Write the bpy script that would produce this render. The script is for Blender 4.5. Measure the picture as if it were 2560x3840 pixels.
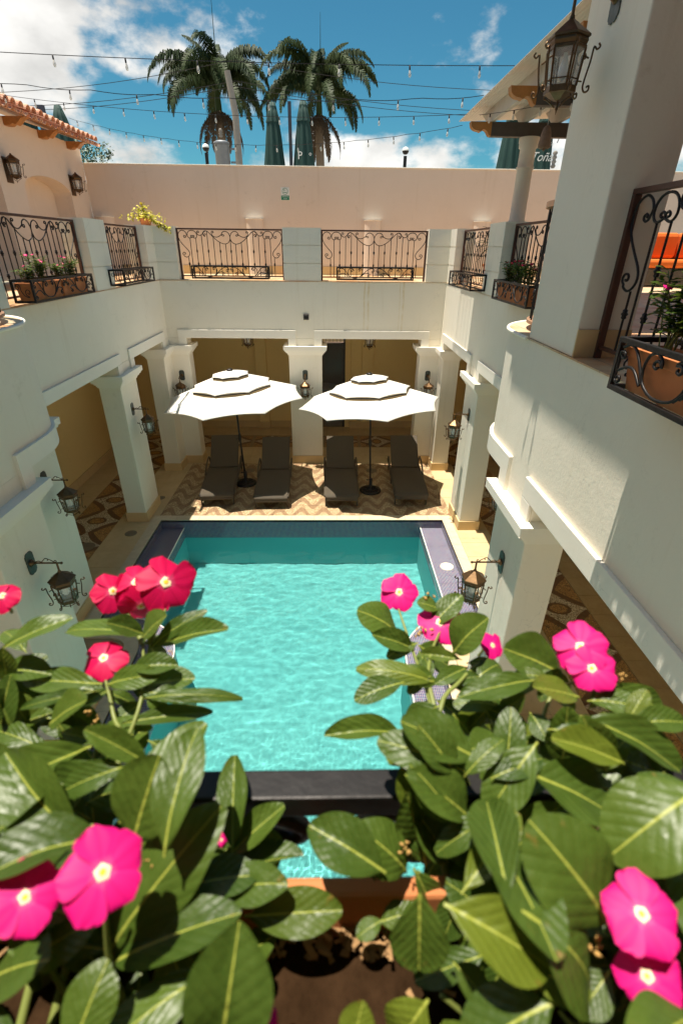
import bpy, bmesh, math, random
from mathutils import Vector, Matrix, Quaternion, noise
random.seed(7)
PI = math.pi
S = bpy.context.scene
COL = S.collection
for o in list(bpy.data.objects):
    bpy.data.objects.remove(o)

# ------------------------------------------------------------------ camera
cam = bpy.data.cameras.new('camera')
cam_o = bpy.data.objects.new('camera', cam)
COL.objects.link(cam_o)
S.camera = cam_o
cam.sensor_fit = 'VERTICAL'
cam.sensor_height = 36.0
cam.sensor_width = 24.0
cam.lens = 17.109
cam.clip_start = 0.02
cam.clip_end = 3000
PITCH, YAW, ROLL = math.radians(28.544), math.radians(1.41), math.radians(0.657)
cF = Vector((math.sin(YAW)*math.cos(PITCH), math.cos(YAW)*math.cos(PITCH), -math.sin(PITCH)))
cR = Vector((math.cos(YAW), -math.sin(YAW), 0))
cU = cR.cross(cF)
r2 = cR*math.cos(ROLL) + cU*math.sin(ROLL)
u2 = -cR*math.sin(ROLL) + cU*math.cos(ROLL)
cam_o.matrix_world = Matrix(((r2.x, u2.x, -cF.x, 0), (r2.y, u2.y, -cF.y, 0), (r2.z, u2.z, -cF.z, 4.9), (0, 0, 0, 1)))
cam.dof.use_dof = True
cam.dof.focus_distance = 7.5
cam.dof.aperture_fstop = 6.3

# ------------------------------------------------------------------ sky and sun
SUN_DIR = Vector((-0.160, 0.008, 1.0)).normalized()
world = bpy.data.worlds.new('World')
S.world = world
world.use_nodes = True
wn, wl = world.node_tree.nodes, world.node_tree.links
bg = wn['Background']
sky = wn.new('ShaderNodeTexSky')
sky.sky_type = 'NISHITA'
sky.sun_disc = False
sky.sun_elevation = math.asin(SUN_DIR.z)
sky.sun_rotation = math.atan2(SUN_DIR.x, SUN_DIR.y)
sky.air_density = 1.0
sky.dust_density = 0.35
sky.ozone_density = 1.4
bg.inputs['Strength'].default_value = 0.080

def wnode(t, **kw):
    n = wn.new(t)
    for k, v in kw.items():
        setattr(n, k, v)
    return n

def wmath(op, a, b=None, c=None, clamp=False):
    n = wn.new('ShaderNodeMath')
    n.operation = op
    n.use_clamp = clamp
    for i, v in enumerate((a, b, c)):
        if v is None:
            continue
        if isinstance(v, (int, float)):
            n.inputs[i].default_value = v
        else:
            wl.new(v, n.inputs[i])
    return n.outputs[0]

def build_sky():
    """Nishita sky with fair-weather cumulus: low banks round the horizon and thin high patches, one noise field over the whole dome."""
    tc = wnode('ShaderNodeTexCoord')
    sep = wnode('ShaderNodeSeparateXYZ')
    wl.new(tc.outputs['Generated'], sep.inputs[0])
    X, Y, Z = sep.outputs
    # horizon banks: direction noise stretched sideways
    mp = wnode('ShaderNodeMapping')
    mp.inputs['Scale'].default_value = (2.6, 2.6, 4.6)
    mp.inputs['Location'].default_value = (1.37, 0.4, 0.1)
    wl.new(tc.outputs['Generated'], mp.inputs[0])
    n1 = wnode('ShaderNodeTexNoise')
    n1.inputs['Scale'].default_value = 1.7
    n1.inputs['Detail'].default_value = 9
    n1.inputs['Roughness'].default_value = 0.56
    wl.new(mp.outputs[0], n1.inputs['Vector'])
    # the cover falls with height above the horizon
    el = wmath('ARCSINE', Z)
    low = wmath('MULTIPLY_ADD', el, -0.72, 0.235)
    low = wmath('MAXIMUM', low, 0.0)
    # a broad bank of cloud towards the west (left of the courtyard) that stands high
    dot = wnode('ShaderNodeVectorMath', operation='DOT_PRODUCT')
    wl.new(tc.outputs['Generated'], dot.inputs[0])
    dot.inputs[1].default_value = Vector((-0.66, 0.62, 0.42)).normalized()
    bank = wmath('SMOOTH_MIN', wmath('MULTIPLY_ADD', dot.outputs['Value'], 2.6, -2.18), 0.30, 0.05)
    bank = wmath('MAXIMUM', bank, -0.2)
    cover = wmath('MAXIMUM', low, bank)
    dens = wmath('ADD', n1.outputs['Fac'], cover)
    mask = wnode('ShaderNodeMapRange')
    mask.inputs['From Min'].default_value = 0.585
    mask.inputs['From Max'].default_value = 0.70
    mask.interpolation_type = 'SMOOTHSTEP'
    wl.new(dens, mask.inputs['Value'])
    # cloud body brightness varies with thickness
    n2 = wnode('ShaderNodeTexNoise')
    n2.inputs['Scale'].default_value = 3.1
    n2.inputs['Detail'].default_value = 7
    mp2 = wnode('ShaderNodeMapping')
    mp2.inputs['Scale'].default_value = (2.6, 2.6, 4.6)
    mp2.inputs['Location'].default_value = (1.37, 0.4, 0.24)
    wl.new(tc.outputs['Generated'], mp2.inputs[0])
    wl.new(mp2.outputs[0], n2.inputs['Vector'])
    body = wnode('ShaderNodeMapRange')
    body.inputs['From Min'].default_value = 0.3
    body.inputs['From Max'].default_value = 0.68
    body.inputs['To Min'].default_value = 8.2
    body.inputs['To Max'].default_value = 4.3
    wl.new(n2.outputs['Fac'], body.inputs['Value'])
    comb = wnode('ShaderNodeVectorMath', operation='SCALE')
    comb.inputs[0].default_value = (0.98, 0.95, 0.90)
    wl.new(body.outputs[0], comb.inputs['Scale'])
    # sky gain: the photograph's sky is a clear, slightly green blue
    tint = wnode('ShaderNodeMix', data_type='RGBA', blend_type='MULTIPLY')
    tint.inputs['Factor'].default_value = 1.0
    wl.new(sky.outputs[0], tint.inputs[6])
    tint.inputs[7].default_value = (0.21, 0.54, 0.57, 1)
    mix = wnode('ShaderNodeMix', data_type='RGBA')
    fac = wmath('MULTIPLY', mask.outputs[0], 0.93)
    wl.new(fac, mix.inputs['Factor'])
    wl.new(tint.outputs[2], mix.inputs[6])
    wl.new(comb.outputs[0], mix.inputs[7])
    wl.new(mix.outputs[2], bg.inputs['Color'])
build_sky()

sun = bpy.data.lights.new('sun', 'SUN')
sun.energy = 4.4
sun.angle = math.radians(0.53)
sun.color = (1.0, 0.925, 0.79)
sun_o = bpy.data.objects.new('sun', sun)
COL.objects.link(sun_o)
sun_o.location = (-3, 2, 30)
sun_o.rotation_euler = SUN_DIR.to_track_quat('Z', 'Y').to_euler()
sun.cycles.is_caustics_light = True

S.view_settings.view_transform = 'Standard'
S.view_settings.look = 'None'
S.view_settings.gamma = 1.0
S.view_settings.use_curve_mapping = False
S.view_settings.exposure = 1.0
S.render.engine = 'CYCLES'
S.cycles.use_denoising = True
S.cycles.max_bounces = 12
S.cycles.diffuse_bounces = 7
S.cycles.glossy_bounces = 4
S.cycles.transmission_bounces = 8
S.cycles.transparent_max_bounces = 12
S.cycles.sample_clamp_indirect = 6.0

# ------------------------------------------------------------------ helpers
class MB:
    """collects shapes; build() links them as ONE mesh object"""
    def __init__(s):
        s.v, s.f, s.sm = [], [], []
    def add(s, vs, fs, smooth=False):
        n = len(s.v)
        s.v += [tuple(p) for p in vs]
        s.f += [tuple(i+n for i in f) for f in fs]
        s.sm += [smooth]*len(fs)
        return s
    def box(s, x0, x1, y0, y1, z0, z1):
        v = [(x, y, z) for z in (z0, z1) for y in (y0, y1) for x in (x0, x1)]
        return s.add(v, [(0, 2, 3, 1), (4, 5, 7, 6), (0, 1, 5, 4), (1, 3, 7, 5), (3, 2, 6, 7), (2, 0, 4, 6)])
    def prism(s, poly, z0, z1, smooth=False):
        n = len(poly)
        v = [(x, y, z0) for x, y in poly] + [(x, y, z1) for x, y in poly]
        s.add(v, [tuple(range(n-1, -1, -1)), tuple(range(n, 2*n))])
        return s.add(v, [(i, (i+1) % n, n+(i+1) % n, n+i) for i in range(n)], smooth)
    def tube(s, pts, r, n=6, caps=True, flat=None, closed=False):
        """round tube, or a flat bar of half sizes flat=(a,b) held upright against axis Z when given; r may be a list"""
        pts = [Vector(p) for p in pts]
        m = len(pts)
        rs = r if isinstance(r, (list, tuple)) else [r]*m
        T = []
        for i in range(m):
            a = pts[i-1] if (i > 0 or closed) else pts[i]
            b = pts[(i+1) % m] if (i < m-1 or closed) else pts[i]
            t = (b-a)
            T.append(t.normalized() if t.length > 1e-9 else Vector((0, 0, 1)))
        up = Vector((0, 0, 1)) if abs(T[0].z) < 0.9 else Vector((1, 0, 0))
        nrm = (up - T[0]*up.dot(T[0])).normalized()
        vs = []
        for i in range(m):
            if i:
                ax = T[i-1].cross(T[i])
                if ax.length > 1e-7:
                    nrm = Quaternion(ax.normalized(), T[i-1].angle(T[i])) @ nrm
                nrm = (nrm - T[i]*nrm.dot(T[i])).normalized()
            bn = T[i].cross(nrm)
            for k in range(n):
                a = 2*PI*(k+.5)/n
                vs.append(pts[i] + nrm*math.cos(a)*rs[i] + bn*math.sin(a)*rs[i])
        fs = []
        for i in range(m if closed else m-1):
            for k in range(n):
                j = (i+1) % m
                fs.append((i*n+k, i*n+(k+1) % n, j*n+(k+1) % n, j*n+k))
        s.add(vs, fs, n > 4)
        if caps and not closed:
            s.add(vs, [tuple(range(n-1, -1, -1)), tuple(range((m-1)*n, m*n))])
        return s
    def lathe(s, prof, c=(0, 0, 0), n=16, smooth=True, caps=True, a0=0.0, axis=None):
        vs = []
        for r, z in prof:
            for k in range(n):
                a = 2*PI*k/n + a0
                vs.append((c[0]+r*math.cos(a), c[1]+r*math.sin(a), c[2]+z))
        fs = [(i*n+k, i*n+(k+1) % n, (i+1)*n+(k+1) % n, (i+1)*n+k) for i in range(len(prof)-1) for k in range(n)]
        s.add(vs, fs, smooth)
        if caps:
            m = len(prof)
            s.add(vs, [tuple(range(n-1, -1, -1)), tuple(range((m-1)*n, m*n))])
        return s
    def xf(s, M, start=0):
        s.v[start:] = [tuple(M @ Vector(p)) for p in s.v[start:]]
        return s
    def mesh(s, name, m=None):
        me = bpy.data.meshes.new(name)
        me.from_pydata(s.v, [], s.f)
        me.polygons.foreach_set('use_smooth', s.sm)
        if m is not None:
            me.materials.append(m)
        me.update()
        return me
    def build(s, name, m=None, parent=None, loc=None, bevel=0.0):
        o = bpy.data.objects.new(name, s.mesh(name, m))
        COL.objects.link(o)
        if parent is not None:
            o.parent = parent
        if loc is not None:
            o.location = loc
        if bevel:
            b = o.modifiers.new('edge', 'BEVEL')
            b.width = bevel
            b.segments = 2
            b.limit_method = 'ANGLE'
            b.angle_limit = math.radians(40)
        return o

def empty(name, loc=(0, 0, 0), rz=0.0, parent=None):
    o = bpy.data.objects.new(name, None)
    COL.objects.link(o)
    o.location = loc
    o.rotation_euler = (0, 0, rz)
    o.empty_display_size = 0.1
    if parent is not None:
        o.parent = parent
    return o

def tag(o, label=None, cat=None, group=None, kind=None):
    if label: o['label'] = label
    if cat: o['category'] = cat
    if group: o['group'] = group
    if kind: o['kind'] = kind
    return o

def put(name, mesh, parent=None, loc=(0, 0, 0), rot=(0, 0, 0), scale=None):
    o = bpy.data.objects.new(name, mesh)
    COL.objects.link(o)
    o.parent = parent
    o.location = loc
    o.rotation_euler = rot
    if scale is not None:
        o.scale = scale
    return o

KIDS = {}
def kids(o):
    return [c for c in bpy.data.objects if c.parent == o]

def copy_tree(o, parent=None, tree=None):
    """a copy of a thing with copies of its parts and sub-parts"""
    c = o.copy()
    COL.objects.link(c)
    c.parent = parent
    for ch in (KIDS[o.name] if o.name in KIDS else KIDS.setdefault(o.name, kids(o))):
        copy_tree(ch, c)
    return c

def crom(pts, n=6):
    """Catmull-Rom through 2D or 3D points"""
    P = [Vector(p if len(p) == 3 else (p[0], p[1], 0)) for p in pts]
    P = [P[0]*2-P[1]] + P + [P[-1]*2-P[-2]]
    out = []
    for i in range(1, len(P)-2):
        for k in range(n):
            t = k/n
            a, b, c, d = P[i-1], P[i], P[i+1], P[i+2]
            out.append(0.5*((2*b)+(c-a)*t+(2*a-5*b+4*c-d)*t*t+(3*b-a-3*c+d)*t**3))
    out.append(P[-2])
    return out

# ------------------------------------------------------------------ materials
class MT:
    def __init__(s, name):
        s.m = bpy.data.materials.new(name)
        s.m.use_nodes = True
        s.n, s.l = s.m.node_tree.nodes, s.m.node_tree.links
        s.b = s.n['Principled BSDF']
    def nd(s, t, ins=None, **kw):
        n = s.n.new(t)
        for k, v in kw.items():
            setattr(n, k, v)
        for k, v in (ins or {}).items():
            s.set(n.inputs[k], v)
        return n
    def set(s, sock, v):
        if isinstance(v, bpy.types.NodeSocket):
            s.l.new(v, sock)
        elif isinstance(v, (tuple, list)) and len(v) == 3 and sock.type == 'RGBA':
            sock.default_value = (*v, 1)
        else:
            sock.default_value = v
    def p(s, **kw):
        for k, v in kw.items():
            s.set(s.b.inputs[k.replace('_', ' ')], v)
        return s
    def co(s, which='Object', scale=None, loc=None):
        o = s.nd('ShaderNodeTexCoord').outputs[which]
        if scale is not None or loc is not None:
            mp = s.nd('ShaderNodeMapping')
            if scale is not None:
                mp.inputs['Scale'].default_value = scale if isinstance(scale, (tuple, list)) else (scale,)*3
            if loc is not None:
                mp.inputs['Location'].default_value = loc
            s.l.new(o, mp.inputs[0])
            o = mp.outputs[0]
        return o
    def wco(s):
        return s.nd('ShaderNodeNewGeometry').outputs['Position']
    def noise(s, vec, scale, detail=4, rough=.55, out='Fac'):
        return s.nd('ShaderNodeTexNoise', {'Vector': vec, 'Scale': scale, 'Detail': detail, 'Roughness': rough}).outputs[out]
    def ramp(s, fac, stops):
        r = s.nd('ShaderNodeValToRGB')
        e = r.color_ramp.elements
        while len(e) < len(stops):
            e.new(.5)
        for i, (p, c) in enumerate(stops):
            e[i].position = p
            e[i].color = (*c, 1) if len(c) == 3 else c
        s.l.new(fac, r.inputs[0])
        return r.outputs[0]
    def math(s, op, a, b=None, c=None, clamp=False):
        n = s.nd('ShaderNodeMath', operation=op)
        n.use_clamp = clamp
        for i, v in enumerate((a, b, c)):
            if v is not None:
                s.set(n.inputs[i], v)
        return n.outputs[0]
    def mix(s, fac, a, b, blend='MIX'):
        n = s.nd('ShaderNodeMix', data_type='RGBA', blend_type=blend)
        s.set(n.inputs[0], fac)
        s.set(n.inputs[6], a if isinstance(a, bpy.types.NodeSocket) else (*a, 1))
        s.set(n.inputs[7], b if isinstance(b, bpy.types.NodeSocket) else (*b, 1))
        return n.outputs[2]
    def rng(s, v, a, b, c=0., d=1., smooth=False):
        n = s.nd('ShaderNodeMapRange', {'Value': v, 'From Min': a, 'From Max': b, 'To Min': c, 'To Max': d})
        if smooth:
            n.interpolation_type = 'SMOOTHSTEP'
        return n.outputs[0]
    def sep(s, v):
        return s.nd('ShaderNodeSeparateXYZ', {0: v}).outputs
    def bump(s, h, strength=.3, dist=.01):
        b = s.nd('ShaderNodeBump', {'Strength': strength, 'Distance': dist, 'Height': h})
        s.l.new(b.outputs[0], s.b.inputs['Normal'])
        return s

def plain(name, col, rough=.6, metal=0., var=.12, scale=8., bump=0., bscale=60., spec=None):
    """one colour with a little wear"""
    t = MT(name)
    c = t.co()
    n = t.noise(c, scale, 5)
    hi = tuple(min(1, x*(1+var)) for x in col)
    lo = tuple(x*(1-var) for x in col)
    t.p(Base_Color=t.mix(n, lo, hi), Roughness=t.rng(n, .2, .8, min(1, rough+.08), max(0, rough-.08)), Metallic=metal)
    if spec is not None:
        t.p(Specular_IOR_Level=spec)
    if bump:
        t.bump(t.noise(c, bscale, 4), bump, .004)
    return t.m

def plaster(name, col, stain=.10, bump=.25):
    t = MT(name)
    w = t.wco()
    big = t.noise(w, .9, 6, .6)
    fine = t.noise(w, 14, 5, .6)
    c = t.mix(t.rng(big, .35, .75, 0, stain*2), col, tuple(x*.86 for x in (col[0], col[1]*.97, col[2]*.90)))
    # faint rain streaks: noise stretched down the wall
    mp = t.nd('ShaderNodeMapping')
    mp.inputs['Scale'].default_value = (5, 5, .35)
    t.l.new(w, mp.inputs[0])
    st = t.noise(mp.outputs[0], 1.6, 5, .62)
    c = t.mix(t.rng(st, .58, .78, 0, stain*2.2), c, tuple(x*k for x, k in zip(col, (.80, .75, .66))))
    c = t.mix(t.rng(fine, .6, .8, 0, .14), c, tuple(x*.78 for x in col))
    patch = t.noise(w, 1.7, 7, .72)      # repainted patches with a ragged edge
    c = t.mix(t.rng(patch, .605, .625, 0, stain*.7), c, tuple(min(1, x*1.10) for x in col))
    dirt = t.math('MULTIPLY', t.rng(t.noise(w, 2.6, 8, .75), .60, .70), t.rng(fine, .4, .6))
    c = t.mix(t.math('MULTIPLY', dirt, stain*1.6), c, (col[0]*.55, col[1]*.50, col[2]*.42))
    cr = t.nd('ShaderNodeTexVoronoi', {'Vector': t.nd('ShaderNodeVectorMath', {0: w, 1: t.noise(w, 3, 5, .6, 'Color')}, operation='ADD').outputs[0], 'Scale': .8}, feature='DISTANCE_TO_EDGE').outputs[0]
    c = t.mix(t.math('MULTIPLY', t.rng(cr, .0, .006, 1, 0), t.rng(big, .5, .65, 0, .45)), c, tuple(x*.55 for x in col))
    t.p(Base_Color=c, Roughness=.86, Specular_IOR_Level=.25)
    t.bump(t.math('ADD', t.noise(w, 45, 4, .6), t.math('MULTIPLY', t.noise(w, 6, 4), 1.6)), bump, .007)
    return t.m

M = {}
M['plaster'] = plaster('cream_plaster', (.82, .765, .65), .16, .22)
M['plaster_bounce_peach'] = plaster('bounce_tinted_plaster', (.74, .625, .525), .16)  # peach of light bounced off the terracotta floor, put into the plaster colour
M['plaster_tan'] = plaster('tan_plaster', (.86, .65, .30), .06)
M['trim'] = plaster('white_trim', (.84, .795, .70), .08, .15)
M['mold'] = plaster('stone_skirting', (.66, .48, .25), .12, .12)
# ------------------------------------------------------------------ floor and pool materials
def stone_mat(name, col, col2, scale=3., rough=.45, rnd=.18):
    t = MT(name)
    w = t.wco()
    r = t.nd('ShaderNodeObjectInfo').outputs['Random']
    n = t.noise(w, scale, 8, .62)
    v = t.noise(w, scale*3.3, 6, .7)
    c = t.mix(t.rng(n, .3, .72), col, col2)
    c = t.mix(t.rng(v, .55, .75, 0, .35), c, tuple(x*.62 for x in col))
    c = t.mix(t.math('MULTIPLY', r, rnd), c, tuple(x*.55 for x in col2))
    t.p(Base_Color=c, Roughness=t.rng(v, .3, .7, rough-.08, rough+.12))
    t.bump(v, .12, .003)
    return t.m
M['travertine'] = stone_mat('travertine_tile', (.52, .39, .21), (.62, .48, .28))
M['marble_brown'] = stone_mat('brown_marble_tile', (.40, .28, .14), (.50, .37, .20), 4, .32)
M['coping'] = stone_mat('coping_stone', (.52, .43, .30), (.63, .53, .37), 9, .6)
M['grout'] = plain('grout', (.34, .26, .16), .9, 0, .1)

def wave_mat():
    """printed floor tile: crazy-paving stones in two tones, parted by an S-shaped wave"""
    t = MT('wave_tile')
    x, y, z = t.sep(t.co())
    r = t.nd('ShaderNodeObjectInfo').outputs['Random']
    k = 2*PI/.463
    ph = t.math('MULTIPLY', t.math('SINE', t.math('MULTIPLY', x, k)), 2.35)
    s = t.math('SINE', t.math('ADD', t.math('MULTIPLY', y, k), ph))
    light = t.rng(s, -.10, -.04)
    w = t.wco()
    vor = t.nd('ShaderNodeTexVoronoi', {'Vector': w, 'Scale': 21.0}, feature='DISTANCE_TO_EDGE').outputs[0]
    vc = t.nd('ShaderNodeTexVoronoi', {'Vector': w, 'Scale': 21.0}).outputs['Color']
    edge = t.rng(vor, .05, .11)
    n = t.noise(w, 7, 5)
    lightc = t.mix(edge, (.25, .155, .07), t.mix(t.rng(vc, 0, 1, 0, .5), (.56, .44, .27), (.45, .33, .19)))
    darkc = t.mix(t.rng(vor, .02, .05), (.12, .065, .032), t.mix(n, (.34, .215, .12), (.27, .165, .09)))
    c = t.mix(light, darkc, lightc)
    seam = t.rng(t.math('ABSOLUTE', t.math('ADD', s, .07)), .03, .10)
    c = t.mix(seam, (.48, .37, .22), c)
    c = t.mix(t.math('MULTIPLY', r, .16), c, (.20, .12, .06))
    t.p(Base_Color=c, Roughness=.5)
    t.bump(t.math('MULTIPLY', vor, 2.0), .15, .003)
    return t.m
M['wave'] = wave_mat()

def mosaic_mat():
    """broken-stone mosaic carpet: pale concave star, oval medallion, brown curling bands, ochre corners (local metres, module .924 x .87)"""
    t = MT('mosaic_carpet')
    x, y, z = t.sep(t.co())
    w = t.wco()
    wob = t.math('MULTIPLY', t.math('SUBTRACT', t.noise(w, 5, 3), .5), .10)
    u = t.math('DIVIDE', x, .435)
    v = t.math('DIVIDE', y, .462)
    au = t.math('POWER', t.math('ABSOLUTE', u), .72)
    av = t.math('POWER', t.math('ABSOLUTE', v), .72)
    star = t.math('ADD', t.math('ADD', au, av), wob)
    e = t.math('ADD', t.math('POWER', t.math('DIVIDE', u, .44), 2.0), t.math('POWER', t.math('DIVIDE', v, .30), 2.0))
    vor = t.nd('ShaderNodeTexVoronoi', {'Vector': w, 'Scale': 26.0}, feature='DISTANCE_TO_EDGE').outputs[0]
    vcn = t.nd('ShaderNodeTexVoronoi', {'Vector': w, 'Scale': 26.0}).outputs['Color']
    g = t.rng(vor, .03, .09)
    rv = t.sep(vcn)[0]
    pale = t.mix(rv, (.74, .66, .50), (.54, .44, .29))
    ochre = t.mix(rv, (.42, .21, .07), (.56, .33, .12))
    brown = t.mix(rv, (.13, .055, .025), (.20, .09, .04))
    c = t.mix(t.rng(star, 1.10, 1.11), pale, brown)
    c = t.mix(t.rng(star, 1.40, 1.41), c, ochre)
    c = t.mix(t.rng(e, .98, 1.02), brown, c)
    c = t.mix(t.rng(e, .48, .5), ochre, c)
    c = t.mix(g, (.13, .08, .045), c)
    t.p(Base_Color=c, Roughness=.5)
    t.bump(vor, .2, .004)
    return t.m
M['mosaic'] = mosaic_mat()

def glass_tile_mat():
    t = MT('pool_glass_mosaic')
    g = t.nd('ShaderNodeNewGeometry')
    px, py, pz = t.sep(g.outputs['Position'])
    nx, ny, nz = t.sep(g.outputs['True Normal'])
    flat = t.math('GREATER_THAN', t.math('ABSOLUTE', nz), .5)
    h = t.math('ADD', t.math('MULTIPLY', px, t.math('ABSOLUTE', ny)), t.math('MULTIPLY', py, t.math('ABSOLUTE', nx)))
    a = t.mix(flat, t.nd('ShaderNodeCombineXYZ', {0: h, 1: pz}).outputs[0], t.nd('ShaderNodeCombineXYZ', {0: px, 1: py}).outputs[0])
    sc = t.nd('ShaderNodeVectorMath', {0: a}, operation='SCALE')
    sc.inputs['Scale'].default_value = 1/.025
    fr = t.nd('ShaderNodeVectorMath', {0: sc.outputs[0]}, operation='FRACTION').outputs[0]
    fl = t.nd('ShaderNodeVectorMath', {0: sc.outputs[0]}, operation='FLOOR').outputs[0]
    fx, fy, _ = t.sep(fr)
    d = t.math('MAXIMUM', t.math('ABSOLUTE', t.math('SUBTRACT', fx, .5)), t.math('ABSOLUTE', t.math('SUBTRACT', fy, .5)))
    tile = t.math('LESS_THAN', d, .435)
    wn_ = t.nd('ShaderNodeTexWhiteNoise', {'Vector': fl}).outputs['Value']
    cl = t.noise(g.outputs['Position'], 2.2, 2)
    tc = t.ramp(t.math('ADD', t.math('MULTIPLY', wn_, .75), t.math('MULTIPLY', cl, .25)), [(0, (.02, .025, .09)), (.35, (.06, .04, .17)), (.6, (.04, .09, .18)), (.85, (.10, .05, .14)), (1, (.05, .16, .18))])
    t.p(Base_Color=t.mix(tile, (.52, .47, .38), tc), Roughness=t.rng(tile, 0, 1, .8, .12))
    return t.m
M['glass_mosaic'] = glass_tile_mat()
t = MT('pool_plaster')
_w = t.wco()
_n = t.noise(_w, .8, 5)
t.p(Base_Color=t.mix(_n, (.095, .41, .425), (.15, .48, .475)), Roughness=.8)
M['pool_plaster'] = t.m
t = MT('pool_water')
t.n.remove(t.b)
_g = t.nd('ShaderNodeBsdfGlass', {'IOR': 1.333, 'Roughness': 0.0, 'Color': (.93, 1, .99)})
t.l.new(_g.outputs[0], t.n['Material Output'].inputs[0])
M['water'] = t.m

def terrace_mat():
    t = MT('terracotta_terrace_tile')
    w = t.wco()
    sc = t.nd('ShaderNodeVectorMath', {0: w}, operation='SCALE')
    sc.inputs['Scale'].default_value = 1/.3
    fr = t.nd('ShaderNodeVectorMath', {0: sc.outputs[0]}, operation='FRACTION').outputs[0]
    fx, fy, _ = t.sep(fr)
    d = t.math('MAXIMUM', t.math('ABSOLUTE', t.math('SUBTRACT', fx, .5)), t.math('ABSOLUTE', t.math('SUBTRACT', fy, .5)))
    n = t.noise(w, 2.3, 5)
    big = t.nd('ShaderNodeTexVoronoi', {'Vector': w, 'Scale': 1.6}).outputs['Color']
    c = t.mix(t.rng(n, .4, .62), (.52, .25, .10), (.60, .45, .27))
    c = t.mix(t.rng(t.sep(big)[0], .6, .7, 0, .6), c, (.62, .52, .36))
    c = t.mix(t.math('GREATER_THAN', d, .485), c, (.30, .20, .13))
    t.p(Base_Color=c, Roughness=.45)
    return t.m
M['terrace'] = terrace_mat()

# ------------------------------------------------------------------ dimensions (metres; the courtyard floor is z = 0, the camera stands at the origin, 4.9 m up)
XL, XR, YB, TH = -3.69, 2.52, 11.68, 0.38
XLN, XRN, YC = -2.84, 1.656, 4.6
Z1, ZL, ZP = 4.25, 3.06, 5.25
RB = XR - XRN

def arc(cx, cy, r, a0, a1, n=10):
    return [(cx+r*math.cos(math.radians(a0+(a1-a0)*i/n)), cy+r*math.sin(math.radians(a0+(a1-a0)*i/n))) for i in range(n+1)]

def mirx(path, s=-1.155):
    return [(s-x, y) for x, y in path]

def offset_path(path, d, closed=False):
    """moves a polyline sideways (to its left) by d with mitred corners"""
    n = len(path)
    out = []
    for i in range(n):
        p = Vector(path[i])
        a = Vector(path[i-1]) if (i > 0 or closed) else None
        b = Vector(path[(i+1) % n]) if (i < n-1 or closed) else None
        ns = []
        for q, r in ((a, p), (p, b)):
            if q is not None and r is not None and (r-q).length > 1e-9:
                t_ = (r-q).normalized()
                ns.append(Vector((-t_.y, t_.x)))
        if len(ns) == 2:
            m_ = (ns[0]+ns[1])
            m_ = m_.normalized() if m_.length > 1e-6 else ns[0]
            k = d/max(.3, m_.dot(ns[0]))
            out.append((p.x+m_.x*k, p.y+m_.y*k))
        else:
            out.append((p.x+ns[0].x*d, p.y+ns[0].y*d))
    return out

def ccw(poly):
    a = sum(poly[i-1][0]*poly[i][1]-poly[i][0]*poly[i-1][1] for i in range(len(poly)))
    return poly if a > 0 else poly[::-1]

def sheet(name, poly, z, m, parent=None):
    poly = ccw(poly)
    return MB().add([(x, y, z) for x, y in poly], [tuple(range(len(poly)))]).build(name, m, parent)

def wallstrip(mb, path, z0, z1, flip=False):
    v = [(x, y, z0) for x, y in path] + [(x, y, z1) for x, y in path]
    n = len(path)
    f = [(i, i+1, n+i+1, n+i) for i in range(n-1)]
    if flip:
        f = [q[::-1] for q in f]
    return mb.add(v, f)

# the far wall carries two rusty drip marks under one rack
def streak_plaster():
    m = M['plaster'].copy()
    m.name = 'cream_plaster_with_drips'
    nt = m.node_tree
    b = nt.nodes['Principled BSDF']
    src = b.inputs['Base Color'].links[0].from_socket
    t = MT.__new__(MT)
    t.m, t.n, t.l, t.b = m, nt.nodes, nt.links, b
    w = t.wco()
    x, y, z = t.sep(w)
    wob = t.math('MULTIPLY', t.math('SUBTRACT', t.noise(w, 3, 3), .5), .05)
    tot = None
    for cx, wd in ((.74, .022), (.83, .03), (1.60, .03), (1.52, .012)):
        d = t.math('ABSOLUTE', t.math('SUBTRACT', t.math('ADD', x, wob), cx))
        k = t.rng(d, wd*.3, wd, .55, 0)
        tot = k if tot is None else t.math('MAXIMUM', tot, k)
    fade = t.math('MULTIPLY', t.rng(z, 3.1, 4.0, .35, 1), t.rng(t.noise(w, 6, 4), .3, .6))
    c = t.mix(t.math('MULTIPLY', tot, fade), src, (.62, .47, .18))
    t.l.new(c, b.inputs['Base Color'])
    return m
M['plaster_streak'] = streak_plaster()

# ------------------------------------------------------------------ ground
g = MB()
for a in ((-900, 900, -900, -3), (-900, 900, 30, 900), (-900, -9, -3, 30), (14, 900, -3, 30)):
    g.add([(a[0], a[2], -.1), (a[1], a[2], -.1), (a[1], a[3], -.1), (a[0], a[3], -.1)], [(0, 1, 2, 3)])
tag(g.build('ground', plain('dry_ground', (.30, .26, .18), .95, 0, .25, .2)), 'dry ground beyond the hotel', None, None, 'structure')

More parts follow.
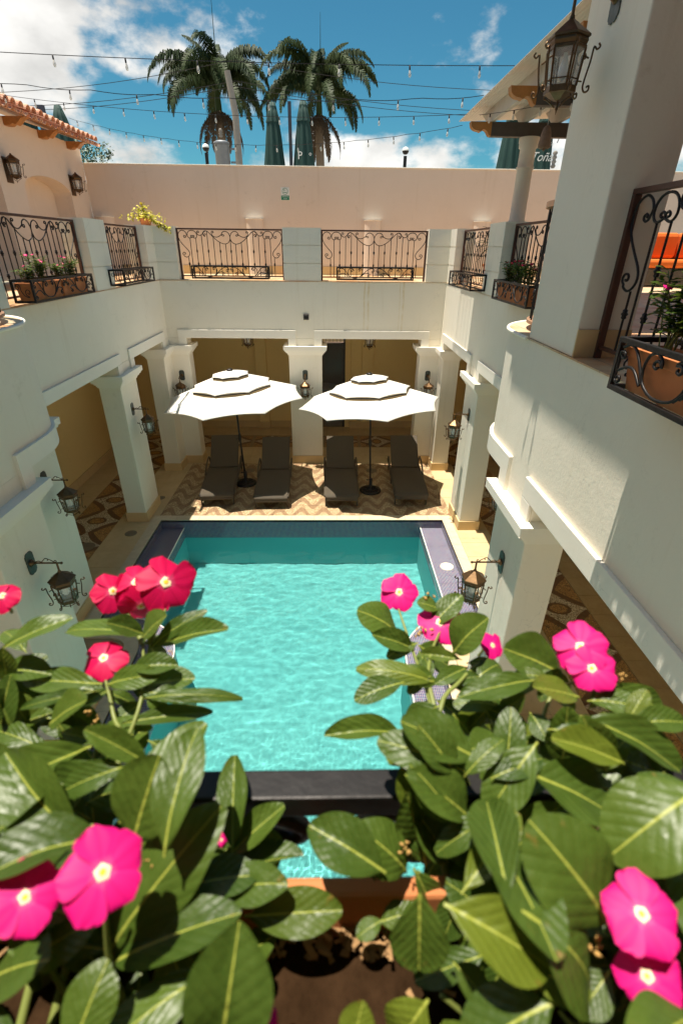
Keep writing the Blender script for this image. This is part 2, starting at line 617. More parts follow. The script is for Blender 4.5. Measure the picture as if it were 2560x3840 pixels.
# ------------------------------------------------------------------ pool
A_L = [(-3.43, 8.64), (-3.43, 5.45)] + arc(-3.10, 5.0, .45, 90, 0, 8) + [(-2.65, -.4)]
B_L = [(-3.0, 8.64)] + arc(-3.10, 5.0, .89, 83.5, 0, 12) + [(-2.21, -.4)]
A_R, B_R = mirx(A_L), mirx(B_L)
ZS, ZW, ZF = -.18, -.375, -1.65
pool = empty('swimming_pool')
tag(pool, 'turquoise swimming pool with dark glass mosaic ledges and stone coping', 'pool', None, 'structure')
shelf = MB()
for A, B in ((A_L, B_L), (A_R, B_R)):
    poly = ccw(A + B[::-1])
    shelf.add([(x, y, ZS) for x, y in poly], [tuple(range(len(poly)))])
    wallstrip(shelf, A, ZS, 0, A is A_L)
    wallstrip(shelf, B, ZW-.05, ZS, A is A_L)
wallstrip(shelf, [A_L[0], A_R[0]], ZW-.06, 0)
shelf.build('mosaic_ledge', M['glass_mosaic'], pool)
basin = MB()
loop = B_L + B_R[::-1]
wallstrip(basin, B_L, ZF, ZW-.05, True)
wallstrip(basin, B_R, ZF, ZW-.05)
wallstrip(basin, [(-3.0, 8.64), (1.845, 8.64)], ZF, ZW-.06)
wallstrip(basin, [(-2.21, -.4), (1.055, -.4)], ZF, .0, True)
poly = ccw(loop)
basin.add([(x, y, ZF) for x, y in poly], [tuple(range(len(poly)))])
bo = basin.build('basin', M['pool_plaster'], pool)
bo.cycles.is_caustics_receiver = True
for B in (B_L, B_R):
    MB().tube([(x, y, ZS+.001) for x, y in B], .012, 5).build('edge_trim', M['trim'], pool)
# the coping, stone by stone
def coping(path, side, step=.47):
    out = offset_path(path, side*.185)
    pts = []
    for i in range(len(path)-1):
        a, b, c, d = path[i], path[i+1], out[i], out[i+1]
        L = math.dist(a, b)
        k = max(1, round(L/step))
        for j in range(k):
            f0, f1 = (j+.004)/k, (j+.996)/k
            q = lambda p, r, t_: (p[0]+(r[0]-p[0])*t_, p[1]+(r[1]-p[1])*t_)
            MB().prism(ccw([q(a, b, f0), q(a, b, f1), q(c, d, f1), q(c, d, f0)]), -.03, .016).build('coping_stone', M['coping'], pool)
# inner lip overhangs the wall by 1 cm
coping([(-3.43, 8.64), (-3.43, 5.45), (-3.10, 5.45), (-2.86, 5.38), (-2.71, 5.22), (-2.65, 5.0), (-2.65, -.4)], -1)
coping(mirx([(-3.43, 8.64), (-3.43, 5.45), (-3.10, 5.45), (-2.86, 5.38), (-2.71, 5.22), (-2.65, 5.0), (-2.65, -.4)]), 1)
coping([(-3.615, 8.64), (2.46, 8.64)], 1)
# water: a rippled surface fine enough to throw caustics on the pool floor
NX, NY = 230, 400
X0, X1, Y0, Y1 = -2.99, 1.835, -.39, 8.63
vs = []
for j in range(NY+1):
    y = Y0+(Y1-Y0)*j/NY
    for i in range(NX+1):
        x = X0+(X1-X0)*i/NX
        k = .55+.9*max(0, min(1, (4.5-y)/3.5))
        h = .0056*noise.noise((x*2.1+.6*noise.noise((x*.9, y*.9, 9)), y*3.4, 0)) + .0030*noise.noise((x*4.6, y*7.5, 3.3)) + .0008*noise.noise((x*10, y*15, 7.7))
        h += k*.0004*noise.noise((x*21, y*26, 5.1))
        h = h*k*1.2 + .0016*max(0, min(1, (5.2-y)/3))*noise.noise((x*26, y*34, 2.2))
        vs.append((x, y, ZW+h))
fs = []
for j in range(NY):
    for i in range(NX):
        a = j*(NX+1)+i
        fs.append((a, a+1, a+NX+2, a+NX+1))
wo = MB()
wo.v, wo.f, wo.sm = vs, fs, [True]*len(fs)
wo = wo.build('pool_water', M['water'])
wo.cycles.is_caustics_caster = True
tag(wo, 'rippled turquoise water in the courtyard pool', None, None, 'structure')
sk = MB().lathe([(.118, ZS+.001), (.118, ZS+.014), (.105, ZS+.016), (.098, ZS+.010), (.012, ZS+.010)], (2.10, 7.25, 0), 24)
sk.lathe([(.008, ZS+.011), (.008, ZS+.02)], (2.10, 7.25, 0), 8)
tag(sk.build('skimmer_lid', plain('cream_plastic', (.78, .72, .56), .45, 0, .04)), 'round cream skimmer lid set in the mosaic ledge of the pool', 'lid')

# ------------------------------------------------------------------ courtyard floor
floor = empty('courtyard_floor')
tag(floor, 'tiled courtyard floor with mosaic carpets and a wave-patterned terrace', None, None, 'structure')
XWL, XWR, YW = -5.78, 4.60, 14.53
fl = MB()
for poly in ([(-6.2, -1), (-2.66, -1), (-2.66, -.4)] + A_L[::-1] + [(-6.2, 8.64)],
             [(5.2, -1), (1.50, -1), (1.50, -.4)] + A_R[::-1] + [(5.2, 8.64)],
             [(-6.2, 8.64), (5.2, 8.64), (5.2, 18.3), (-6.2, 18.3)]):
    poly = ccw(poly)
    fl.add([(x, y, -.010) for x, y in poly], [tuple(range(len(poly)))])
fl.build('grout_bed', M['grout'], floor)
def tile_mesh(name, w, d, m):
    return MB().box(-w/2+.0025, w/2-.0025, -d/2+.0025, d/2-.0025, -.011, 0).mesh(name, m)
def tile_field(name, x0, x1, y0, y1, nx, ny, m, skip=None):
    w, d = (x1-x0)/nx, (y1-y0)/ny
    me = tile_mesh(name, w, d, m)
    for j in range(ny):
        for i in range(nx):
            c = (x0+(i+.5)*w, y0+(j+.5)*d)
            if skip and skip(*c):
                continue
            put(name, me, floor, (c[0], c[1], random.uniform(-.0012, .0012)))
tile_field('wave_tile', -3.51, 2.509, 8.832, 11.61, 13, 6, M['wave'])
tile_field('floor_tile', -4.28, -3.62, 2.0, 8.83, 1, 15, M['travertine'], lambda x, y: y < 5.3)
tile_field('floor_tile', -4.28, -3.52, 8.84, 11.6, 2, 6, M['travertine'])
tile_field('floor_tile', -5.78, -5.17, 3.0, 12.78, 1, 16, M['travertine'])
tile_field('floor_tile', 2.47, 3.10, 5.4, 11.6, 1, 13, M['travertine'])
tile_field('floor_tile', 1.70, 3.10, 1.0, 5.38, 3, 9, M['travertine'])
tile_field('floor_tile', 3.98, 4.60, 1.0, 12.78, 1, 25, M['marble_brown'])
tile_field('floor_tile', -5.17, 3.98, 11.62, 12.79, 18, 2, M['travertine'], lambda x, y: x < -4.3 or x > 3.1)
tile_field('floor_tile', -5.78, 4.60, 13.76, 14.53, 22, 2, M['travertine'])
me = tile_mesh('mosaic_panel', .87, .924, M['mosaic'])
for k in range(12):
    put('mosaic_panel', me, floor, (-4.715, 8.635+.924*(k-7), 0))
    put('mosaic_panel', me, floor, (3.535, 8.635+.924*(k-7), 0))
for k in range(9):
    put('mosaic_panel', me, floor, (-4.75+1.0*k+.01*k, 13.262, 0), (0, 0, PI/2))
drm = plain('drain_bronze', (.22, .18, .13), .55, .3)
drn = MB().lathe([(.112, 0), (.112, .004), (.10, .006), (.02, .006)], n=24)
for k in range(5):
    a = k*2*PI/5
    drn.box(.0, .09, -.004, .004, .006, .008).xf(Matrix.Rotation(a, 4, 'Z'), len(drn.v)-8)
drn = drn.mesh('drain_cover', drm)
for x, y, s_, lb in ((-3.86, 8.14, 1., 'round floor drain in the plain tiles beside the pool coping'),
                     (-4.50, 7.66, 1.35, 'worn round drain cover set in the mosaic carpet under the arcade'),
                     (-2.024, 11.17, 1.25, 'round floor drain behind the umbrella with the leaning pole'),
                     (1.01, 11.17, 1.2, 'round floor drain behind the upright umbrella near the arcade'),
                     (-3.74, 9.66, .75, 'small floor drain beside the pillar at the edge of the wave tiles')):
    tag(put('drain_cover', drn, None, (x, y, .001), scale=(s_, s_, 1)), lb, 'drain', 'floor drains')

# ------------------------------------------------------------------ the building round the courtyard
H = empty('courtyard_building')
tag(H, 'cream plastered two-storey courtyard building with pillared arcade and parapet', 'building')
def P(name, mb, m='plaster', bevel=.008):
    return mb.build(name, M[m], H, bevel=bevel)
# lintel walls above the arcade
P('lintel_wall', MB().box(XL-TH, XR+TH, YB, YB+TH, ZL, Z1-.012), 'plaster_streak')
P('lintel_wall', MB().box(XL-TH, XL, 5.46, YB, ZL, Z1-.012))
P('lintel_wall', MB().box(XR, XR+TH, 5.46, YB, ZL, Z1-.012))
cR_ = arc(XR, YC, RB, 90, 180, 24)
cL_ = arc(XL, YC, XLN-XL, 90, 0, 24)
P('curved_wall', MB().prism(ccw(cR_ + [(XRN, -.4), (XRN+.36, -.4)] + arc(XR, YC, RB-.36, 180, 90, 16)), ZL, Z1-.012, False), bevel=.006)
P('curved_wall', MB().prism(ccw(cL_ + [(XLN, -.4), (XLN-.36, -.4)] + arc(XL, YC, XLN-XL-.36, 0, 90, 16)), ZL, Z1-.012, False), bevel=.006)
P('lintel_wall', MB().box(XLN-.36, XRN+.36, -.78, -.4, ZL, Z1-.012))
# arcade ceilings / terrace slabs
P('ceiling_slab', MB().box(-6.3, XL-TH, -.78, 14.7, 4.02, Z1-.014), 'plaster', 0)
P('ceiling_slab', MB().box(XR+TH, 8.6, -.78, 14.7, 4.02, Z1-.014), 'plaster', 0)
P('ceiling_slab', MB().box(XL-TH, XR+TH, YB+TH, 14.7, 4.02, Z1-.014), 'plaster', 0)
P('ceiling_slab', MB().box(XL-TH, XLN-.36, -.78, YC, 4.02, Z1-.014), 'plaster', 0)
P('ceiling_slab', MB().box(XRN+.36, XR+TH, -.78, YC, 4.02, Z1-.014), 'plaster', 0)
P('ceiling_slab', MB().box(XL-TH, XR+TH, -3.0, -.78, 4.02, Z1-.014), 'plaster', 0)
# arcade back walls
P('arcade_wall', MB().box(-6.3, XWL, -.78, YW, 0, 4.02), 'plaster_tan', 0)
P('arcade_wall', MB().box(XWR, 5.2, -.78, YW, 0, 4.02), 'plaster_tan', 0)
P('arcade_wall', MB().box(-6.3, -.30, YW, YW+.25, 0, 4.02), 'plaster_tan', 0)
P('arcade_wall', MB().box(.42, 5.2, YW, YW+.25, 0, 4.02), 'plaster_tan', 0)
P('arcade_wall', MB().box(-.30, .42, YW, YW+.25, 2.95, 4.02), 'plaster_tan', 0)
P('pilaster', MB().box(-2.17, -1.86, YW-.12, YW-.001, .2, 4.02), 'plaster_tan')
P('pilaster', MB().box(.58, .90, YW-.06, YW-.001, .2, 4.02), 'plaster_tan')
P('pilaster', MB().box(.90, 1.22, YW-.13, YW-.001, .2, 4.02), 'plaster_tan')
P('pilaster', MB().box(4.45, 4.599, 11.0, 11.4, .2, 4.02), 'plaster_tan')
for x0, x1 in ((-5.78, -2.19), (-2.19, -1.84), (-1.84, -.30), (.56, 1.24), (1.24, 4.6)):
    y0 = YW-.15 if x1-x0 < .7 else YW-.03
    n = max(1, round((x1-x0)/.46))
    for i in range(n):
        a, b = x0+(x1-x0)*i/n, x0+(x1-x0)*(i+1)/n
        P('skirting', MB().box(a+.002, b-.002, y0, YW-.0005, 0, .2), 'mold', .004)
for i in range(18):
    a = 4.0+.56*i
    P('skirting', MB().box(XWL+.0005, XWL+.03, a+.002, a+.558, 0, .2), 'mold', .004)
    P('skirting', MB().box(XWR-.03, XWR-.0005, a+.002, a+.558, 0, .2), 'mold', .004)

# pillars, each with capital and skirting
def pillar(poly, name='pillar', extra=.0):
    poly = ccw(poly)
    o = P(name, MB().prism(poly, 0, ZL-.0015), 'plaster', .012)
    cap = MB()
    for d, z0, z1 in ((.018, 2.690, 2.712), (.030, 2.712, 2.742), (.055, 2.742, 2.775), (.085, 2.775, 2.812), (.112, 2.812, 2.900)):
        cap.prism(offset_path(poly, -d, True), z0, z1)
    cap.build('capital', M['trim'], o, bevel=.012)
    MB().prism(offset_path(poly, -.022, True), 0, .195).build('base_molding', M['mold'], o, bevel=.006)
    return o
def rect(x0, x1, y0, y1):
    return [(x0, y0), (x1, y0), (x1, y1), (x0, y1)]
pillar(rect(-.976, -.208, YB, YB+TH))
pillar([(XL-TH, 11.155), (XL, 11.155), (XL, YB), (-3.28, YB), (-3.28, YB+TH), (XL-TH, YB+TH)])
pillar([(XR+TH, 11.2), (XR+TH, YB+TH), (2.07, YB+TH), (2.07, YB), (XR, YB), (XR, 11.2)])
pillar(rect(XL-TH, XL, 8.62, 9.40))
pillar(rect(XR, XR+TH, 8.27, 9.08))
pillar(rect(XL-TH, XL, 5.462, 6.20))
pillar(rect(XR, XR+TH, 5.462, 6.20))
pillar(rect(XLN-.35, XLN, 3.50, 4.28))
pillar(rect(XRN, XRN+.35, 3.50, 4.28))
pillar(rect(XLN-.35, XLN, -.4, .45))
pillar(rect(XRN, XRN+.35, -.4, .45))

# raised bands round the bay openings
TW, TD = .177, .034
def band_y(x, sgn, y0, y1, legs=(1, 1)):
    """a band on a wall that runs along y; sgn = +1 where the wall faces +x"""
    a, b = (x+.0005, x+TD) if sgn > 0 else (x-TD, x-.0005)
    mb = MB().box(a, b, y0-(TW if legs[0] else 0), y1+(TW if legs[1] else 0), ZL, ZL+TW)
    if legs[0]: mb.box(a, b, y0-TW, y0, 2.9005, ZL)
    if legs[1]: mb.box(a, b, y1, y1+TW, 2.9005, ZL)
    P('lintel_band', mb, 'trim', .006)
def band_x(x0, x1):
    a, b = YB-TD, YB-.0005
    P('lintel_band', MB().box(x0-TW, x1+TW, a, b, ZL, ZL+TW).box(x0-TW, x0, a, b, 2.9005, ZL).box(x1, x1+TW, a, b, 2.9005, ZL), 'trim', .006)
band_x(-3.28, -.976)
band_x(-.208, 2.07)
band_y(XL, 1, 9.40, 11.155)
band_y(XL, 1, 6.20, 8.62)
band_y(XR, -1, 9.08, 11.2)
band_y(XR, -1, 6.20, 8.27)
band_y(XLN, 1, .45, 3.50)
band_y(XRN, -1, .45, 3.50)
for cx, sx, xn in ((XR, 1, XRN), (XL, -1, XLN)):
    r = abs(cx-xn)
    a1 = 180 if sx > 0 else 0
    inner = [(xn, 4.28-TW)] + arc(cx, YC, r+.0005, a1, 90, 24)
    outer = [(xn-sx*TD, 4.28-TW)] + arc(cx, YC, r+TD, a1, 90, 24)
    mb = MB().prism(ccw(inner+outer[::-1]), ZL, ZL+TW)
    a, b = sorted((xn-sx*.0005, xn-sx*TD))
    mb.box(a, b, 4.28-TW, 4.28, 2.9005, ZL)
    P('lintel_band', mb, 'trim', 0)

# terrace floors (the tiles run out over the wall tops to the edge)
TF = empty('terrace_floor')
tag(TF, 'tiled upper terrace floor round the courtyard behind the railings', None, None, 'structure')
for poly in ([(XRN-.012, -3), (8.6, -3), (8.6, 14.4), (XR-.012, 14.4)] + arc(XR, YC, RB+.012, 90, 180, 24),
             [(XLN+.012, -3), (-6, -3), (-6, 14.4), (XL+.012, 14.4)] + arc(XL, YC, XLN-XL+.012, 90, 0, 24),
             [(XL+.013, YB-.012), (XR-.013, YB-.012), (XR-.013, 14.4), (XL+.013, 14.4)],
             [(XLN+.013, -3), (XRN-.013, -3), (XRN-.013, -.4), (XLN+.013, -.4)]):
    MB().prism(ccw(poly), Z1-.010, Z1).build('paving', M['terrace'], TF)
for path in (arc(XR, YC, RB+.016, 90, 180, 24) + [(XRN-.016, 4.25)], arc(XL, YC, XLN-XL+.016, 90, 0, 24) + [(XLN+.016, 4.25)]):
    MB().tube([(x, y, Z1-.004) for x, y in path], .016, 6).build('rounded_edge', M['trim'], TF)

# parapet posts with two shadow grooves
def post(poly, name='parapet_post', parent=H):
    poly = ccw(poly)
    mb = MB()
    ins = offset_path(poly, .012, True)
    for z0, z1 in ((Z1, 4.580), (4.598, 4.920), (4.938, ZP)):
        mb.prism(poly, z0, z1)
    for z0, z1 in ((4.58, 4.598), (4.92, 4.938)):
        mb.prism(ins, z0+.0002, z1-.0002)
    o = mb.build(name, M['plaster'], parent)
    b = o.modifiers.new('edge', 'BEVEL')
    b.width = .007
    b.segments = 2
    return o
post([(XL-TH, 11.18), (XL, 11.18), (XL, YB), (-3.245, YB), (-3.245, YB+TH), (XL-TH, YB+TH)])
post(rect(-1.01, -.212, YB, YB+TH))
post([(XR+TH, YB+TH), (2.056, YB+TH), (2.056, YB), (XR, YB), (XR, 11.18), (XR+TH, 11.18)])
post(rect(XL-TH, XL, 8.53, 9.28))
post(rect(XL-TH, XL, 5.47, 6.13))
post(rect(XR, XR+TH, 8.11, 8.89))
post(rect(XR, XR+TH, 5.47, 5.75))
# square columns that carry the roof over the terraces
for x0, x1 in ((XRN, XRN+.37),):
    c = P('square_column', MB().box(x0, x1, 3.43, 4.25, Z1+.0005, 7.0), 'plaster', .01)
    MB().prism(offset_path(ccw(rect(x0+.004, x1-.004, 3.434, 4.246)), -.010, True), Z1+.001, Z1+.175).build('skirting', M['mold'], c) if False else None
    MB().box(x0+.002, x1-.002, 3.418, 3.4295, Z1+.001, Z1+.18).build('skirting', M['mold'], c)
# near end wall of the terraces (behind the camera) and deep eaves with clay tiles
P('end_wall', MB().box(-6, 8.6, -3.2, -3.0, Z1, 6.9), 'plaster_bounce_peach', 0)
t = MT('clay_roof_tile')
_w = t.wco()
_r = t.nd('ShaderNodeObjectInfo').outputs['Random']
_n = t.noise(_w, 9, 6, .65)
_c = t.mix(_r, (.52, .21, .12), (.66, .34, .22))
_c = t.mix(t.rng(_n, .45, .72), _c, (.62, .47, .36))
_c = t.mix(t.rng(t.noise(_w, 3, 4), .6, .75, 0, .6), _c, (.24, .15, .11))
t.p(Base_Color=_c, Roughness=.85)
t.bump(_n, .2, .005)
M['clay'] = t.m
M['wood_orange'] = plain('stained_wood', (.40, .165, .04), .55, 0, .35, 14)
M['wood_dark'] = plain('dark_beam_paint', (.075, .06, .052), .65, 0, .2, 10)
def barrel(name, L, r0, r1, thick=.014, down=False, n=8):
    """one curved clay tile along +x, its high end at x = 0"""
    mb = MB()
    vs = []
    for x, r in ((0, r0), (L, r1)):
        for rr in (r, r-thick):
            for k in range(n+1):
                a = PI*k/n
                z = math.sin(a)*rr
                vs.append((x, math.cos(a)*rr, -z*.8 if down else z))
    m_ = n+1
    fs = []
    for k in range(n):
        fs += [(k, k+1, 2*m_+k+1, 2*m_+k), (m_+k+1, m_+k, 3*m_+k, 3*m_+k+1), (k+1, k, m_+k, m_+k+1), (2*m_+k, 2*m_+k+1, 3*m_+k+1, 3*m_+k)]
    for e in (0, n):
        fs.append((e, m_+e, 3*m_+e, 2*m_+e))
    return mb.add(vs, fs, False).mesh(name, M['clay'])
TILE_UP = barrel('roof_tile', .42, .068, .088)
TILE_DN = barrel('roof_tile', .42, .066, .084, down=True)
def tile_roof(parent, xe, ze, sgn, y0, y1, rows, pitch=.215, drop=.30):
    """clay tiles on a mono-pitch eave: edge line at x = xe, falling towards sgn*x"""
    n = round((y1-y0)/pitch)
    pitch = (y1-y0)/n
    slope = math.atan2(drop, 1)
    for j in range(n):
        for i in range(rows):
            y = y0+(j+.5)*pitch
            x = xe - sgn*(.42+i*.30)
            z = ze + (.42+i*.30)*drop + i*.012
            for me, dy, dz in ((TILE_UP, 0, .052), (TILE_DN, pitch/2, .020)):
                o = put('roof_tile', me, parent, (x+random.uniform(-.012, .012), y+dy+random.uniform(-.006, .006), z+dz),
                        (0, slope+random.uniform(-.015, .015), random.uniform(-.02, .02)))
                if sgn < 0:
                    o.rotation_euler = (0, slope, PI+random.uniform(-.02, .02))
# eaves above the near terraces, out of frame: they shade the upper wall
ER = empty('terrace_eave', (0, 0, 0))
tag(ER, 'clay tiled eave above the terrace with the orange sofa', 'roof')
MB().add([(1.15, -3, 6.93), (4.2, -3, 7.85), (4.2, 4.5, 7.85), (1.15, 4.5, 6.93), (1.15, -3, 6.97), (4.2, -3, 7.89), (4.2, 4.5, 7.89), (1.15, 4.5, 6.97)],
         [(0, 3, 2, 1), (4, 5, 6, 7), (0, 1, 5, 4), (1, 2, 6, 5), (2, 3, 7, 6), (3, 0, 4, 7)]).build('roof_deck', M['wood_orange'], ER)
MB().box(4.2, 8.6, -3.2, 4.5, 7.84, 7.90).build('roof_deck', M['wood_orange'], ER)  # unseen slab added to cut sunlit floor bounce on the square column
tile_roof(ER, 1.14, 6.98, -1, -1.0, 4.5, 2)
# the wing behind the camera: its roof and the roof of the opposite terrace
NR = empty('near_wing_roof', (0, 0, 0))
tag(NR, 'tiled roof over the terrace behind the balcony planter', 'roof')
MB().box(-6.6, 8.6, -3.2, -.10, 6.85, 6.95).build('roof_deck', M['wood_orange'], NR)
P('end_wall', MB().box(-6.6, -6.36, -3.2, -.78, Z1, 6.85), 'plaster_bounce_peach', 0)
P('end_wall', MB().box(8.4, 8.6, -3.2, -.78, Z1, 6.85), 'plaster_bounce_peach', 0)
# ------------------------------------------------------------------ upper terrace walls
TWL = empty('terrace_back_wall')
tag(TWL, 'tall plastered wall tinted peach for bounced light, closing the upper terrace behind the railings', 'wall')
MB().box(-5.96, 9.6, 14.4, 14.66, Z1, 6.60).build('wall', M['plaster_bounce_peach'], TWL, bevel=.01)
MB().box(-5.98, 9.6, 14.385, 14.675, 6.60, 6.625).build('coping', M['trim'], TWL, bevel=.006)
MB().box(-5.95, 9.5, 14.385, 14.3995, Z1, 4.45).build('skirting', M['mold'], TWL)
for x in (-5.66, -1.93, 1.06, 3.86):
    prof = arc(x, 14.3995, .21, 180, 360, 14)
    MB().prism(ccw(prof), Z1, 5.50).build('half_column', M['plaster_bounce_peach'], TWL)
    MB().prism(ccw(arc(x, 14.3995, .222, 180, 360, 14)), 5.50, 5.515).build('half_column_cap', M['trim'], TWL)
RT = MB().box(-9.5, 10, 14.66, 18.2, 6.0, 6.2)
tag(RT.build('roof_terrace', plain('roof_screed', (.45, .40, .33), .9)), 'flat roof terrace behind the tall wall where closed umbrellas stand', None, None, 'structure')

LBD = empty('tile_roofed_building')
tag(LBD, 'peach building with arched niches and a clay tiled eave beside the terrace', 'building')
def arch(y0, y1, zs, rise, n=14):
    c, r = (y0+y1)/2, (y1-y0)/2
    return [(c-r*math.cos(PI*i/n), zs+rise*math.sin(PI*i/n)) for i in range(n+1)]
yz = [(-.78, Z1), (6.0, Z1)] + arch(6.0, 7.93, 5.88, .26) + [(7.93, Z1), (8.75, Z1)] + arch(8.75, 10.68, 5.88, .26) + [(10.68, Z1), (11.50, Z1)] + arch(11.50, 13.44, 5.88, .26) + [(13.44, Z1), (14.399, Z1), (14.399, 6.93), (-.78, 6.93)]
mb = MB().prism(yz, 5.96, 6.36)
mb.v = [(-p[2], p[0], p[1]) for p in mb.v]
mb.build('arched_wall', M['plaster_bounce_peach'], LBD)
MB().box(-6.6, -6.36, -.78, 14.64, Z1, 6.93).build('niche_wall', M['plaster_bounce_peach'], LBD)
mb = MB().add([(-5.52, 6.0, 6.935), (-7.9, 6.0, 7.60), (-7.9, 14.3, 7.60), (-5.52, 14.3, 6.935), (-5.52, 6.0, 6.965), (-7.9, 6.0, 7.63), (-7.9, 14.3, 7.63), (-5.52, 14.3, 6.965)],
              [(0, 1, 2, 3), (4, 7, 6, 5), (0, 4, 5, 1), (1, 5, 6, 2), (2, 6, 7, 3), (3, 7, 4, 0)])
mb.build('eave_board', M['wood_orange'], LBD)
tile_roof(LBD, -5.44, 6.955, 1, 6.0, 14.30, 5, .222, .28)
MB().tube([(-7.9, 6, 7.72), (-7.9, 14.3, 7.72)], .12, 8).build('ridge_tile', M['clay'], LBD)
prof = crom([(-5.96, 6.80), (-5.86, 6.80), (-5.80, 6.83), (-5.75, 6.815), (-5.69, 6.85), (-5.63, 6.90), (-5.56, 6.925)], 4)
for y in (7.55, 8.85, 10.15, 11.38, 12.58, 13.80):
    mb = MB()
    pl = [(p.x, p.y) for p in prof] + [(-5.56, 6.934), (-5.96, 6.934)]
    mb.prism(pl, -.085, .085)
    mb.v = [(p[0], y+p[2], p[1]) for p in mb.v]
    mb.build('rafter_end', M['wood_orange'], LBD)

# ------------------------------------------------------------------ pergola
PG = empty('pergola', (2.72, 8.5, ZP))
PG.location = (0, 0, 0)
tag(PG, 'pergola with dark beams, carved orange beam ends and a pale corrugated roof', 'pergola')
t = MT('pale_corrugated_panel')
_x, _y, _z = t.sep(t.wco())
_s = t.math('SINE', t.math('MULTIPLY', _x, 150))
t.b.inputs['Base Color'].default_value = (.66, .58, .49, 1)
t.p(Roughness=.45)
t.bump(_s, .35, .006)
_tr = t.nd('ShaderNodeBsdfTranslucent', {'Color': (.80, .70, .58)})
_mx = t.nd('ShaderNodeMixShader', {0: .12})
t.l.new(t.b.outputs[0], _mx.inputs[1])
t.l.new(_tr.outputs[0], _mx.inputs[2])
t.l.new(_mx.outputs[0], t.n['Material Output'].inputs[0])
MB().add([(1.95, 4.56, 6.60), (6.6, 4.56, 6.78), (6.6, 9.32, 6.78), (1.95, 9.32, 6.60), (1.95, 4.56, 6.606), (6.6, 4.56, 6.786), (6.6, 9.32, 6.786), (1.95, 9.32, 6.606)],
         [(0, 3, 2, 1), (4, 5, 6, 7), (0, 1, 5, 4), (1, 2, 6, 5), (2, 3, 7, 6), (3, 0, 4, 7)]).build('roof_panel', t.m, PG)
M['rafter'] = plain('grey_rafter_paint', (.52, .47, .41), .6)
endp = crom([(2.23, 6.285), (2.20, 6.30), (2.165, 6.345), (2.12, 6.36), (2.085, 6.335), (2.055, 6.345), (2.00, 6.355), (1.955, 6.385), (1.94, 6.425), (1.935, 6.447)], 4)
for y in (8.5, 6.8, 5.1):
    b = MB().box(2.23, 6.6, y-.055, y+.055, 6.285, 6.447).build('beam', M['wood_dark'], PG, bevel=.004)
    mb = MB().prism([(p.x, p.y) for p in endp] + [(2.2295, 6.447)], -.054, .054)
    mb.v = [(p[0], y+p[2], p[1]) for p in mb.v]
    mb.build('beam_end', M['wood_orange'], b)
for x in (2.24, 2.70, 3.16, 3.62, 4.08, 4.54, 5.0):
    z = 6.598+(x-1.95)*.0387
    MB().add([(x-.03, 4.6, 6.447), (x+.03, 4.6, 6.447), (x+.03, 8.62, 6.447), (x-.03, 8.62, 6.447), (x-.03, 4.6, z-.003), (x+.03, 4.6, z-.001), (x+.03, 8.95, z-.001), (x-.03, 8.95, z-.003)],
             [(0, 3, 2, 1), (4, 5, 6, 7), (0, 1, 5, 4), (1, 2, 6, 5), (2, 3, 7, 6), (3, 0, 4, 7)]).build('rafter', M['rafter'], PG)
mc = MB().lathe([(.125, 0), (.125, .02), (.112, .04), (.109, .66), (.122, .665), (.122, .69), (.110, .70), (.107, .90), (.128, .915), (.13, .96), (.14, .98), (.14, 1.034)], (2.80, 8.5, ZP), 28)
mc.build('round_column', M['plaster_bounce_peach'], PG)
gd = MB().lathe([(.006, .0), (.018, -.003), (.036, -.02), (.05, -.06), (.062, -.12), (.07, -.17), (.068, -.20), (.05, -.212), (.03, -.20)], n=16)
gd.lathe([(.012, -.20), (.014, -.225), (.006, -.235)], n=8)
gl_ = empty('hanging_gourd', (2.42, 6.8, 6.12))
tag(gl_, 'brown gourd-shaped ornament hanging on a cord under the pergola beam', 'ornament')
gd.build('body', plain('brown_gourd', (.20, .115, .07), .7, 0, .3, 30, .3), gl_)
MB().tube([(0, 0, 0), (0, 0, .165)], .003, 5).build('cord', M['rafter'], gl_)

# ------------------------------------------------------------------ wrought iron
M['iron'] = plain('black_wrought_iron', (.022, .020, .020), .42, .6, .5, 25, .15)
M['iron_brown'] = plain('brown_railing_paint', (.085, .034, .022), .45, .2, .35, 12)
def sp(cx, cy, r, a_end, turns, d=1, n=10):
    """inner end to outer end of a small spiral (pixels, y down); d = +1 runs clockwise on the picture"""
    k = max(4, int(n*turns))
    return [(cx+(.22+.78*i/k)*r*math.cos(math.radians(a_end-d*360*turns*(1-i/k))), cy+(.22+.78*i/k)*r*math.sin(math.radians(a_end-d*360*turns*(1-i/k)))) for i in range(k+1)]
def mirp(path, c=740.):
    return [(2*c-x, y) for x, y in path]
SCROLLS = [
    sp(238, 285, 17, 0, 1.1, -1) + [(262, 262), (246, 232), (214, 220), (182, 240), (170, 285), (184, 340), (226, 398), (262, 442), (275, 478), (262, 508), (238, 521), (212, 510)] + sp(217, 480, 22, 110, 1.1, -1)[::-1],
    sp(312, 286, 14, 40, 1.0, 1) + [(292, 305), (272, 285), (273, 252), (292, 228), (320, 221), (350, 228), (370, 252), (374, 285), (356, 305)] + sp(338, 286, 14, 140, 1.0, -1)[::-1],
    sp(392, 238, 14, 180, 1.0, -1) + [(380, 258), (392, 270), (412, 274), (436, 258), (452, 232), (474, 222)],
    [(474, 222), (450, 240), (444, 264), (456, 283)] + sp(467, 266, 15, 90, 1.0, -1)[::-1],
    [(474, 222), (502, 236), (550, 288), (600, 334), (648, 361), (686, 366), (720, 348), (738, 312), (737, 276), (720, 242), (688, 226), (658, 238), (646, 264)] + sp(664, 274, 15, 180, 1.0, -1)[::-1],
    sp(552, 238, 14, 180, 1.0, -1) + [(540, 262), (556, 282), (584, 291), (616, 284), (645, 264)],
]
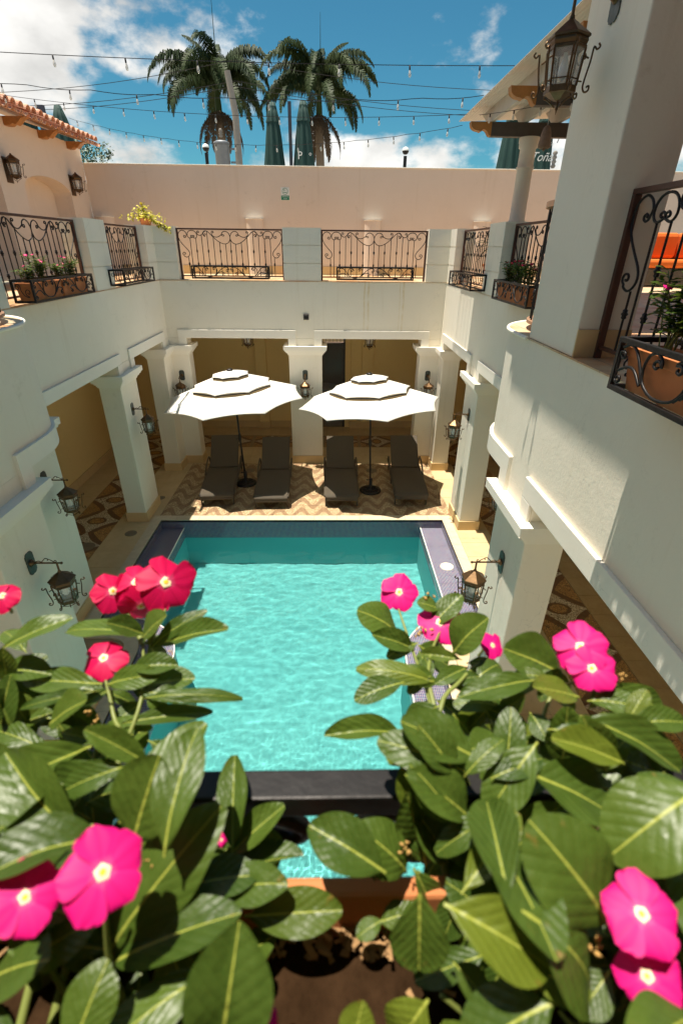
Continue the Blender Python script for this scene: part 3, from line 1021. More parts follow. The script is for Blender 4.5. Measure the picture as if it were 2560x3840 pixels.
BARS = [(297, 305), (360, 305), (425, 272), (487, 226), (553, 290), (620, 345), (685, 366), (740, 310)]
def railing(W, name, label, loc, rz, group='iron terrace railings', base=.075, height=.955, dark=False):
    """an iron railing along local +x, W wide, standing on z = loc.z"""
    o = empty(name, loc, rz)
    tag(o, label, 'railing', group)
    fx = lambda x: (x-152)/1176*W
    fz = lambda y: base+(735-y)/530*(height-base)
    fr = MB().box(0, W, -.022, .022, height-.012, height+.018).box(0, W, -.012, .012, base-.014, base+.010).box(0, .036, -.022, .022, .0, height-.012).box(W-.036, W, -.022, .022, .0, height-.012)
    fr.build('frame', M['iron_brown'], o, bevel=.003)
    r = .0078
    def scr(pts):
        P3 = [(fx(q.x), 0, fz(q.y)) for q in crom(pts, 3)]
        MB().tube(P3, r, 5).build('scroll', M['iron'], o)
    for s_ in SCROLLS:
        scr(s_)
        scr(mirp(s_))
    bars = [(x, y, k) for k, (x, y) in enumerate(BARS)] + [(1480-x, y, k) for k, (x, y) in enumerate(BARS[:-1])] + [(258, 520, 9), (1222, 520, 9)]
    for x, y, k in bars:
        X = fx(x)
        mb = MB().tube([(X, 0, base), (X, 0, fz(y))], r, 6)
        for z in ([fz(598)] if k == 9 else [fz(450), fz(598)] if k in (1, 3, 5, 7) else []):
            mb.lathe([(.0078, -.030), (.016, -.023), (.014, -.011), (.022, 0), (.014, .011), (.016, .023), (.0078, .030)], (X, 0, z), 8)
        mb.build('bar', M['iron'], o)
    return o
INS = .17
railing(2.235, 'iron_railing', 'scrolled iron railing above the sunbeds and beside the yellow vine', (-3.245, YB+INS, Z1), 0)
railing(2.268, 'iron_railing', 'scrolled iron railing above the sunbeds, over the glass door bay', (-.212, YB+INS, Z1), 0)
railing(1.90, 'iron_railing', 'scrolled iron railing behind the empty planter rack below the yellow vine', (XL-INS, 9.28, Z1), PI/2)
railing(2.40, 'iron_railing', 'scrolled iron railing behind the pair of terracotta troughs with pink flowers', (XL-INS, 6.13, Z1), PI/2)
railing(2.29, 'iron_railing', 'scrolled iron railing in front of the potted palm', (XR+INS, 8.89, Z1), PI/2)
railing(2.36, 'iron_railing', 'scrolled iron railing between the round column post and the curved balcony', (XR+INS, 5.75, Z1), PI/2)
railing(2.45, 'iron_railing', 'large scrolled iron railing in front of the orange sofa', (XRN+.165, .98, Z1), PI/2)

def curved_railing(cx, sx, label):
    o = empty('curved_railing', (cx, YC, Z1))
    tag(o, label, 'railing', 'curved balcony railings')
    R_ = .70
    path = [(-sx*R_, -.32)] + [(-sx*R_*math.cos(math.radians(a)), R_*math.sin(math.radians(a))) for a in range(0, 95, 6)]
    hr = plain('brown_handrail', (.30, .17, .10), .55)
    for nm, z, w, h in (('handrail', .99, .034, .03), ('bottom_rail', .075, .03, .018)):
        inn, out = offset_path(path, -w), offset_path(path, w)
        MB().prism(ccw(inn+out[::-1]), z-h, z+h*.4).build(nm, hr, o)
    L = [0]
    for a, b in zip(path, path[1:]):
        L.append(L[-1]+math.dist(a, b))
    def at(s_):
        s_ = max(0, min(L[-1], s_))
        for i in range(len(L)-1):
            if s_ <= L[i+1]+1e-9:
                f = (s_-L[i])/(L[i+1]-L[i])
                return (path[i][0]+(path[i+1][0]-path[i][0])*f, path[i][1]+(path[i+1][1]-path[i][1])*f)
    n = 11
    for i in range(n):
        s_ = L[-1]*(i+.5)/n
        x, y = at(s_)
        top = .62 if i % 2 else .78
        mb = MB().tube([(x, y, .08), (x, y, top)], .0075, 6)
        for z in (.30, .62) if i % 2 == 0 else ():
            mb.lathe([(.007, -.03), (.016, -.022), (.014, -.010), (.023, 0), (.014, .010), (.016, .022), (.007, .03)], (x, y, z), 8)
        mb.build('bar', M['iron'], o)
        # hoops that link the bar tops under the handrail
        if i < n-1:
            pts = []
            for k in range(13):
                f = k/12
                px, py = at(s_+(f*1.6-.3)*L[-1]/n)
                pts.append((px, py, .62+.33*math.sin(PI*f)))
            MB().tube(pts, .007, 5).build('hoop', M['iron'], o)
    return o
curved_railing(XR, 1, 'curved iron balcony railing beside the big square column')
curved_railing(XL, -1, 'curved iron balcony railing on the shaded rounded wall end')

# planter racks
RACK = [
    sp(490, 672, 17, 0, 1.0, 1) + [(505, 655), (482, 640), (456, 652), (445, 690), (456, 730), (505, 756), (565, 748), (598, 712), (604, 672), (586, 645), (562, 646)] + sp(567, 665, 15, 225, 1., -1)[::-1],
    [(580, 742), (612, 706), (648, 668), (684, 645), (714, 642), (736, 664)] + sp(718, 684, 17, 330, 1.1, 1)[::-1],
    [(598, 730), (622, 706), (652, 697), (682, 708)] + sp(674, 736, 17, 300, 1.1, 1)[::-1],
    [(342, 652), (372, 640), (402, 652), (430, 690), (452, 732)],
    [(345, 720), (380, 702), (412, 706), (446, 740)],
    sp(350, 676, 14, 200, 1.0, -1) + [(336, 700), (338, 730)] + sp(350, 744, 14, 160, 1.0, 1)[::-1],
]
def rack(W, label, loc, rz, group='planter racks hung on the railings', D=.255, Hh=.25, wide=None):
    """planter rack: local +x along the railing, +y outwards; z = 0 at its bottom rails; a shallow tray of bars"""
    o = empty('planter_rack', loc, rz)
    tag(o, label, 'planter rack', group)
    b = .009
    fr = MB()
    for z in (0, Hh-.024):
        fr.box(0, W, D-.024, D, z, z+.024).box(0, W, 0, .024, z, z+.024).box(0, .024, .024, D-.024, z, z+.024).box(W-.024, W, .024, D-.024, z, z+.024)
    for x in (0, W-.024):
        fr.box(x, x+.024, D-.024, D, .024, Hh-.024).box(x, x+.024, 0, .024, .024, Hh-.024)
    fr.build('frame', M['iron'], o, bevel=.002)
    for k in range(7):
        x = W*(k+.5)/7
        MB().box(x-.012, x+.012, .018, D-.018, .004, .012).build('tray_bar', M['iron'], o)
    fx = lambda x: (x-320)/850*W
    fz = lambda y: .014+(775-y)/147*(Hh-.02)
    for s_ in RACK:
        for q in (s_, mirp(s_, 745)):
            MB().tube([(fx(p.x), D-.009, fz(p.y)) for p in crom(q, 3)], .0072, 5).build('scroll', M['iron'], o)
    for x in (.009, W-.009):
        for q in ([sp(60, 60, 38, 0, 1.2, 1) + [(100, 90), (130, 140), (180, 160)] + sp(190, 110, 42, 90, 1.2, -1)[::-1]]):
            MB().tube([(x, .02+p.x/250*(D-.04), .02+(200-p.y)/200*(Hh-.04)) for p in crom(q, 3)], .005, 5).build('side_scroll', M['iron'], o)
    return o
RZ = Z1+.035
def rack_on(side, a0, a1, label):
    if side == 'back':
        return rack(a1-a0, label, (a1, YB+.03, RZ), PI)
    if side == 'left':      # faces +x
        return rack(a1-a0, label, (XL-.0, a1, RZ), -PI/2)
    if side == 'right':     # faces -x
        return rack(a1-a0, label, (XR+.0, a0, RZ), PI/2)
    if side == 'near_right':
        return rack(a1-a0, label, (XRN+.0, a0, RZ), PI/2)
rack_on('back', -2.93, -1.31, 'empty scrolled planter rack above the sunbeds and beside the yellow vine')
rack_on('back', .12, 1.76, 'empty scrolled planter rack above the sunbeds, over the glass door bay')
rack_on('left', 9.06, 10.62, 'empty scrolled planter rack on the shaded parapet below the yellow vine')
rack_on('left', 6.24, 7.86, 'scrolled planter rack holding a pair of terracotta troughs on the shaded wall')
rack_on('right', 8.69, 10.32, 'empty scrolled planter rack in front of the potted palm')
rack_on('right', 6.10, 7.46, 'scrolled planter rack with pink flowers beside the curved balcony')
rack_on('near_right', .82, 2.455, 'large scrolled planter rack in front of the orange sofa')
fgr = rack(2.3, 'dark planter rack whose outer bar crosses between the largest leaves', (-1.15, -.012, RZ), 0)

# terracotta troughs
M['terracotta'] = plain('terracotta', (.50, .17, .055), .75, 0, .22, 7, .1)
M['soil'] = plain('potting_soil', (.030, .016, .008), 1.0, 0, .8, 55, 1.0, 160, .0)
def trough(L, label, loc, rz, D=.20, Hh=.20, group='terracotta troughs'):
    o = empty('terracotta_trough', loc, rz)
    tag(o, label, 'planter', group)
    def ring(l, d, z):
        return [(x, y, z) for x, y in ((-l, -d), (l, -d), (l, d), (-l, d))]
    l, d = L/2, D/2
    rings = [ring(l*.93, d*.82, 0), ring(l*.975, d*.93, Hh-.045), ring(l*1.0, d*1.0, Hh-.045), ring(l, d, Hh), ring(l-.014, d-.014, Hh), ring(l*.965-.012, d*.92-.012, Hh-.05)]
    vs = [p for r in rings for p in r]
    fs = [(0, 3, 2, 1)]
    for i in range(len(rings)-1):
        for k in range(4):
            fs.append((i*4+k, i*4+(k+1) % 4, i*4+4+(k+1) % 4, i*4+4+k))
    MB().add(vs, fs).build('body', M['terracotta'], o, bevel=.004)
    mb = MB()
    nx, ny = max(6, int(L/.03)), 7
    for j in range(ny+1):
        for i in range(nx+1):
            x, y = -l*.95+2*l*.95*i/nx, -d*.86+2*d*.86*j/ny
            mb.v.append((x, y, Hh-.045+.008*noise.noise((x*30+loc[0]*7, y*30, 0))))
    for j in range(ny):
        for i in range(nx):
            a = j*(nx+1)+i
            mb.f.append((a, a+1, a+nx+2, a+nx+1))
            mb.sm.append(True)
    mb.build('soil', M['soil'], o)
    return o
TZ = RZ+.013
trough(.72, 'terracotta trough with pink flowers on the shaded parapet, beside the post', (XL+.125, 7.38, TZ), PI/2)
trough(.72, 'terracotta trough with pink flowers on the shaded parapet, towards the rounded balcony', (XL+.125, 6.64, TZ), PI/2)
trough(1.18, 'terracotta trough full of red-pink flowers next to the curved balcony railing', (XR-.125, 6.78, TZ), PI/2)
trough(1.45, 'large terracotta trough in the rack before the orange sofa', (XRN-.125, 1.70, TZ), PI/2)

# ------------------------------------------------------------------ lanterns
M['copper'] = plain('aged_copper', (.13, .075, .035), .42, .8, .55, 22, .2)
M['verdigris'] = plain('verdigris_plate', (.075, .085, .075), .5, .6, .5, 30, .3)
t = MT('lantern_glass')
t.p(Base_Color=(.82, .88, .86), Roughness=.06, Alpha=.28)
M['lglass'] = t.m
t = MT('bulb_glass')
t.p(Base_Color=(.92, .90, .84), Roughness=.25)
M['bulb'] = t.m
def hexring(r, z, c, a0=PI/6):
    return [(c[0]+r*math.cos(a0+k*PI/3), c[1]+r*math.sin(a0+k*PI/3), z) for k in range(6)]
def hexloft(mb, prof, c):
    vs = [p for r, z in prof for p in hexring(r, z, c)]
    m_ = len(prof)
    mb.add(vs, [(i*6+k, i*6+(k+1) % 6, i*6+6+(k+1) % 6, i*6+6+k) for i in range(m_-1) for k in range(6)] + [tuple(range(5, -1, -1)), tuple(range((m_-1)*6, m_*6))])
    return mb
def make_lantern(kind='arm'):
    """origin at the wall behind the plate; +x points away from the wall"""
    o = empty('wall_lantern' if kind != 'hang' else 'hanging_lantern')
    c = (.245, 0) if kind == 'arm' else (.13, 0) if kind == 'flush' else (0, 0)
    z0 = -.09
    if kind == 'arm':
        pl = []
        for k in range(24):            # scalloped lozenge plate
            y, z = [(-.058, -.075), (.058, -.075), (.058, .075), (-.058, .075)][k//6 % 4], 0
        out = []
        corner = [(-.036, -.118), (.036, -.118), (.062, -.088), (.062, .088), (.036, .118), (-.036, .118), (-.062, .088), (-.062, -.088)]
        for i in range(8):
            a, b = Vector(corner[i]), Vector(corner[(i+1) % 8])
            n = 9 if (b-a).length > .1 else 4
            for j in range(n):
                p = a.lerp(b, j/n)
                q = p*(1.0 if j % 2 else .955)
                out.append((q.x, q.y))
        mb = MB().prism(out, 0, .008)
        mb.v = [(p[2]+.001, p[0], p[1]) for p in mb.v]
        bp = mb.build('backplate', M['verdigris'], o)
        mb = MB().lathe([(.036, 0), (.036, .006), (.026, .016), (.018, .03)], n=14)
        mb.xf(Matrix.Translation((.009, 0, 0)) @ Matrix.Rotation(PI/2, 4, 'Y'))
        mb.build('boss', M['copper'], bp)
        mb = MB().tube([(.03, 0, 0), (.285, 0, 0)], .0085, 8).lathe([(.004, -.013), (.011, -.008), (.0135, 0), (.011, .008), (.004, .013)], (.29, 0, 0), 8)
        mb.tube([(.245, 0, 0), (.245, 0, z0)], .0095, 8)
        mb.build('arm', M['copper'], o)
        q = [(sx, 0, sz) for sx, sz in ((.05, .012), (.08, .022), (.105, .012), (.125, .03), (.15, .052), (.172, .045), (.165, .028), (.178, .04), (.20, .03), (.222, .012), (.24, .010), (.247, .022), (.236, .03), (.228, .022))]
        MB().tube(crom(q, 3), .0045, 5).build('arm_scroll', M['copper'], o)
    elif kind == 'flush':
        MB().box(0.001, .012, -.10, .10, -.50, -.10).build('backplate', M['copper'], o)
        z0 = -.05
    else:
        MB().tube([(0, 0, z0), (0, 0, .9)], .005, 6).build('chain', M['copper'], o)
    # roof, bands, bars
    hexloft(MB(), [(.014, z0+.004), (.016, z0-.012), (.118, z0-.085), (.124, z0-.090), (.124, z0-.100), (.112, z0-.104)], c).build('roof', M['copper'], o)
    fr = hexloft(MB(), [(.112, z0-.104), (.116, z0-.118), (.108, z0-.135), (.113, z0-.140), (.113, z0-.150), (.104, z0-.152)], c)
    hexloft(fr, [(.088, z0-.318), (.094, z0-.322), (.094, z0-.352), (.082, z0-.356)], c)
    top, bot = hexring(.108, z0-.150, c), hexring(.090, z0-.322, c)
    for a, b in zip(top, bot):
        fr.tube([a, b], .0072, 5)
    mid = hexring(.0925, z0-.290, c)
    fr.tube(mid, .0038, 4, closed=True)
    fr.build('frame', M['copper'], o)
    ti, bi = hexring(.103, z0-.151, c), hexring(.086, z0-.320, c)
    for k in range(6):
        MB().add([ti[k], ti[(k+1) % 6], bi[(k+1) % 6], bi[k]], [(0, 1, 2, 3)]).build('glass_pane', M['lglass'], o)
    hexloft(MB(), [(.082, z0-.356), (.03, z0-.385), (.01, z0-.39)], c).build('base', M['copper'], o)
    for k in range(6):
        a = PI/6+k*PI/3
        if kind == 'flush' and math.cos(a) < -.3:
            continue
        d = Vector((math.cos(a), math.sin(a), 0))
        q = [(.186, -.138), (.196, -.153), (.180, -.165), (.164, -.150), (.160, -.18), (.157, -.215), (.149, -.26), (.142, -.30), (.140, -.335), (.154, -.358), (.174, -.350), (.172, -.330), (.158, -.336)]
        mb = MB().tube(crom([(c[0]+d.x*(r-.01), c[1]+d.y*(r-.01), z0+z) for r, z in q], 3), .0056, 5)
        mb.tube([(c[0]+d.x*.105, c[1]+d.y*.105, z0-.185), (c[0]+d.x*.134, c[1]+d.y*.134, z0-.20)], .005, 5)
        mb.tube([(c[0]+d.x*.09, c[1]+d.y*.09, z0-.30), (c[0]+d.x*.118, c[1]+d.y*.118, z0-.305)], .004, 5)
        mb.build('side_scroll', M['copper'], o)
    fn = MB()
    for k in range(3):
        a = k*2*PI/3
        d = Vector((math.cos(a), math.sin(a), 0))
        fn.tube(crom([(c[0]+d.x*r, c[1]+d.y*r, z0+z) for r, z in ((.085, -.362), (.09, -.38), (.07, -.385), (.045, -.40), (.015, -.42))], 3), .004, 5)
    fn.lathe([(.004, -.385), (.008, -.395), (.005, -.415), (.011, -.425), (.005, -.435), (.001, -.455)], (c[0], c[1], z0), 8)
    fn.build('finial', M['copper'], o)
    MB().lathe([(.012, -.16), (.014, -.19), (.026, -.225), (.03, -.25), (.024, -.275), (.006, -.288)], (c[0], c[1], z0), 12).build('bulb', M['bulb'], o)
    return o
lan = make_lantern('arm')
SPOTS = [((XRN, 3.89, 2.229), PI, 'copper wall lantern on the sunlit pillar beside the pool mosaic ledge'),
         ((XLN, 3.87, 2.245), 0, 'copper wall lantern with verdigris plate on the shaded pillar by the rounded wall end'),
         ((XL, 5.78, 2.225), 0, 'copper wall lantern half behind a capital on the shaded side'),
         ((XL, 8.95, 2.215), 0, 'copper wall lantern on the shaded pillar next to the left sunbed row') ,
         ((XR, 8.62, 2.235), PI, 'copper wall lantern on the sunlit side pillar near the sunbeds'),
         ((XR, 5.80, 2.235), PI, 'copper wall lantern half hidden behind the sunlit pillar beside the pool ledge'),
         ((-.605, YB, 2.236), -PI/2, 'copper wall lantern on the middle pillar between the two umbrellas'),
         ((-3.50, YB, 2.214), -PI/2, 'copper wall lantern on the shaded corner pillar above a canopy edge'),
         ((2.295, YB, 2.234), -PI/2, 'copper wall lantern on the sunny corner pillar above a canopy edge'),
         ((XRN, 3.86, 6.19), PI, 'copper wall lantern high on the big square column against the sky')]
for i, (loc, rz, lb) in enumerate(SPOTS):
    o = lan if i == 0 else copy_tree(lan)
    o.location, o.rotation_euler = loc, (0, 0, rz)
    tag(o, lb.replace('left sunbed row', 'sunbeds'), 'lantern', 'wall lanterns')
fla = make_lantern('flush')
for i, (loc, lb) in enumerate((((-5.96, 13.58, 6.39), 'dark flush lantern on the peach wall near its corner'), ((-5.96, 11.02, 6.39), 'dark flush lantern on the peach wall between the two arches'))):
    o = fla if i == 0 else copy_tree(fla)
    o.location = loc
    tag(o, lb, 'lantern', 'flush wall lanterns')
hla = make_lantern('hang')
for i, (loc, lb) in enumerate((((-2.113, 13.0, 3.12), 'hanging lantern in the arcade bay with the plain back wall'), ((.99, 13.0, 3.11), 'hanging lantern in the arcade bay with the glass door'))):
    o = hla if i == 0 else copy_tree(hla)
    o.location = loc
    tag(o, lb, 'lantern', 'hanging arcade lanterns')

# small dark speaker on the far wall
o = empty('wall_speaker', (-.553, YB, 3.52))
tag(o, 'small square dark speaker on the wall above the middle pillar', 'speaker')
MB().box(-.06, .06, -.03, -.001, -.06, .06).build('housing', M['wood_dark'], o, bevel=.006)
MB().lathe([(.045, 0), (.045, .004), (.03, .006), (.01, .003)], n=16).xf(Matrix.Translation((0, -.0305, 0)) @ Matrix.Rotation(PI/2, 4, 'X')).build('grille', M['iron'], o)

# ------------------------------------------------------------------ smoking-area signs
M['sign_white'] = plain('sign_white', (.80, .80, .76), .4, 0, .03)
M['sign_green'] = plain('sign_green', (.02, .22, .12), .4, 0, .05)
def text(name, body, size, m, parent, loc, rot=(PI/2, 0, 0), shear=0.0, ext=.0006):
    cu = bpy.data.curves.new(name, 'FONT')
    cu.body = body
    cu.size = size
    cu.align_x = 'CENTER'
    cu.align_y = 'CENTER'
    cu.extrude = ext
    cu.shear = shear
    cu.materials.append(m)
    tmp = bpy.data.objects.new(name, cu)
    me = bpy.data.meshes.new_from_object(tmp)
    bpy.data.objects.remove(tmp)
    return put(name, me, parent, loc, rot)
def sign(loc, label):
    o = empty('smoking_area_sign', loc)
    tag(o, label, 'sign', 'smoking area signs')
    MB().box(-.105, .105, -.006, -.0005, -.135, .135).build('plate', M['sign_white'], o)
    MB().box(-.10, .10, -.0085, -.0062, -.13, -.035).build('green_panel', M['sign_green'], o)
    pts = [(.066*math.cos(a), -.0075, .052+.066*math.sin(a)) for a in [k*PI/16 for k in range(32)]]
    MB().tube(pts, .006, 4, closed=True).build('ring', M['sign_green'], o)
    MB().box(-.042, .042, -.0085, -.0062, .022, .034).build('cigarette', M['sign_green'], o)
    MB().tube(crom([(-.03, -.0075, .05), (-.022, -.0075, .065), (-.035, -.0075, .08), (-.015, -.0075, .09), (.0, -.0075, .075), (.012, -.0075, .06)], 3), .004, 4).build('smoke_mark', M['sign_green'], o)
    text('lettering', 'SMOKING', .036, M['sign_white'], o, (0, -.0092, -.062))
    text('lettering', 'AREA', .036, M['sign_white'], o, (0, -.0092, -.104))
sign((-1.132, 14.4, 6.05), 'green and white smoking area sign on the tall peach wall above the railings')
sign((9.12, 14.4, 6.02), 'green and white smoking area sign on the wall past the big column')

# ------------------------------------------------------------------ glass door and the room behind it
DR = empty('glass_door', (.06, YW, 0))
tag(DR, 'dark framed glass door in the arcade back wall', 'door')
MB().box(-.36, -.31, .02, .08, 0, 2.95).box(.30, .36, .02, .08, 0, 2.95).box(-.31, .30, .02, .08, 2.88, 2.95).build('frame', M['wood_dark'], DR)
t = MT('door_glass')
t.p(Base_Color=(.5, .5, .5), Roughness=.03, Alpha=.12)
MB().box(-.31, .30, .045, .053, 0, 2.88).build('pane', t.m, DR)
RM = empty('dining_room', (0, 0, 0))
tag(RM, 'dim dining room seen through the glass door', 'room', None, 'structure')
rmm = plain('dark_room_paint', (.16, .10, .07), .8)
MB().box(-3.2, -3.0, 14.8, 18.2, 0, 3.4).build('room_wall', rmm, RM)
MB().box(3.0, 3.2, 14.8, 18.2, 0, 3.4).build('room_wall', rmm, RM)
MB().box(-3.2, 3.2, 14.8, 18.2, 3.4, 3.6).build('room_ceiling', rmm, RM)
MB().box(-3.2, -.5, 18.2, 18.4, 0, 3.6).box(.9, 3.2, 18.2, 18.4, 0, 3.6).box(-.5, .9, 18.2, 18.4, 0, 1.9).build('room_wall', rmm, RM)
for k in range(11):
    x = -.44+k*.13
    MB().box(x-.008, x+.008, 18.28, 18.3, 1.9, 3.6).build('window_bar', M['iron'], RM)
tag(MB().box(-4, 5, 20.6, 20.8, 0, 5.5).build('garden_wall', plain('yellow_wall', (.72, .50, .22), .8)), 'yellow wall outside the dining room window', 'wall')
tb = empty('dining_table', (-.25, 16.6, 0))
tag(tb, 'round dining table with pale cloth behind the glass door', 'table')
MB().lathe([(.45, .70), (.46, .745), (.45, .75), (.0, .75)], n=28).build('tabletop', plain('pale_cloth', (.42, .38, .36), .9), tb)
MB().lathe([(.25, 0), (.24, .03), (.05, .06), (.05, .70)], n=16).build('pedestal', M['wood_dark'], tb)
ch = empty('dining_chair', (.15, 15.9, 0))
tag(ch, 'dark metal dining chair with pale seat behind the glass door', 'chair')
MB().box(-.2, .2, -.2, .2, .44, .48).build('seat', M['sign_white'], ch)
for x in (-.18, .18):
    for y in (-.18, .18):
        MB().tube([(x, y, 0), (x, y, .95 if y > 0 and False or x > 0 else .44)], .013, 6).build('leg', M['iron'], ch)
MB().tube([(.18, -.18, .93), (.18, .18, .93)], .013, 6).build('backrest', M['iron'], ch)

# ------------------------------------------------------------------ orange sofa on the far terrace
SF = empty('outdoor_sofa', (7.2, 11.2, Z1))
tag(SF, 'dark wicker sofa with bright orange cushions on the upper terrace', 'sofa')
M['orange'] = plain('orange_cushion', (.68, .14, .012), .85, 0, .12, 5, .1)
M['wicker'] = None
# ------------------------------------------------------------------ wicker
def wicker(name, col):
    t = MT(name)
    x, y, z = t.sep(t.co())
    r = t.math('MULTIPLY', t.math('FLOOR', t.math('MULTIPLY', t.math('ADD', y, z), 62)), PI)
    s1 = t.math('SINE', t.math('ADD', t.math('MULTIPLY', x, 260), r))
    s2 = t.math('SINE', t.math('MULTIPLY', t.math('ADD', y, z), 62*2*PI))
    h = t.math('MULTIPLY', t.math('ADD', s1, 1.2), t.math('ADD', s2, 1.4))
    n = t.noise(t.co(), 12, 4)
    c = t.mix(t.rng(h, .5, 4), tuple(k*.30 for k in col), tuple(min(1, k*1.5) for k in col))
    t.p(Base_Color=t.mix(t.math('MULTIPLY', n, .4), c, tuple(k*.7 for k in col)), Roughness=.5)
    t.bump(h, .6, .004)
    return t.m
M['wicker'] = wicker('dark_wicker', (.135, .105, .072))
MB().box(-.95, .95, -.42, .42, .05, .34).box(-1.05, -.95, -.42, .42, .05, .62).box(.95, 1.05, -.42, .42, .05, .62).box(-1.05, 1.05, .42, .50, .05, .80).build('frame', M['wicker'], SF, bevel=.02)
for x in (-.47, .47):
    MB().box(x-.465, x+.465, -.44, .38, .345, .50).build('seat_cushion', M['orange'], SF, bevel=.05)
    MB().box(x-.46, x+.46, .16, .40, .505, .98).build('back_cushion', M['orange'], SF, bevel=.07)

# ------------------------------------------------------------------ sun loungers
def make_lounger():
    """origin under the foot end's middle; +y runs to the head"""
    o = empty('sun_lounger')
    W = .345
    prof = crom([(0, .215), (-.005, .255), (.03, .293), (.10, .312), (.35, .325), (.8, .318), (1.22, .315), (1.36, .318)], 4)
    mb = MB()
    n = len(prof)
    for s_ in (0, 1):
        for p in prof:
            for x in (-W, W):
                mb.v.append((x, p.x+.002, p.y-s_*.055))
    for i in range(n-1):
        a, b = 2*i, 2*n+2*i
        mb.f += [(a, a+1, a+3, a+2), (b+1, b, b+2, b+3), (a, a+2, b+2, b), (a+3, a+1, b+1, b+3)]
    mb.f += [(0, 2*n, 2*n+1, 1), (2*n-2, 2*n-1, 4*n-1, 4*n-2)]
    mb.sm = [True]*len(mb.f)
    so = mb.build('seat', M['wicker'], o)
    d = so.modifiers.new('edge', 'EDGE_SPLIT')
    d.split_angle = math.radians(40)
    # backrest: reclined about 38 degrees, slight S curve
    prof = crom([(1.37, .335), (1.50, .42), (1.68, .55), (1.85, .69), (2.0, .825), (2.06, .875)], 3)
    mb = MB()
    n = len(prof)
    nrm = Vector((.62, -.78))
    for s_ in (0, 1):
        for p in prof:
            for x in (-.325, .325):
                mb.v.append((x, p.x+nrm.x*s_*.045, p.y+nrm.y*s_*.045))
    for i in range(n-1):
        a, b = 2*i, 2*n+2*i
        mb.f += [(a, a+1, a+3, a+2), (b+1, b, b+2, b+3), (a, a+2, b+2, b), (a+3, a+1, b+1, b+3)]
    mb.f += [(0, 2*n, 2*n+1, 1), (2*n-2, 2*n-1, 4*n-1, 4*n-2)]
    mb.sm = [False]*len(mb.f)
    mb.build('backrest', M['wicker'], o, bevel=.006)
    for s_ in (-1, 1):
        MB().tube([(s_*.355, .05, .25), (s_*.355, .4, .272), (s_*.355, 1.3, .275), (s_*.355, 2.02, .265)], .024, 6).build('side_rail', M['wicker'], o)
        MB().tube(crom([(s_*.372, 1.0, .30), (s_*.378, 1.25, .40), (s_*.378, 1.55, .46), (s_*.375, 1.72, .45), (s_*.368, 1.76, .30)], 4), .019, 6).build('armrest', M['wicker'], o)
        for y in (.09, 1.15, 1.95):
            MB().tube([(s_*.335, y, .25), (s_*.335, y, .0)], .02, 6).build('leg', M['wicker'], o)
    MB().tube([(-.33, 1.95, .12), (.33, 1.95, .12)], .012, 6).build('stretcher', M['wicker'], o)
    MB().tube([(-.2, 1.75, .57), (-.2, 1.9, .27)], .01, 6).tube([(.2, 1.75, .57), (.2, 1.9, .27)], .01, 6).build('prop', M['iron'], o)
    return o
lo = make_lounger()
for i, (x, y, a, lb) in enumerate(((-2.418, 9.25, 4.0, 'dark wicker sun lounger between the shaded corner pillar and the leaning umbrella pole'),
                                   (-1.262, 9.13, 1.6, 'dark wicker sun lounger between an umbrella pole and the middle pillar'),
                                   (.228, 9.19, .2, 'dark wicker sun lounger with a sunlit head corner beside the upright umbrella pole'),
                                   (1.72, 9.26, -1.6, 'dark wicker sun lounger beside the sunny corner pillar'))):
    o = lo if i == 0 else copy_tree(lo)
    o.location, o.rotation_euler = (x, y, .003), (0, 0, math.radians(a))
    tag(o, lb, 'lounger', 'sun loungers on the wave tiles')

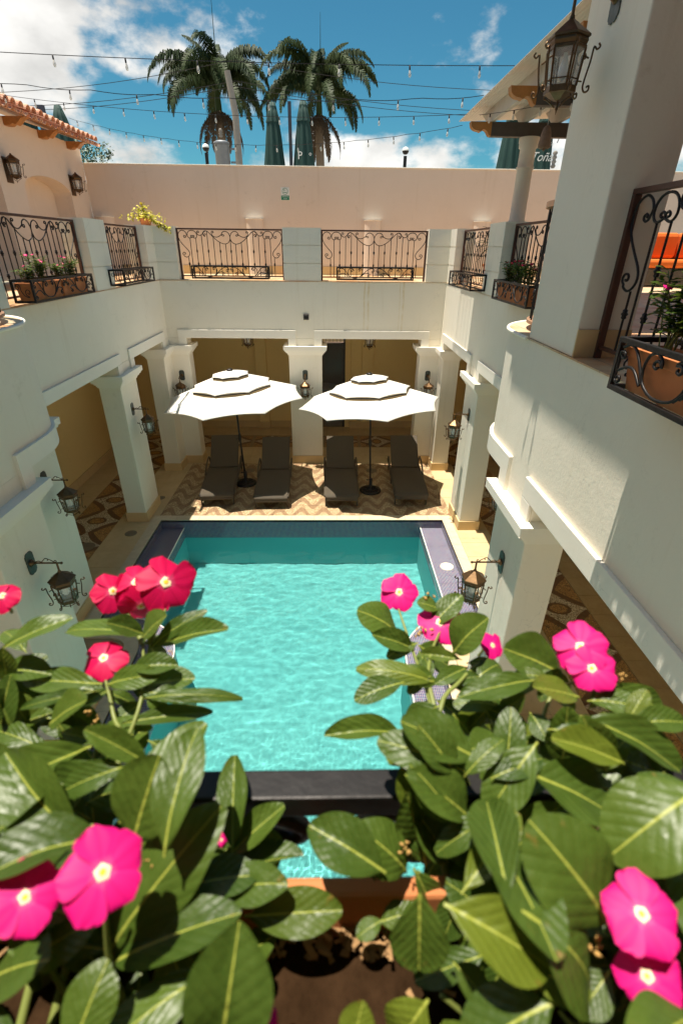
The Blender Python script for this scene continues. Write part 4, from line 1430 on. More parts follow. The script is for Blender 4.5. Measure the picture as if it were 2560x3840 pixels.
# ------------------------------------------------------------------ open umbrellas
t = MT('white_canopy')
t.b.inputs['Base Color'].default_value = (.80, .78, .73, 1)
t.p(Roughness=.9)
_tr = t.nd('ShaderNodeBsdfTranslucent', {'Color': (.82, .74, .58)})
_mx = t.nd('ShaderNodeMixShader', {0: .16})
t.l.new(t.b.outputs[0], _mx.inputs[1])
t.l.new(_tr.outputs[0], _mx.inputs[2])
t.l.new(_mx.outputs[0], t.n['Material Output'].inputs[0])
t.bump(t.noise(t.co(), 9, 3), .15, .01)
M['canopy'] = t.m
M['pole'] = plain('dark_bronze_pole', (.028, .025, .024), .4, .5, .3)
M['vent'] = plain('tan_mesh', (.30, .21, .10), .9)
def umbrella(base, tilt, rot, R, zr, lean, label):
    o = empty('garden_umbrella', base)
    tag(o, label, 'umbrella', 'white three-tier umbrellas')
    top = Vector((lean[0], lean[1], zr))
    MB().lathe([(.24, 0), (.245, .015), (.24, .03), (.19, .04), (.17, .032), (.10, .045), (.055, .07), (.04, .10), (.04, .30), (.028, .31)], n=32).build('base', M['pole'], o)
    mb = MB()
    for k in range(8):
        a = k*PI/4
        mb.tube([(.18*math.cos(a), .18*math.sin(a), .04), (.10*math.cos(a+.35), .10*math.sin(a+.35), .055), (.06*math.cos(a), .06*math.sin(a), .07)], .012, 5)
    mb.build('base_scroll', M['pole'], o)
    po = MB().tube([(0, 0, .06), (top.x*.5, top.y*.5, zr*.5), (top.x, top.y, zr+.42)], .021, 10).build('pole', M['pole'], o)
    pm = Vector((top.x*.55, top.y*.55, zr*.56))
    MB().lathe([(.022, -.09), (.032, -.06), (.034, .06), (.022, .09)], pm, 10).build('crank_housing', M['pole'], po)
    MB().tube([pm+Vector((-.03, 0, -.02)), pm+Vector((-.075, 0, -.02)), pm+Vector((-.078, 0, -.07))], .008, 6).build('crank', M['pole'], po)
    MB().tube([(-.02, 0, .27), (-.075, 0, .27)], .009, 6).lathe([(.004, -.016), (.018, -.01), (.018, .01), (.004, .016)], (-.08, 0, .27), 8).build('clamp_knob', M['pole'], po)
    n = Vector((tilt[0], tilt[1], 1)).normalized()
    e1 = (Vector((1, 0, 0))-n*n.x).normalized()
    e2 = n.cross(e1)
    def pt(r, a, h):
        return top + e1*(r*math.cos(a)) + e2*(r*math.sin(a)) + n*h
    def tier(name, r0, h0, r1, h1, sag, val, nseg=6, ns=6):
        """one ring of eight panels from (r0,h0) down to the scalloped rim (r1,h1)"""
        mb = MB()
        for k in range(8):
            a0, a1 = rot+k*PI/4, rot+(k+1)*PI/4
            A0, A1, B0, B1 = pt(r0, a0, h0), pt(r0, a1, h0), pt(r1, a0, h1), pt(r1, a1, h1)
            base_ = len(mb.v)
            for i in range(nseg+1):
                f = i/nseg
                for j in range(ns+1):
                    g_ = j/ns
                    p = (A0.lerp(A1, g_)).lerp(B0.lerp(B1, g_), f)
                    q = 4*g_*(1-g_)
                    p = p - n*(sag*q*math.sin(PI*f)*.35) + n*(sag*.55*q*f**4)
                    ctr = top+n*(h0+(h1-h0)*f)
                    if f > .6:
                        p = p.lerp(ctr, .040*q*(f-.6)/.4)
                    mb.v.append(tuple(p))
            for i in range(nseg):
                for j in range(ns):
                    a = base_+i*(ns+1)+j
                    mb.f.append((a, a+1, a+ns+2, a+ns+1))
                    mb.sm.append(True)
            # hem
            b0 = base_+nseg*(ns+1)
            if val:
                v0 = len(mb.v)
                for j in range(ns+1):
                    p = Vector(mb.v[b0+j])
                    mb.v.append(tuple(p - n*val))
                for j in range(ns):
                    mb.f.append((b0+j, b0+j+1, v0+j+1, v0+j))
                    mb.sm.append(False)
        c = mb.build(name, M['canopy'], o)
        return c
    k = R/1.5
    c1 = tier('lower_canopy', .60*k, .33, R, 0, .05, .012)
    c2 = tier('middle_canopy', .26*k, .50, .86*k, .292, .03, .008)
    c3 = tier('top_canopy', .02, .60, .40*k, .515, .015, .006, 4, 4)
    for r, h, w in ((.85*k, .226, .064), (.39*k, .44, .074)):
        mb = MB()
        for i in range(8):
            a0, a1 = rot+i*PI/4, rot+(i+1)*PI/4
            mb.add([pt(r, a0, h), pt(r, a1, h), pt(r*.985, a1, h+w), pt(r*.985, a0, h+w)], [(0, 1, 2, 3)])
        mb.build('vent_mesh', M['vent'], o)
        mb = MB()
        for i in range(8):
            a0, a1 = rot+i*PI/4, rot+(i+1)*PI/4
            mb.add([pt(r*.998, a0, h+w*.62), pt(r*.998, a1, h+w*.62), pt(r*.992, a1, h+w), pt(r*.992, a0, h+w)], [(0, 1, 2, 3)])
        mb.build('vent_slot_shade', M['pole'], o)  # dark strip put in for the shade of the slot under each rim
    for i in range(8):
        a = rot+i*PI/4
        MB().tube([pt(.03, a, .52), pt(.6*k, a, .31), pt(R*.985, a, -.012)], .007, 4).build('rib', M['pole'], o)
    MB().lathe([(.0, .0), (.06, .0), (.066, .012), (.06, .03), (.03, .04), (.0, .042)], pt(0, 0, .59), 14, caps=False).build('finial', M['pole'], o)
    return o
umbrella((-1.99, 10.42, .003), (-.069, .006), -2.577, 1.53, 2.0, (-.10, .06), 'white three-tier garden umbrella with a slightly leaning pole')
umbrella((.90, 10.03, .003), (-.056, .047), 3.285, 1.53, 1.985, (-.065, .19), 'white three-tier garden umbrella with an upright pole by the sunny corner')

# ------------------------------------------------------------------ string lights
M['cable'] = plain('dark_cable', (.035, .028, .026), .6, 0, .1)
t = MT('clear_bulb')
t.p(Base_Color=(.85, .80, .72), Roughness=.08, Alpha=.55)
M['sbulb'] = t.m
def bulb_mesh():
    a = MB().lathe([(.006, 0), (.011, -.005), (.012, -.045), (.010, -.05)], n=8).mesh('socket', M['cable'])
    b = MB().lathe([(.009, -.05), (.015, -.07), (.021, -.10), (.015, -.125), (.004, -.132)], n=10).mesh('bulb', M['sbulb'])
    return a, b
BA, BBm = bulb_mesh()
def string(p0, p1, sag, nb, label, f0=0., r=.0038, wav=.0):
    o = empty('string_lights', p0)
    tag(o, label, 'string lights', 'strings of bulbs over the courtyard')
    a, b = Vector(p0), Vector(p1)
    n = 48
    def at(f):
        p = a.lerp(b, f)
        p.z -= sag*4*f*(1-f) + wav*abs(math.sin(f*PI*nb))
        return p
    MB().tube([at(i/n)-a for i in range(n+1)], r, 4).build('cable', M['cable'], o)
    for k in range(nb):
        f = f0+(k+.5)/nb
        if f >= 1:
            continue
        p = at(f)-a
        s_ = put('bulb_socket', BA, o, p, (random.uniform(-.1, .1), random.uniform(-.1, .1), 0), (.78,)*3)
        put('bulb', BBm, s_)
string((-5.52, 6.8, 6.72), (1.96, 6.8, 6.62), .055, 10, 'string of clear bulbs that crosses highest over the pool')
string((-5.52, 8.0, 6.79), (1.96, 8.0, 6.63), .14, 9, 'sagging string of clear bulbs, second below the highest one', .02, .0045, .02)
string((-5.52, 10.3, 7.04), (1.96, 8.85, 6.60), .14, 15, 'string of small bulbs running from the tiled eave to the pergola roof', 0, .004)
string((-5.52, 13.1, 7.24), (2.0, 9.28, 6.55), .34, 19, 'lowest string of small bulbs above the tall peach wall', 0, .004, .01)
string((2.02, 8.36, 6.50), (3.2, 5.05, 6.27), .05, 7, 'string of bulbs under the pergola beams', 0, .004)

# ------------------------------------------------------------------ beyond the wall: closed umbrellas, lamps, pole, palms
t = MT('green_canvas')
_n = t.noise(t.co(), 5, 4)
t.p(Base_Color=t.mix(_n, (.007, .036, .031), (.014, .058, .048)), Roughness=.75)
M['green'] = t.m
def closed_umbrella(loc, h, label, r=.30, words_=None, top=.12):
    o = empty('closed_umbrella', loc)
    tag(o, label, 'umbrella', 'closed green umbrellas on the roof terrace')
    MB().lathe([(.35, 0), (.35, .08), (.04, .1)], n=16).build('base', M['pole'], o)
    MB().tube([(0, 0, .1), (0, 0, h)], .03, 8).build('pole', M['pole'], o)
    for nm, prof in (('canopy', [(r, .35), (r*.96, .7), (r*.72, h*.62), (r*.50, h*.84), (.10, h-.10)]), ('canopy_top', [(r*.62, h*.79), (r*.50, h*.86), (.08, h-.02), (.015, h)])):
        mb = MB()
        N = 40
        for rr, z in prof:
            for k in range(N):
                a = 2*PI*k/N
                q = rr*(1+.17*math.cos(8*a+z*.7)*min(1, rr/.15)) + .01*noise.noise((a*2, z*3, loc[0]))
                mb.v.append((q*math.cos(a), q*math.sin(a), z))
        for i in range(len(prof)-1):
            for k in range(N):
                mb.f.append((i*N+k, i*N+(k+1) % N, (i+1)*N+(k+1) % N, (i+1)*N+k))
                mb.sm.append(True)
        mb.build(nm, M['green'], o)
    for body, size, dx, z, sh in words_ or ():
        text('lettering', body, size, M['sign_white'], o, (dx, -r*1.14, z), (PI/2-.03, 0, 0), sh, .002)
    return o
ZT = 6.2
closed_umbrella((-1.60, 17, ZT), 2.16, 'closed green umbrella beside the dark post, without lettering', .28)
closed_umbrella((-.76, 17, ZT), 2.20, 'closed green umbrella with a white letter P in front of a palm', .28, [('P', .26, -.10, .93, 0), ('o', .14, .19, .98, 0)])
o = MB().box(-.045, .045, -.045, .045, 0, 2.17)
tag(o.build('terrace_post', plain('grey_post', (.055, .06, .075), .6), None, (-1.13, 17, ZT)), 'dark square post standing between two closed umbrellas', 'post')
closed_umbrella((5.10, 17, ZT), 2.3, 'closed green umbrella in front of the low white cloud, under the pergola beam', .32)
closed_umbrella((6.0, 17, ZT), 2.3, 'closed green umbrella with white lettering half hidden by the round column', .30, [('CERVEZA', .085, .0, 1.28, 0), ('Toña', .30, -.10, .98, .35)])
closed_umbrella((-7.40, 17, ZT), 2.02, 'closed green umbrella rising behind the tiled eave, next to the tree', .30)
closed_umbrella((-8.28, 17, ZT), 2.02, 'closed green umbrella almost hidden behind the tiled eave', .30)
tag(MB().box(-.10, .10, -.05, .05, 0, 2.0).build('terrace_post', plain('blue_grey_post', (.06, .06, .085), .6), None, (-7.87, 17, ZT)), 'flat dark post behind the tiled eave', 'post')

M['metal_grey'] = plain('grey_metal', (.24, .25, .27), .5, .3, .15)
M['concrete'] = plain('pale_concrete', (.34, .30, .26), .9, 0, .2)
for x, lb in ((-4.96, 'globe street lamp next to the pole transformer'), (2.99, 'globe street lamp standing alone before the tall white cloud')):
    o = empty('globe_lamp', (x, 24, -.1))
    tag(o, lb, 'street lamp', 'globe street lamps beyond the wall')
    MB().tube([(0, 0, 0), (0, 0, 8.25)], .07, 8).build('pole', M['pole'], o)
    MB().lathe([(.05, 8.30), (.10, 8.33), (.135, 8.40), (.135, 8.42)], n=18).build('collar', M['pole'], o)
    MB().lathe([(.135, 8.42), (.127, 8.47), (.09, 8.525), (.03, 8.55), (.0, 8.553)], n=18, caps=False).build('globe', M['sign_white'], o)
tr = empty('transformer_pole', (-4.55, 30, -.1))
tag(tr, 'concrete utility pole with a grey can transformer and wires', 'utility pole')
MB().tube([(0, 0, 0), (-.06, 0, 10.6), (-.30, 0, 12.2)], [.22, .16, .14], 12).build('pole', M['concrete'], tr)
tc_ = MB().lathe([(.32, 8.35), (.36, 8.42), (.37, 9.40), (.39, 9.43), (.39, 9.50), (.25, 9.56), (.0, 9.58)], (-.85, 0, 0), 20)
tc_.build('transformer', M['metal_grey'], tr)
MB().lathe([(.05, 9.7), (.11, 9.75), (.06, 9.8), (.11, 9.85), (.06, 9.9), (.11, 9.95), (.05, 10.05)], (-.85, 0, 0), 10).build('insulator', M['concrete'], tr)
MB().box(-.45, 0, -.05, .05, 9.2, 9.28).box(-.45, 0, -.05, .05, 8.65, 8.73).build('bracket', M['metal_grey'], tr)
tr2 = empty('transformer_bank', (12.3, 30, -.1))
tag(tr2, 'utility pole with ribbed insulators and grey transformers past the pergola column', 'utility pole')
MB().tube([(.3, .4, 0), (.5, .4, 12)], [.24, .2], 12).build('pole', M['concrete'], tr2)
for x in (-1.75, -1.0, -.45, .15, .9):
    big = x in (-1.75, .15)
    if big:
        MB().lathe([(.5, 7.6), (.52, 8.75), (.55, 8.8), (.35, 8.95)], (x, 0, 0), 18).build('transformer', M['metal_grey'], tr2)
    MB().lathe([(q, 8.95 + .09*k + (0 if big else -.3)) for k in range(9) for q in [(.13 if k % 2 else .07)]], (x, 0, 0), 10).build('insulator', M['concrete'], tr2)
    MB().tube(crom([(x, 0, 9.7), (x+.3, 0, 10.4), (x*.4+.5, .2, 10.0), (.45, .3, 11.3)], 5), .022, 4).build('lead', M['cable'], tr2)
for z0, zm, z1_, lb in ((11.1, 12.5, 11.55, 'power line strung highest from the concrete pole'), (10.6, 11.75, 10.75, 'power line strung lower from the concrete pole'), (10.45, 11.55, 10.55, 'power line strung lowest from the concrete pole')):
    o = MB().tube([(-17+i*.94, 30, z0+(zm-z0)*i/13.3-.25*math.sin(PI*i/13.3)) for i in range(14)][:-1] + [(-4.5, 30, zm)] + [(-4.5+i*1.2, 30, zm+(z1_-zm)*i/12-.25*math.sin(PI*i/12)) for i in range(1, 13)], .013, 4).build('power_line', M['cable'])
    tag(o, lb, 'cable', 'power lines')

# royal palms
t = MT('palm_leaf')
_r = t.nd('ShaderNodeObjectInfo').outputs['Random']
_n = t.noise(t.wco(), 2, 3)
t.p(Base_Color=t.mix(t.math('ADD', t.math('MULTIPLY', _r, .5), t.math('MULTIPLY', _n, .5)), (.014, .032, .009), (.052, .072, .016)), Roughness=.6, Specular_IOR_Level=.25)
M['palm'] = t.m
t = MT('palm_dead')
t.p(Base_Color=(.10, .06, .03), Roughness=.8)
M['palm_dead'] = t.m
M['palm_trunk'] = plain('palm_trunk', (.23, .17, .12), .9, 0, .2)
def frond(L, seed, elev=60, bend=130, m='palm'):
    """a feather leaf along +x: rises at elev degrees and bends over by bend degrees; leaflets hang from the rachis"""
    rnd = random.Random(seed)
    mb = MB()
    pts = []
    p = Vector((0, 0, 0))
    N = 18
    for i in range(N+1):
        pts.append(p.copy())
        f = i/N
        a = math.radians(elev-bend*f**1.35)
        p = p+Vector((math.cos(a), .02*math.sin(f*5+seed), math.sin(a)))*(L/N)
    mb.tube(pts, [.055*(1-i/(N+3)) for i in range(N+1)], 5)
    for i in range(170):
        f = .13+.87*i/170
        k = f*N
        j = min(N-1, int(k))
        q = pts[j].lerp(pts[j+1], k-j)
        tdir = (pts[j+1]-pts[j]).normalized()
        Lf = .19*L*math.sin(PI*min(1, .25+f*.70))*rnd.uniform(.75, 1.1)
        for s_ in (-1, 1):
            side = Vector((0, s_, 0))
            d = (side*rnd.uniform(.5, .95)+tdir*rnd.uniform(.3, .6)+Vector((0, 0, rnd.uniform(-.3, .45)))).normalized()
            w = .0062*L
            b = q+d*Lf*.45
            e = b+(d*.45+Vector((0, 0, -.9))).normalized()*Lf*.62
            wv = tdir*w
            mb.add([q-wv, q+wv, b+wv, b-wv, e], [(0, 1, 2, 3), (3, 2, 4)])
    return mb.mesh('frond', M[m])
FR = [frond(5.4, 1, 74, 135), frond(5.6, 2, 60, 140), frond(5.5, 3, 44, 132), frond(5.0, 4, 20, 108), frond(4.2, 5, 78, 70)]
FD = frond(3.0, 9, -20, 75, 'palm_dead')
def palm(loc, hz, label, seed, spec):
    o = empty('royal_palm', loc)
    tag(o, label, 'palm tree', 'royal palms beyond the wall')
    MB().tube([(0, 0, 0), (.1, 0, hz*.5), (0, 0, hz-1.6), (0, 0, hz-1.4), (0, 0, hz-.1)], [.36, .32, .26, .22, .12], 14).build('trunk', M['palm_trunk'], o)
    MB().tube([(0, 0, hz-1.5), (0, 0, hz-.7), (0, 0, hz+.2)], [.23, .20, .10], 12).build('crownshaft', M['palm'], o)
    MB().tube([(0, 0, hz), (.10, 0, hz+1.6), (.12, 0, hz+spec)], [.05, .03, .008], 6).build('spear_leaf', M['palm'], o)
    rnd = random.Random(seed)
    for k in range(26):
        a = k*2.399+rnd.uniform(-.25, .25)
        me = FR[(0, 1, 2, 3, 1, 2, 3)[k % 7]]
        put('frond', me, o, (0, 0, hz+rnd.uniform(-.15, .1)), (rnd.uniform(-.2, .2), rnd.uniform(-.10, .14), a), (rnd.uniform(.76, .98),)*3)
    for k in range(2):
        put('frond', FR[4], o, (0, 0, hz), (0, -.05, rnd.uniform(0, 6.28)), (.85,)*3)
    for k in range(7):
        put('dead_frond', FD, o, (0, 0, hz-1.0), (0, .2, k*.9+rnd.uniform(-.3, .3)))
palm((-7.2, 40, -.1), 13.7, 'royal palm behind the transformer pole with a tall upright spear leaf', 3, 4.9)
palm((-.75, 40, -.1), 13.6, 'royal palm behind the lettered closed umbrella', 11, 3.8)

# broadleaf tree behind the tiled eave
tr_ = empty('broadleaf_tree', (-8.6, 21, -.1))
tag(tr_, 'dense green broadleaf tree behind the end of the tiled eave', 'tree')
MB().tube([(0, 0, 0), (.1, 0, 4.5), (0, .1, 6.6)], [.22, .17, .10], 10).build('trunk', M['palm_trunk'], tr_)
for k in range(5):
    a = k*1.3
    MB().tube([(0, 0, 5.2), (.5*math.cos(a), .5*math.sin(a), 6.6), (.85*math.cos(a), .85*math.sin(a), 7.5)], [.08, .05, .02], 6).build('limb', M['palm_trunk'], tr_)
t = MT('tree_leaf')
t.p(Base_Color=t.mix(t.noise(t.wco(), 3, 3), (.02, .05, .012), (.07, .11, .03)), Roughness=.5)
M['tree_leaf'] = t.m
mb = MB()
rnd = random.Random(5)
clumps = [(rnd.uniform(-.75, .75), rnd.uniform(-.8, .8), rnd.uniform(6.4, 8.0), rnd.uniform(.28, .45)) for _ in range(22)]
for cx, cy, cz, cr in clumps:
    for _ in range(110):
        d = Vector((rnd.gauss(0, 1), rnd.gauss(0, 1), rnd.gauss(0, .8))).normalized()*cr*rnd.uniform(.55, 1.05)
        p = Vector((cx, cy, cz))+d
        u_ = Vector((rnd.gauss(0, 1), rnd.gauss(0, 1), rnd.gauss(0, .6))).normalized()
        v_ = u_.orthogonal().normalized()
        mb.add([p-u_*.055, p+v_*.028, p+u_*.055, p-v_*.028], [(0, 1, 2, 3)])
mb.build('crown', M['tree_leaf'], tr_)
LEAVES = [
    (-0.2840, 0.3180, 4.5920, -0.2310, 0.3390, 4.6110, 0.0150, 0),
    (-0.1830, 0.3600, 4.5700, -0.2620, 0.3690, 4.5710, 0.0168, 0),
    (-0.1600, 0.3560, 4.5630, -0.0970, 0.3480, 4.5890, 0.0151, 0),
    (-0.1780, 0.3600, 4.5500, -0.1260, 0.3710, 4.5910, 0.0129, 0),
    (-0.1970, 0.3020, 4.5670, -0.2710, 0.3130, 4.5610, 0.0173, 0),
    (-0.1810, 0.3220, 4.5630, -0.1390, 0.3220, 4.5700, 0.0165, 0),
    (-0.1620, 0.2950, 4.5560, -0.0790, 0.2930, 4.5640, 0.0113, 0),
    (-0.1800, 0.2850, 4.5370, -0.1050, 0.2950, 4.5410, 0.0150, 0),
    (-0.1990, 0.2990, 4.5620, -0.2630, 0.2840, 4.5600, 0.0105, 0),
    (-0.1770, 0.2370, 4.5740, -0.2540, 0.2280, 4.5360, 0.0193, 0),
    (-0.1850, 0.2280, 4.5580, -0.2270, 0.2150, 4.5330, 0.0200, 0),
    (-0.1230, 0.1670, 4.5740, -0.1050, 0.1910, 4.6270, 0.0497, 0),
    (-0.1460, 0.1740, 4.5860, -0.1790, 0.1660, 4.5720, 0.0188, 0),
    (-0.1360, 0.1370, 4.5170, -0.0760, 0.1710, 4.5960, 0.0282, 0),
    (-0.1320, 0.1280, 4.5230, -0.0560, 0.1380, 4.5640, 0.0221, 0),
    (-0.0780, 0.1680, 4.5150, -0.0310, 0.1620, 4.5430, 0.0171, 0),
    (-0.0760, 0.1960, 4.5040, -0.0360, 0.2150, 4.5340, 0.0180, 0),
    (-0.0790, 0.1910, 4.4740, -0.0410, 0.2010, 4.5120, 0.0285, 0),
    (-0.0590, 0.1600, 4.5010, 0.0070, 0.1560, 4.5170, 0.0251, 0),
    (-0.0560, 0.0860, 4.5430, -0.0470, 0.1160, 4.5950, 0.0548, 0),
    (-0.1330, 0.0890, 4.5350, -0.1210, 0.1140, 4.5620, 0.0514, 0),
    (-0.1950, 0.1210, 4.5280, -0.1570, 0.1200, 4.5590, 0.0150, 0),
    (-0.1730, 0.2720, 4.5130, -0.1610, 0.2840, 4.5300, 0.0225, 0),
    (-0.2820, 0.2840, 4.5300, -0.2430, 0.2930, 4.5430, 0.0135, 0),
    (-0.2040, 0.2870, 4.5190, -0.2420, 0.2800, 4.5460, 0.0169, 0),
    (-0.1290, 0.2240, 4.4690, -0.1070, 0.2350, 4.5070, 0.0358, 0),
    (-0.0930, 0.2310, 4.4830, -0.0570, 0.2390, 4.5060, 0.0268, 0),
    (-0.1900, 0.2200, 4.5000, -0.2290, 0.2170, 4.5230, 0.0204, 0),
    (-0.1960, 0.2010, 4.5070, -0.2460, 0.1990, 4.4770, 0.0225, 0),
    (-0.1220, 0.1520, 4.5250, -0.1510, 0.1350, 4.5130, 0.0250, 0),
    (-0.1020, 0.1410, 4.5260, -0.0910, 0.1260, 4.5000, 0.0242, 0),
    (-0.2750, 0.3310, 4.5750, -0.3030, 0.3510, 4.5870, 0.0142, 0),
    (-0.2940, 0.3270, 4.5460, -0.2680, 0.3090, 4.5380, 0.0121, 0),
    (-0.2780, 0.2910, 4.5430, -0.2820, 0.2830, 4.5740, 0.0150, 0),
    (-0.1540, 0.2710, 4.5340, -0.1270, 0.2660, 4.5120, 0.0147, 0),
    (-0.1100, 0.1820, 4.4770, -0.0880, 0.1880, 4.5060, 0.0161, 0),
    (-0.0990, 0.1950, 4.4800, -0.0770, 0.2070, 4.4970, 0.0132, 0),
    (-0.1690, 0.1400, 4.5420, -0.1860, 0.1290, 4.5430, 0.0208, 0),
    (-0.1310, 0.1810, 4.5160, -0.1120, 0.1610, 4.5020, 0.0183, 0),
    (-0.0350, 0.1550, 4.4920, -0.0600, 0.1490, 4.4700, 0.0148, 0),
    (0.0640, 0.2760, 4.5320, -0.0040, 0.2670, 4.5480, 0.0158, 1),
    (0.0870, 0.2500, 4.5670, 0.0430, 0.2350, 4.5590, 0.0211, 1),
    (0.1010, 0.2320, 4.5570, 0.0770, 0.2130, 4.5420, 0.0238, 1),
    (0.1440, 0.2190, 4.5980, 0.1040, 0.1880, 4.5670, 0.0289, 1),
    (0.1340, 0.2030, 4.5880, 0.1890, 0.1890, 4.5680, 0.0295, 1),
    (0.2130, 0.1660, 4.6290, 0.1550, 0.1440, 4.6070, 0.0413, 1),
    (0.0640, 0.1990, 4.5150, 0.0540, 0.2060, 4.5620, 0.0329, 1),
    (0.0360, 0.1670, 4.5390, -0.0140, 0.1880, 4.5580, 0.0309, 1),
    (0.0530, 0.1770, 4.5170, 0.0230, 0.1840, 4.5580, 0.0219, 1),
    (0.0700, 0.1900, 4.4980, 0.0650, 0.2060, 4.5290, 0.0306, 1),
    (0.0760, 0.1820, 4.5260, 0.1110, 0.1860, 4.5420, 0.0170, 1),
    (0.1270, 0.1550, 4.5420, 0.1000, 0.1700, 4.5540, 0.0305, 1),
    (0.1530, 0.1250, 4.5720, 0.1140, 0.1460, 4.6260, 0.0399, 1),
    (0.0490, 0.1350, 4.5860, 0.0490, 0.1150, 4.5450, 0.0362, 1),
    (0.0600, 0.1270, 4.5930, 0.1130, 0.1050, 4.5790, 0.0298, 1),
    (0.0980, 0.1200, 4.6010, 0.1440, 0.1000, 4.5630, 0.0264, 1),
    (0.0700, 0.1210, 4.5390, 0.0870, 0.1090, 4.5280, 0.0150, 1),
    (0.1150, 0.0970, 4.5610, 0.0650, 0.0850, 4.5370, 0.0335, 1),
    (0.1010, 0.1100, 4.5620, 0.1360, 0.1020, 4.5610, 0.0256, 1),
    (0.0540, 0.1070, 4.5340, 0.0340, 0.0940, 4.5000, 0.0229, 1),
    (0.0100, 0.0920, 4.5050, 0.0180, 0.1090, 4.5260, 0.0242, 1),
    (0.1840, 0.2410, 4.5970, 0.2550, 0.2130, 4.5750, 0.0206, 1),
    (0.1640, 0.2430, 4.5800, 0.2240, 0.2270, 4.5790, 0.0172, 1),
    (0.1310, 0.2860, 4.5530, 0.1670, 0.2720, 4.5440, 0.0135, 1),
    (0.1630, 0.2700, 4.5660, 0.1690, 0.2460, 4.5640, 0.0143, 1),
    (0.2180, 0.2780, 4.5840, 0.2800, 0.2730, 4.5650, 0.0150, 1),
    (0.0760, 0.4150, 4.5150, 0.0350, 0.4120, 4.5580, 0.0256, 1),
    (0.1110, 0.4190, 4.5230, 0.1500, 0.4440, 4.5500, 0.0236, 1),
    (0.1250, 0.3670, 4.5340, 0.1490, 0.3640, 4.5850, 0.0331, 1),
    (0.1010, 0.3320, 4.5310, 0.0280, 0.3340, 4.5550, 0.0193, 1),
    (0.0680, 0.3190, 4.5470, 0.0210, 0.3060, 4.5420, 0.0193, 1),
    (0.1770, 0.2960, 4.5740, 0.1070, 0.2760, 4.5810, 0.0173, 1),
    (0.2110, 0.3200, 4.5570, 0.1560, 0.3200, 4.5880, 0.0290, 1),
    (0.1850, 0.3150, 4.5660, 0.2080, 0.2910, 4.5590, 0.0220, 1),
    (0.0930, 0.3870, 4.5280, 0.1290, 0.3870, 4.4970, 0.0214, 1),
    (0.0850, 0.3910, 4.5130, 0.0620, 0.3980, 4.5250, 0.0190, 1),
    (0.1390, 0.3330, 4.5350, 0.1680, 0.3500, 4.5410, 0.0185, 1),
    (0.0980, 0.3010, 4.5370, 0.0680, 0.2990, 4.5170, 0.0197, 1),
    (0.1050, 0.2840, 4.5470, 0.1260, 0.2770, 4.5220, 0.0188, 1),
    (0.1400, 0.2590, 4.5450, 0.1090, 0.2450, 4.5550, 0.0179, 1),
    (0.1840, 0.2350, 4.5460, 0.2160, 0.2350, 4.5290, 0.0204, 1),
    (0.2130, 0.2250, 4.5700, 0.2530, 0.2190, 4.5540, 0.0180, 1),
    (0.2450, 0.2440, 4.5640, 0.2150, 0.2480, 4.5790, 0.0170, 1),
    (0.1580, 0.2020, 4.5250, 0.1760, 0.1980, 4.5520, 0.0193, 1),
    (0.1360, 0.2140, 4.5040, 0.0960, 0.2040, 4.5270, 0.0238, 1),
    (0.1710, 0.1890, 4.5020, 0.1370, 0.1920, 4.5280, 0.0258, 1),
    (0.2040, 0.1680, 4.5280, 0.2340, 0.1760, 4.5330, 0.0266, 1),
    (0.1990, 0.1390, 4.5360, 0.2190, 0.1500, 4.5670, 0.0295, 1),
    (0.1550, 0.1130, 4.5490, 0.1330, 0.0980, 4.5390, 0.0242, 1),
    (0.1790, 0.1010, 4.5280, 0.1670, 0.0960, 4.5010, 0.0290, 1),
    (0.1060, 0.1620, 4.4920, 0.0830, 0.1680, 4.5210, 0.0213, 1),
    (0.0330, 0.1610, 4.4860, 0.0610, 0.1650, 4.4940, 0.0183, 1),
    (0.0350, 0.1570, 4.5000, 0.0170, 0.1490, 4.4980, 0.0118, 1),
    (0.1630, 0.1540, 4.5210, 0.1840, 0.1550, 4.5420, 0.0229, 1),
    (0.2000, 0.1220, 4.5470, 0.2050, 0.1050, 4.5310, 0.0276, 1),
    (0.2300, 0.1830, 4.5570, 0.2450, 0.1680, 4.5390, 0.0266, 1),
    (0.1650, 0.2960, 4.5310, 0.1430, 0.3010, 4.5540, 0.0157, 1),
    (0.0600, 0.4320, 4.5260, 0.0460, 0.4300, 4.5010, 0.0150, 1),
    (0.1250, 0.4360, 4.5350, 0.0990, 0.4360, 4.5470, 0.0150, 1),
    (0.0490, 0.2390, 4.5260, 0.0320, 0.2350, 4.4980, 0.0209, 1),
    (0.0590, 0.2270, 4.5050, 0.0380, 0.2310, 4.5170, 0.0209, 1),
    (0.1160, 0.2270, 4.5270, 0.1340, 0.2330, 4.5510, 0.0204, 1),
    (0.0850, 0.2230, 4.5180, 0.1050, 0.2060, 4.5180, 0.0204, 1),
    (0.0320, 0.1950, 4.5060, 0.0190, 0.1830, 4.4840, 0.0193, 1),
    (-0.2750, 0.2490, 4.4670, -0.2320, 0.2710, 4.4800, 0.0174, 0),
    (-0.2840, 0.2780, 4.5240, -0.2730, 0.3000, 4.5770, 0.0199, 0),
    (-0.2190, 0.1500, 4.5090, -0.1830, 0.1670, 4.5310, 0.0171, 0),
    (-0.2560, 0.2720, 4.4990, -0.2670, 0.2780, 4.5400, 0.0142, 0),
    (-0.0850, 0.1640, 4.4890, -0.0980, 0.1820, 4.5220, 0.0128, 0),
    (-0.2260, 0.1690, 4.4960, -0.1870, 0.1630, 4.4880, 0.0116, 0),
    (-0.1880, 0.2050, 4.4530, -0.1340, 0.1890, 4.4660, 0.0206, 0),
    (-0.1220, 0.1890, 4.5240, -0.0870, 0.1960, 4.5390, 0.0108, 0),
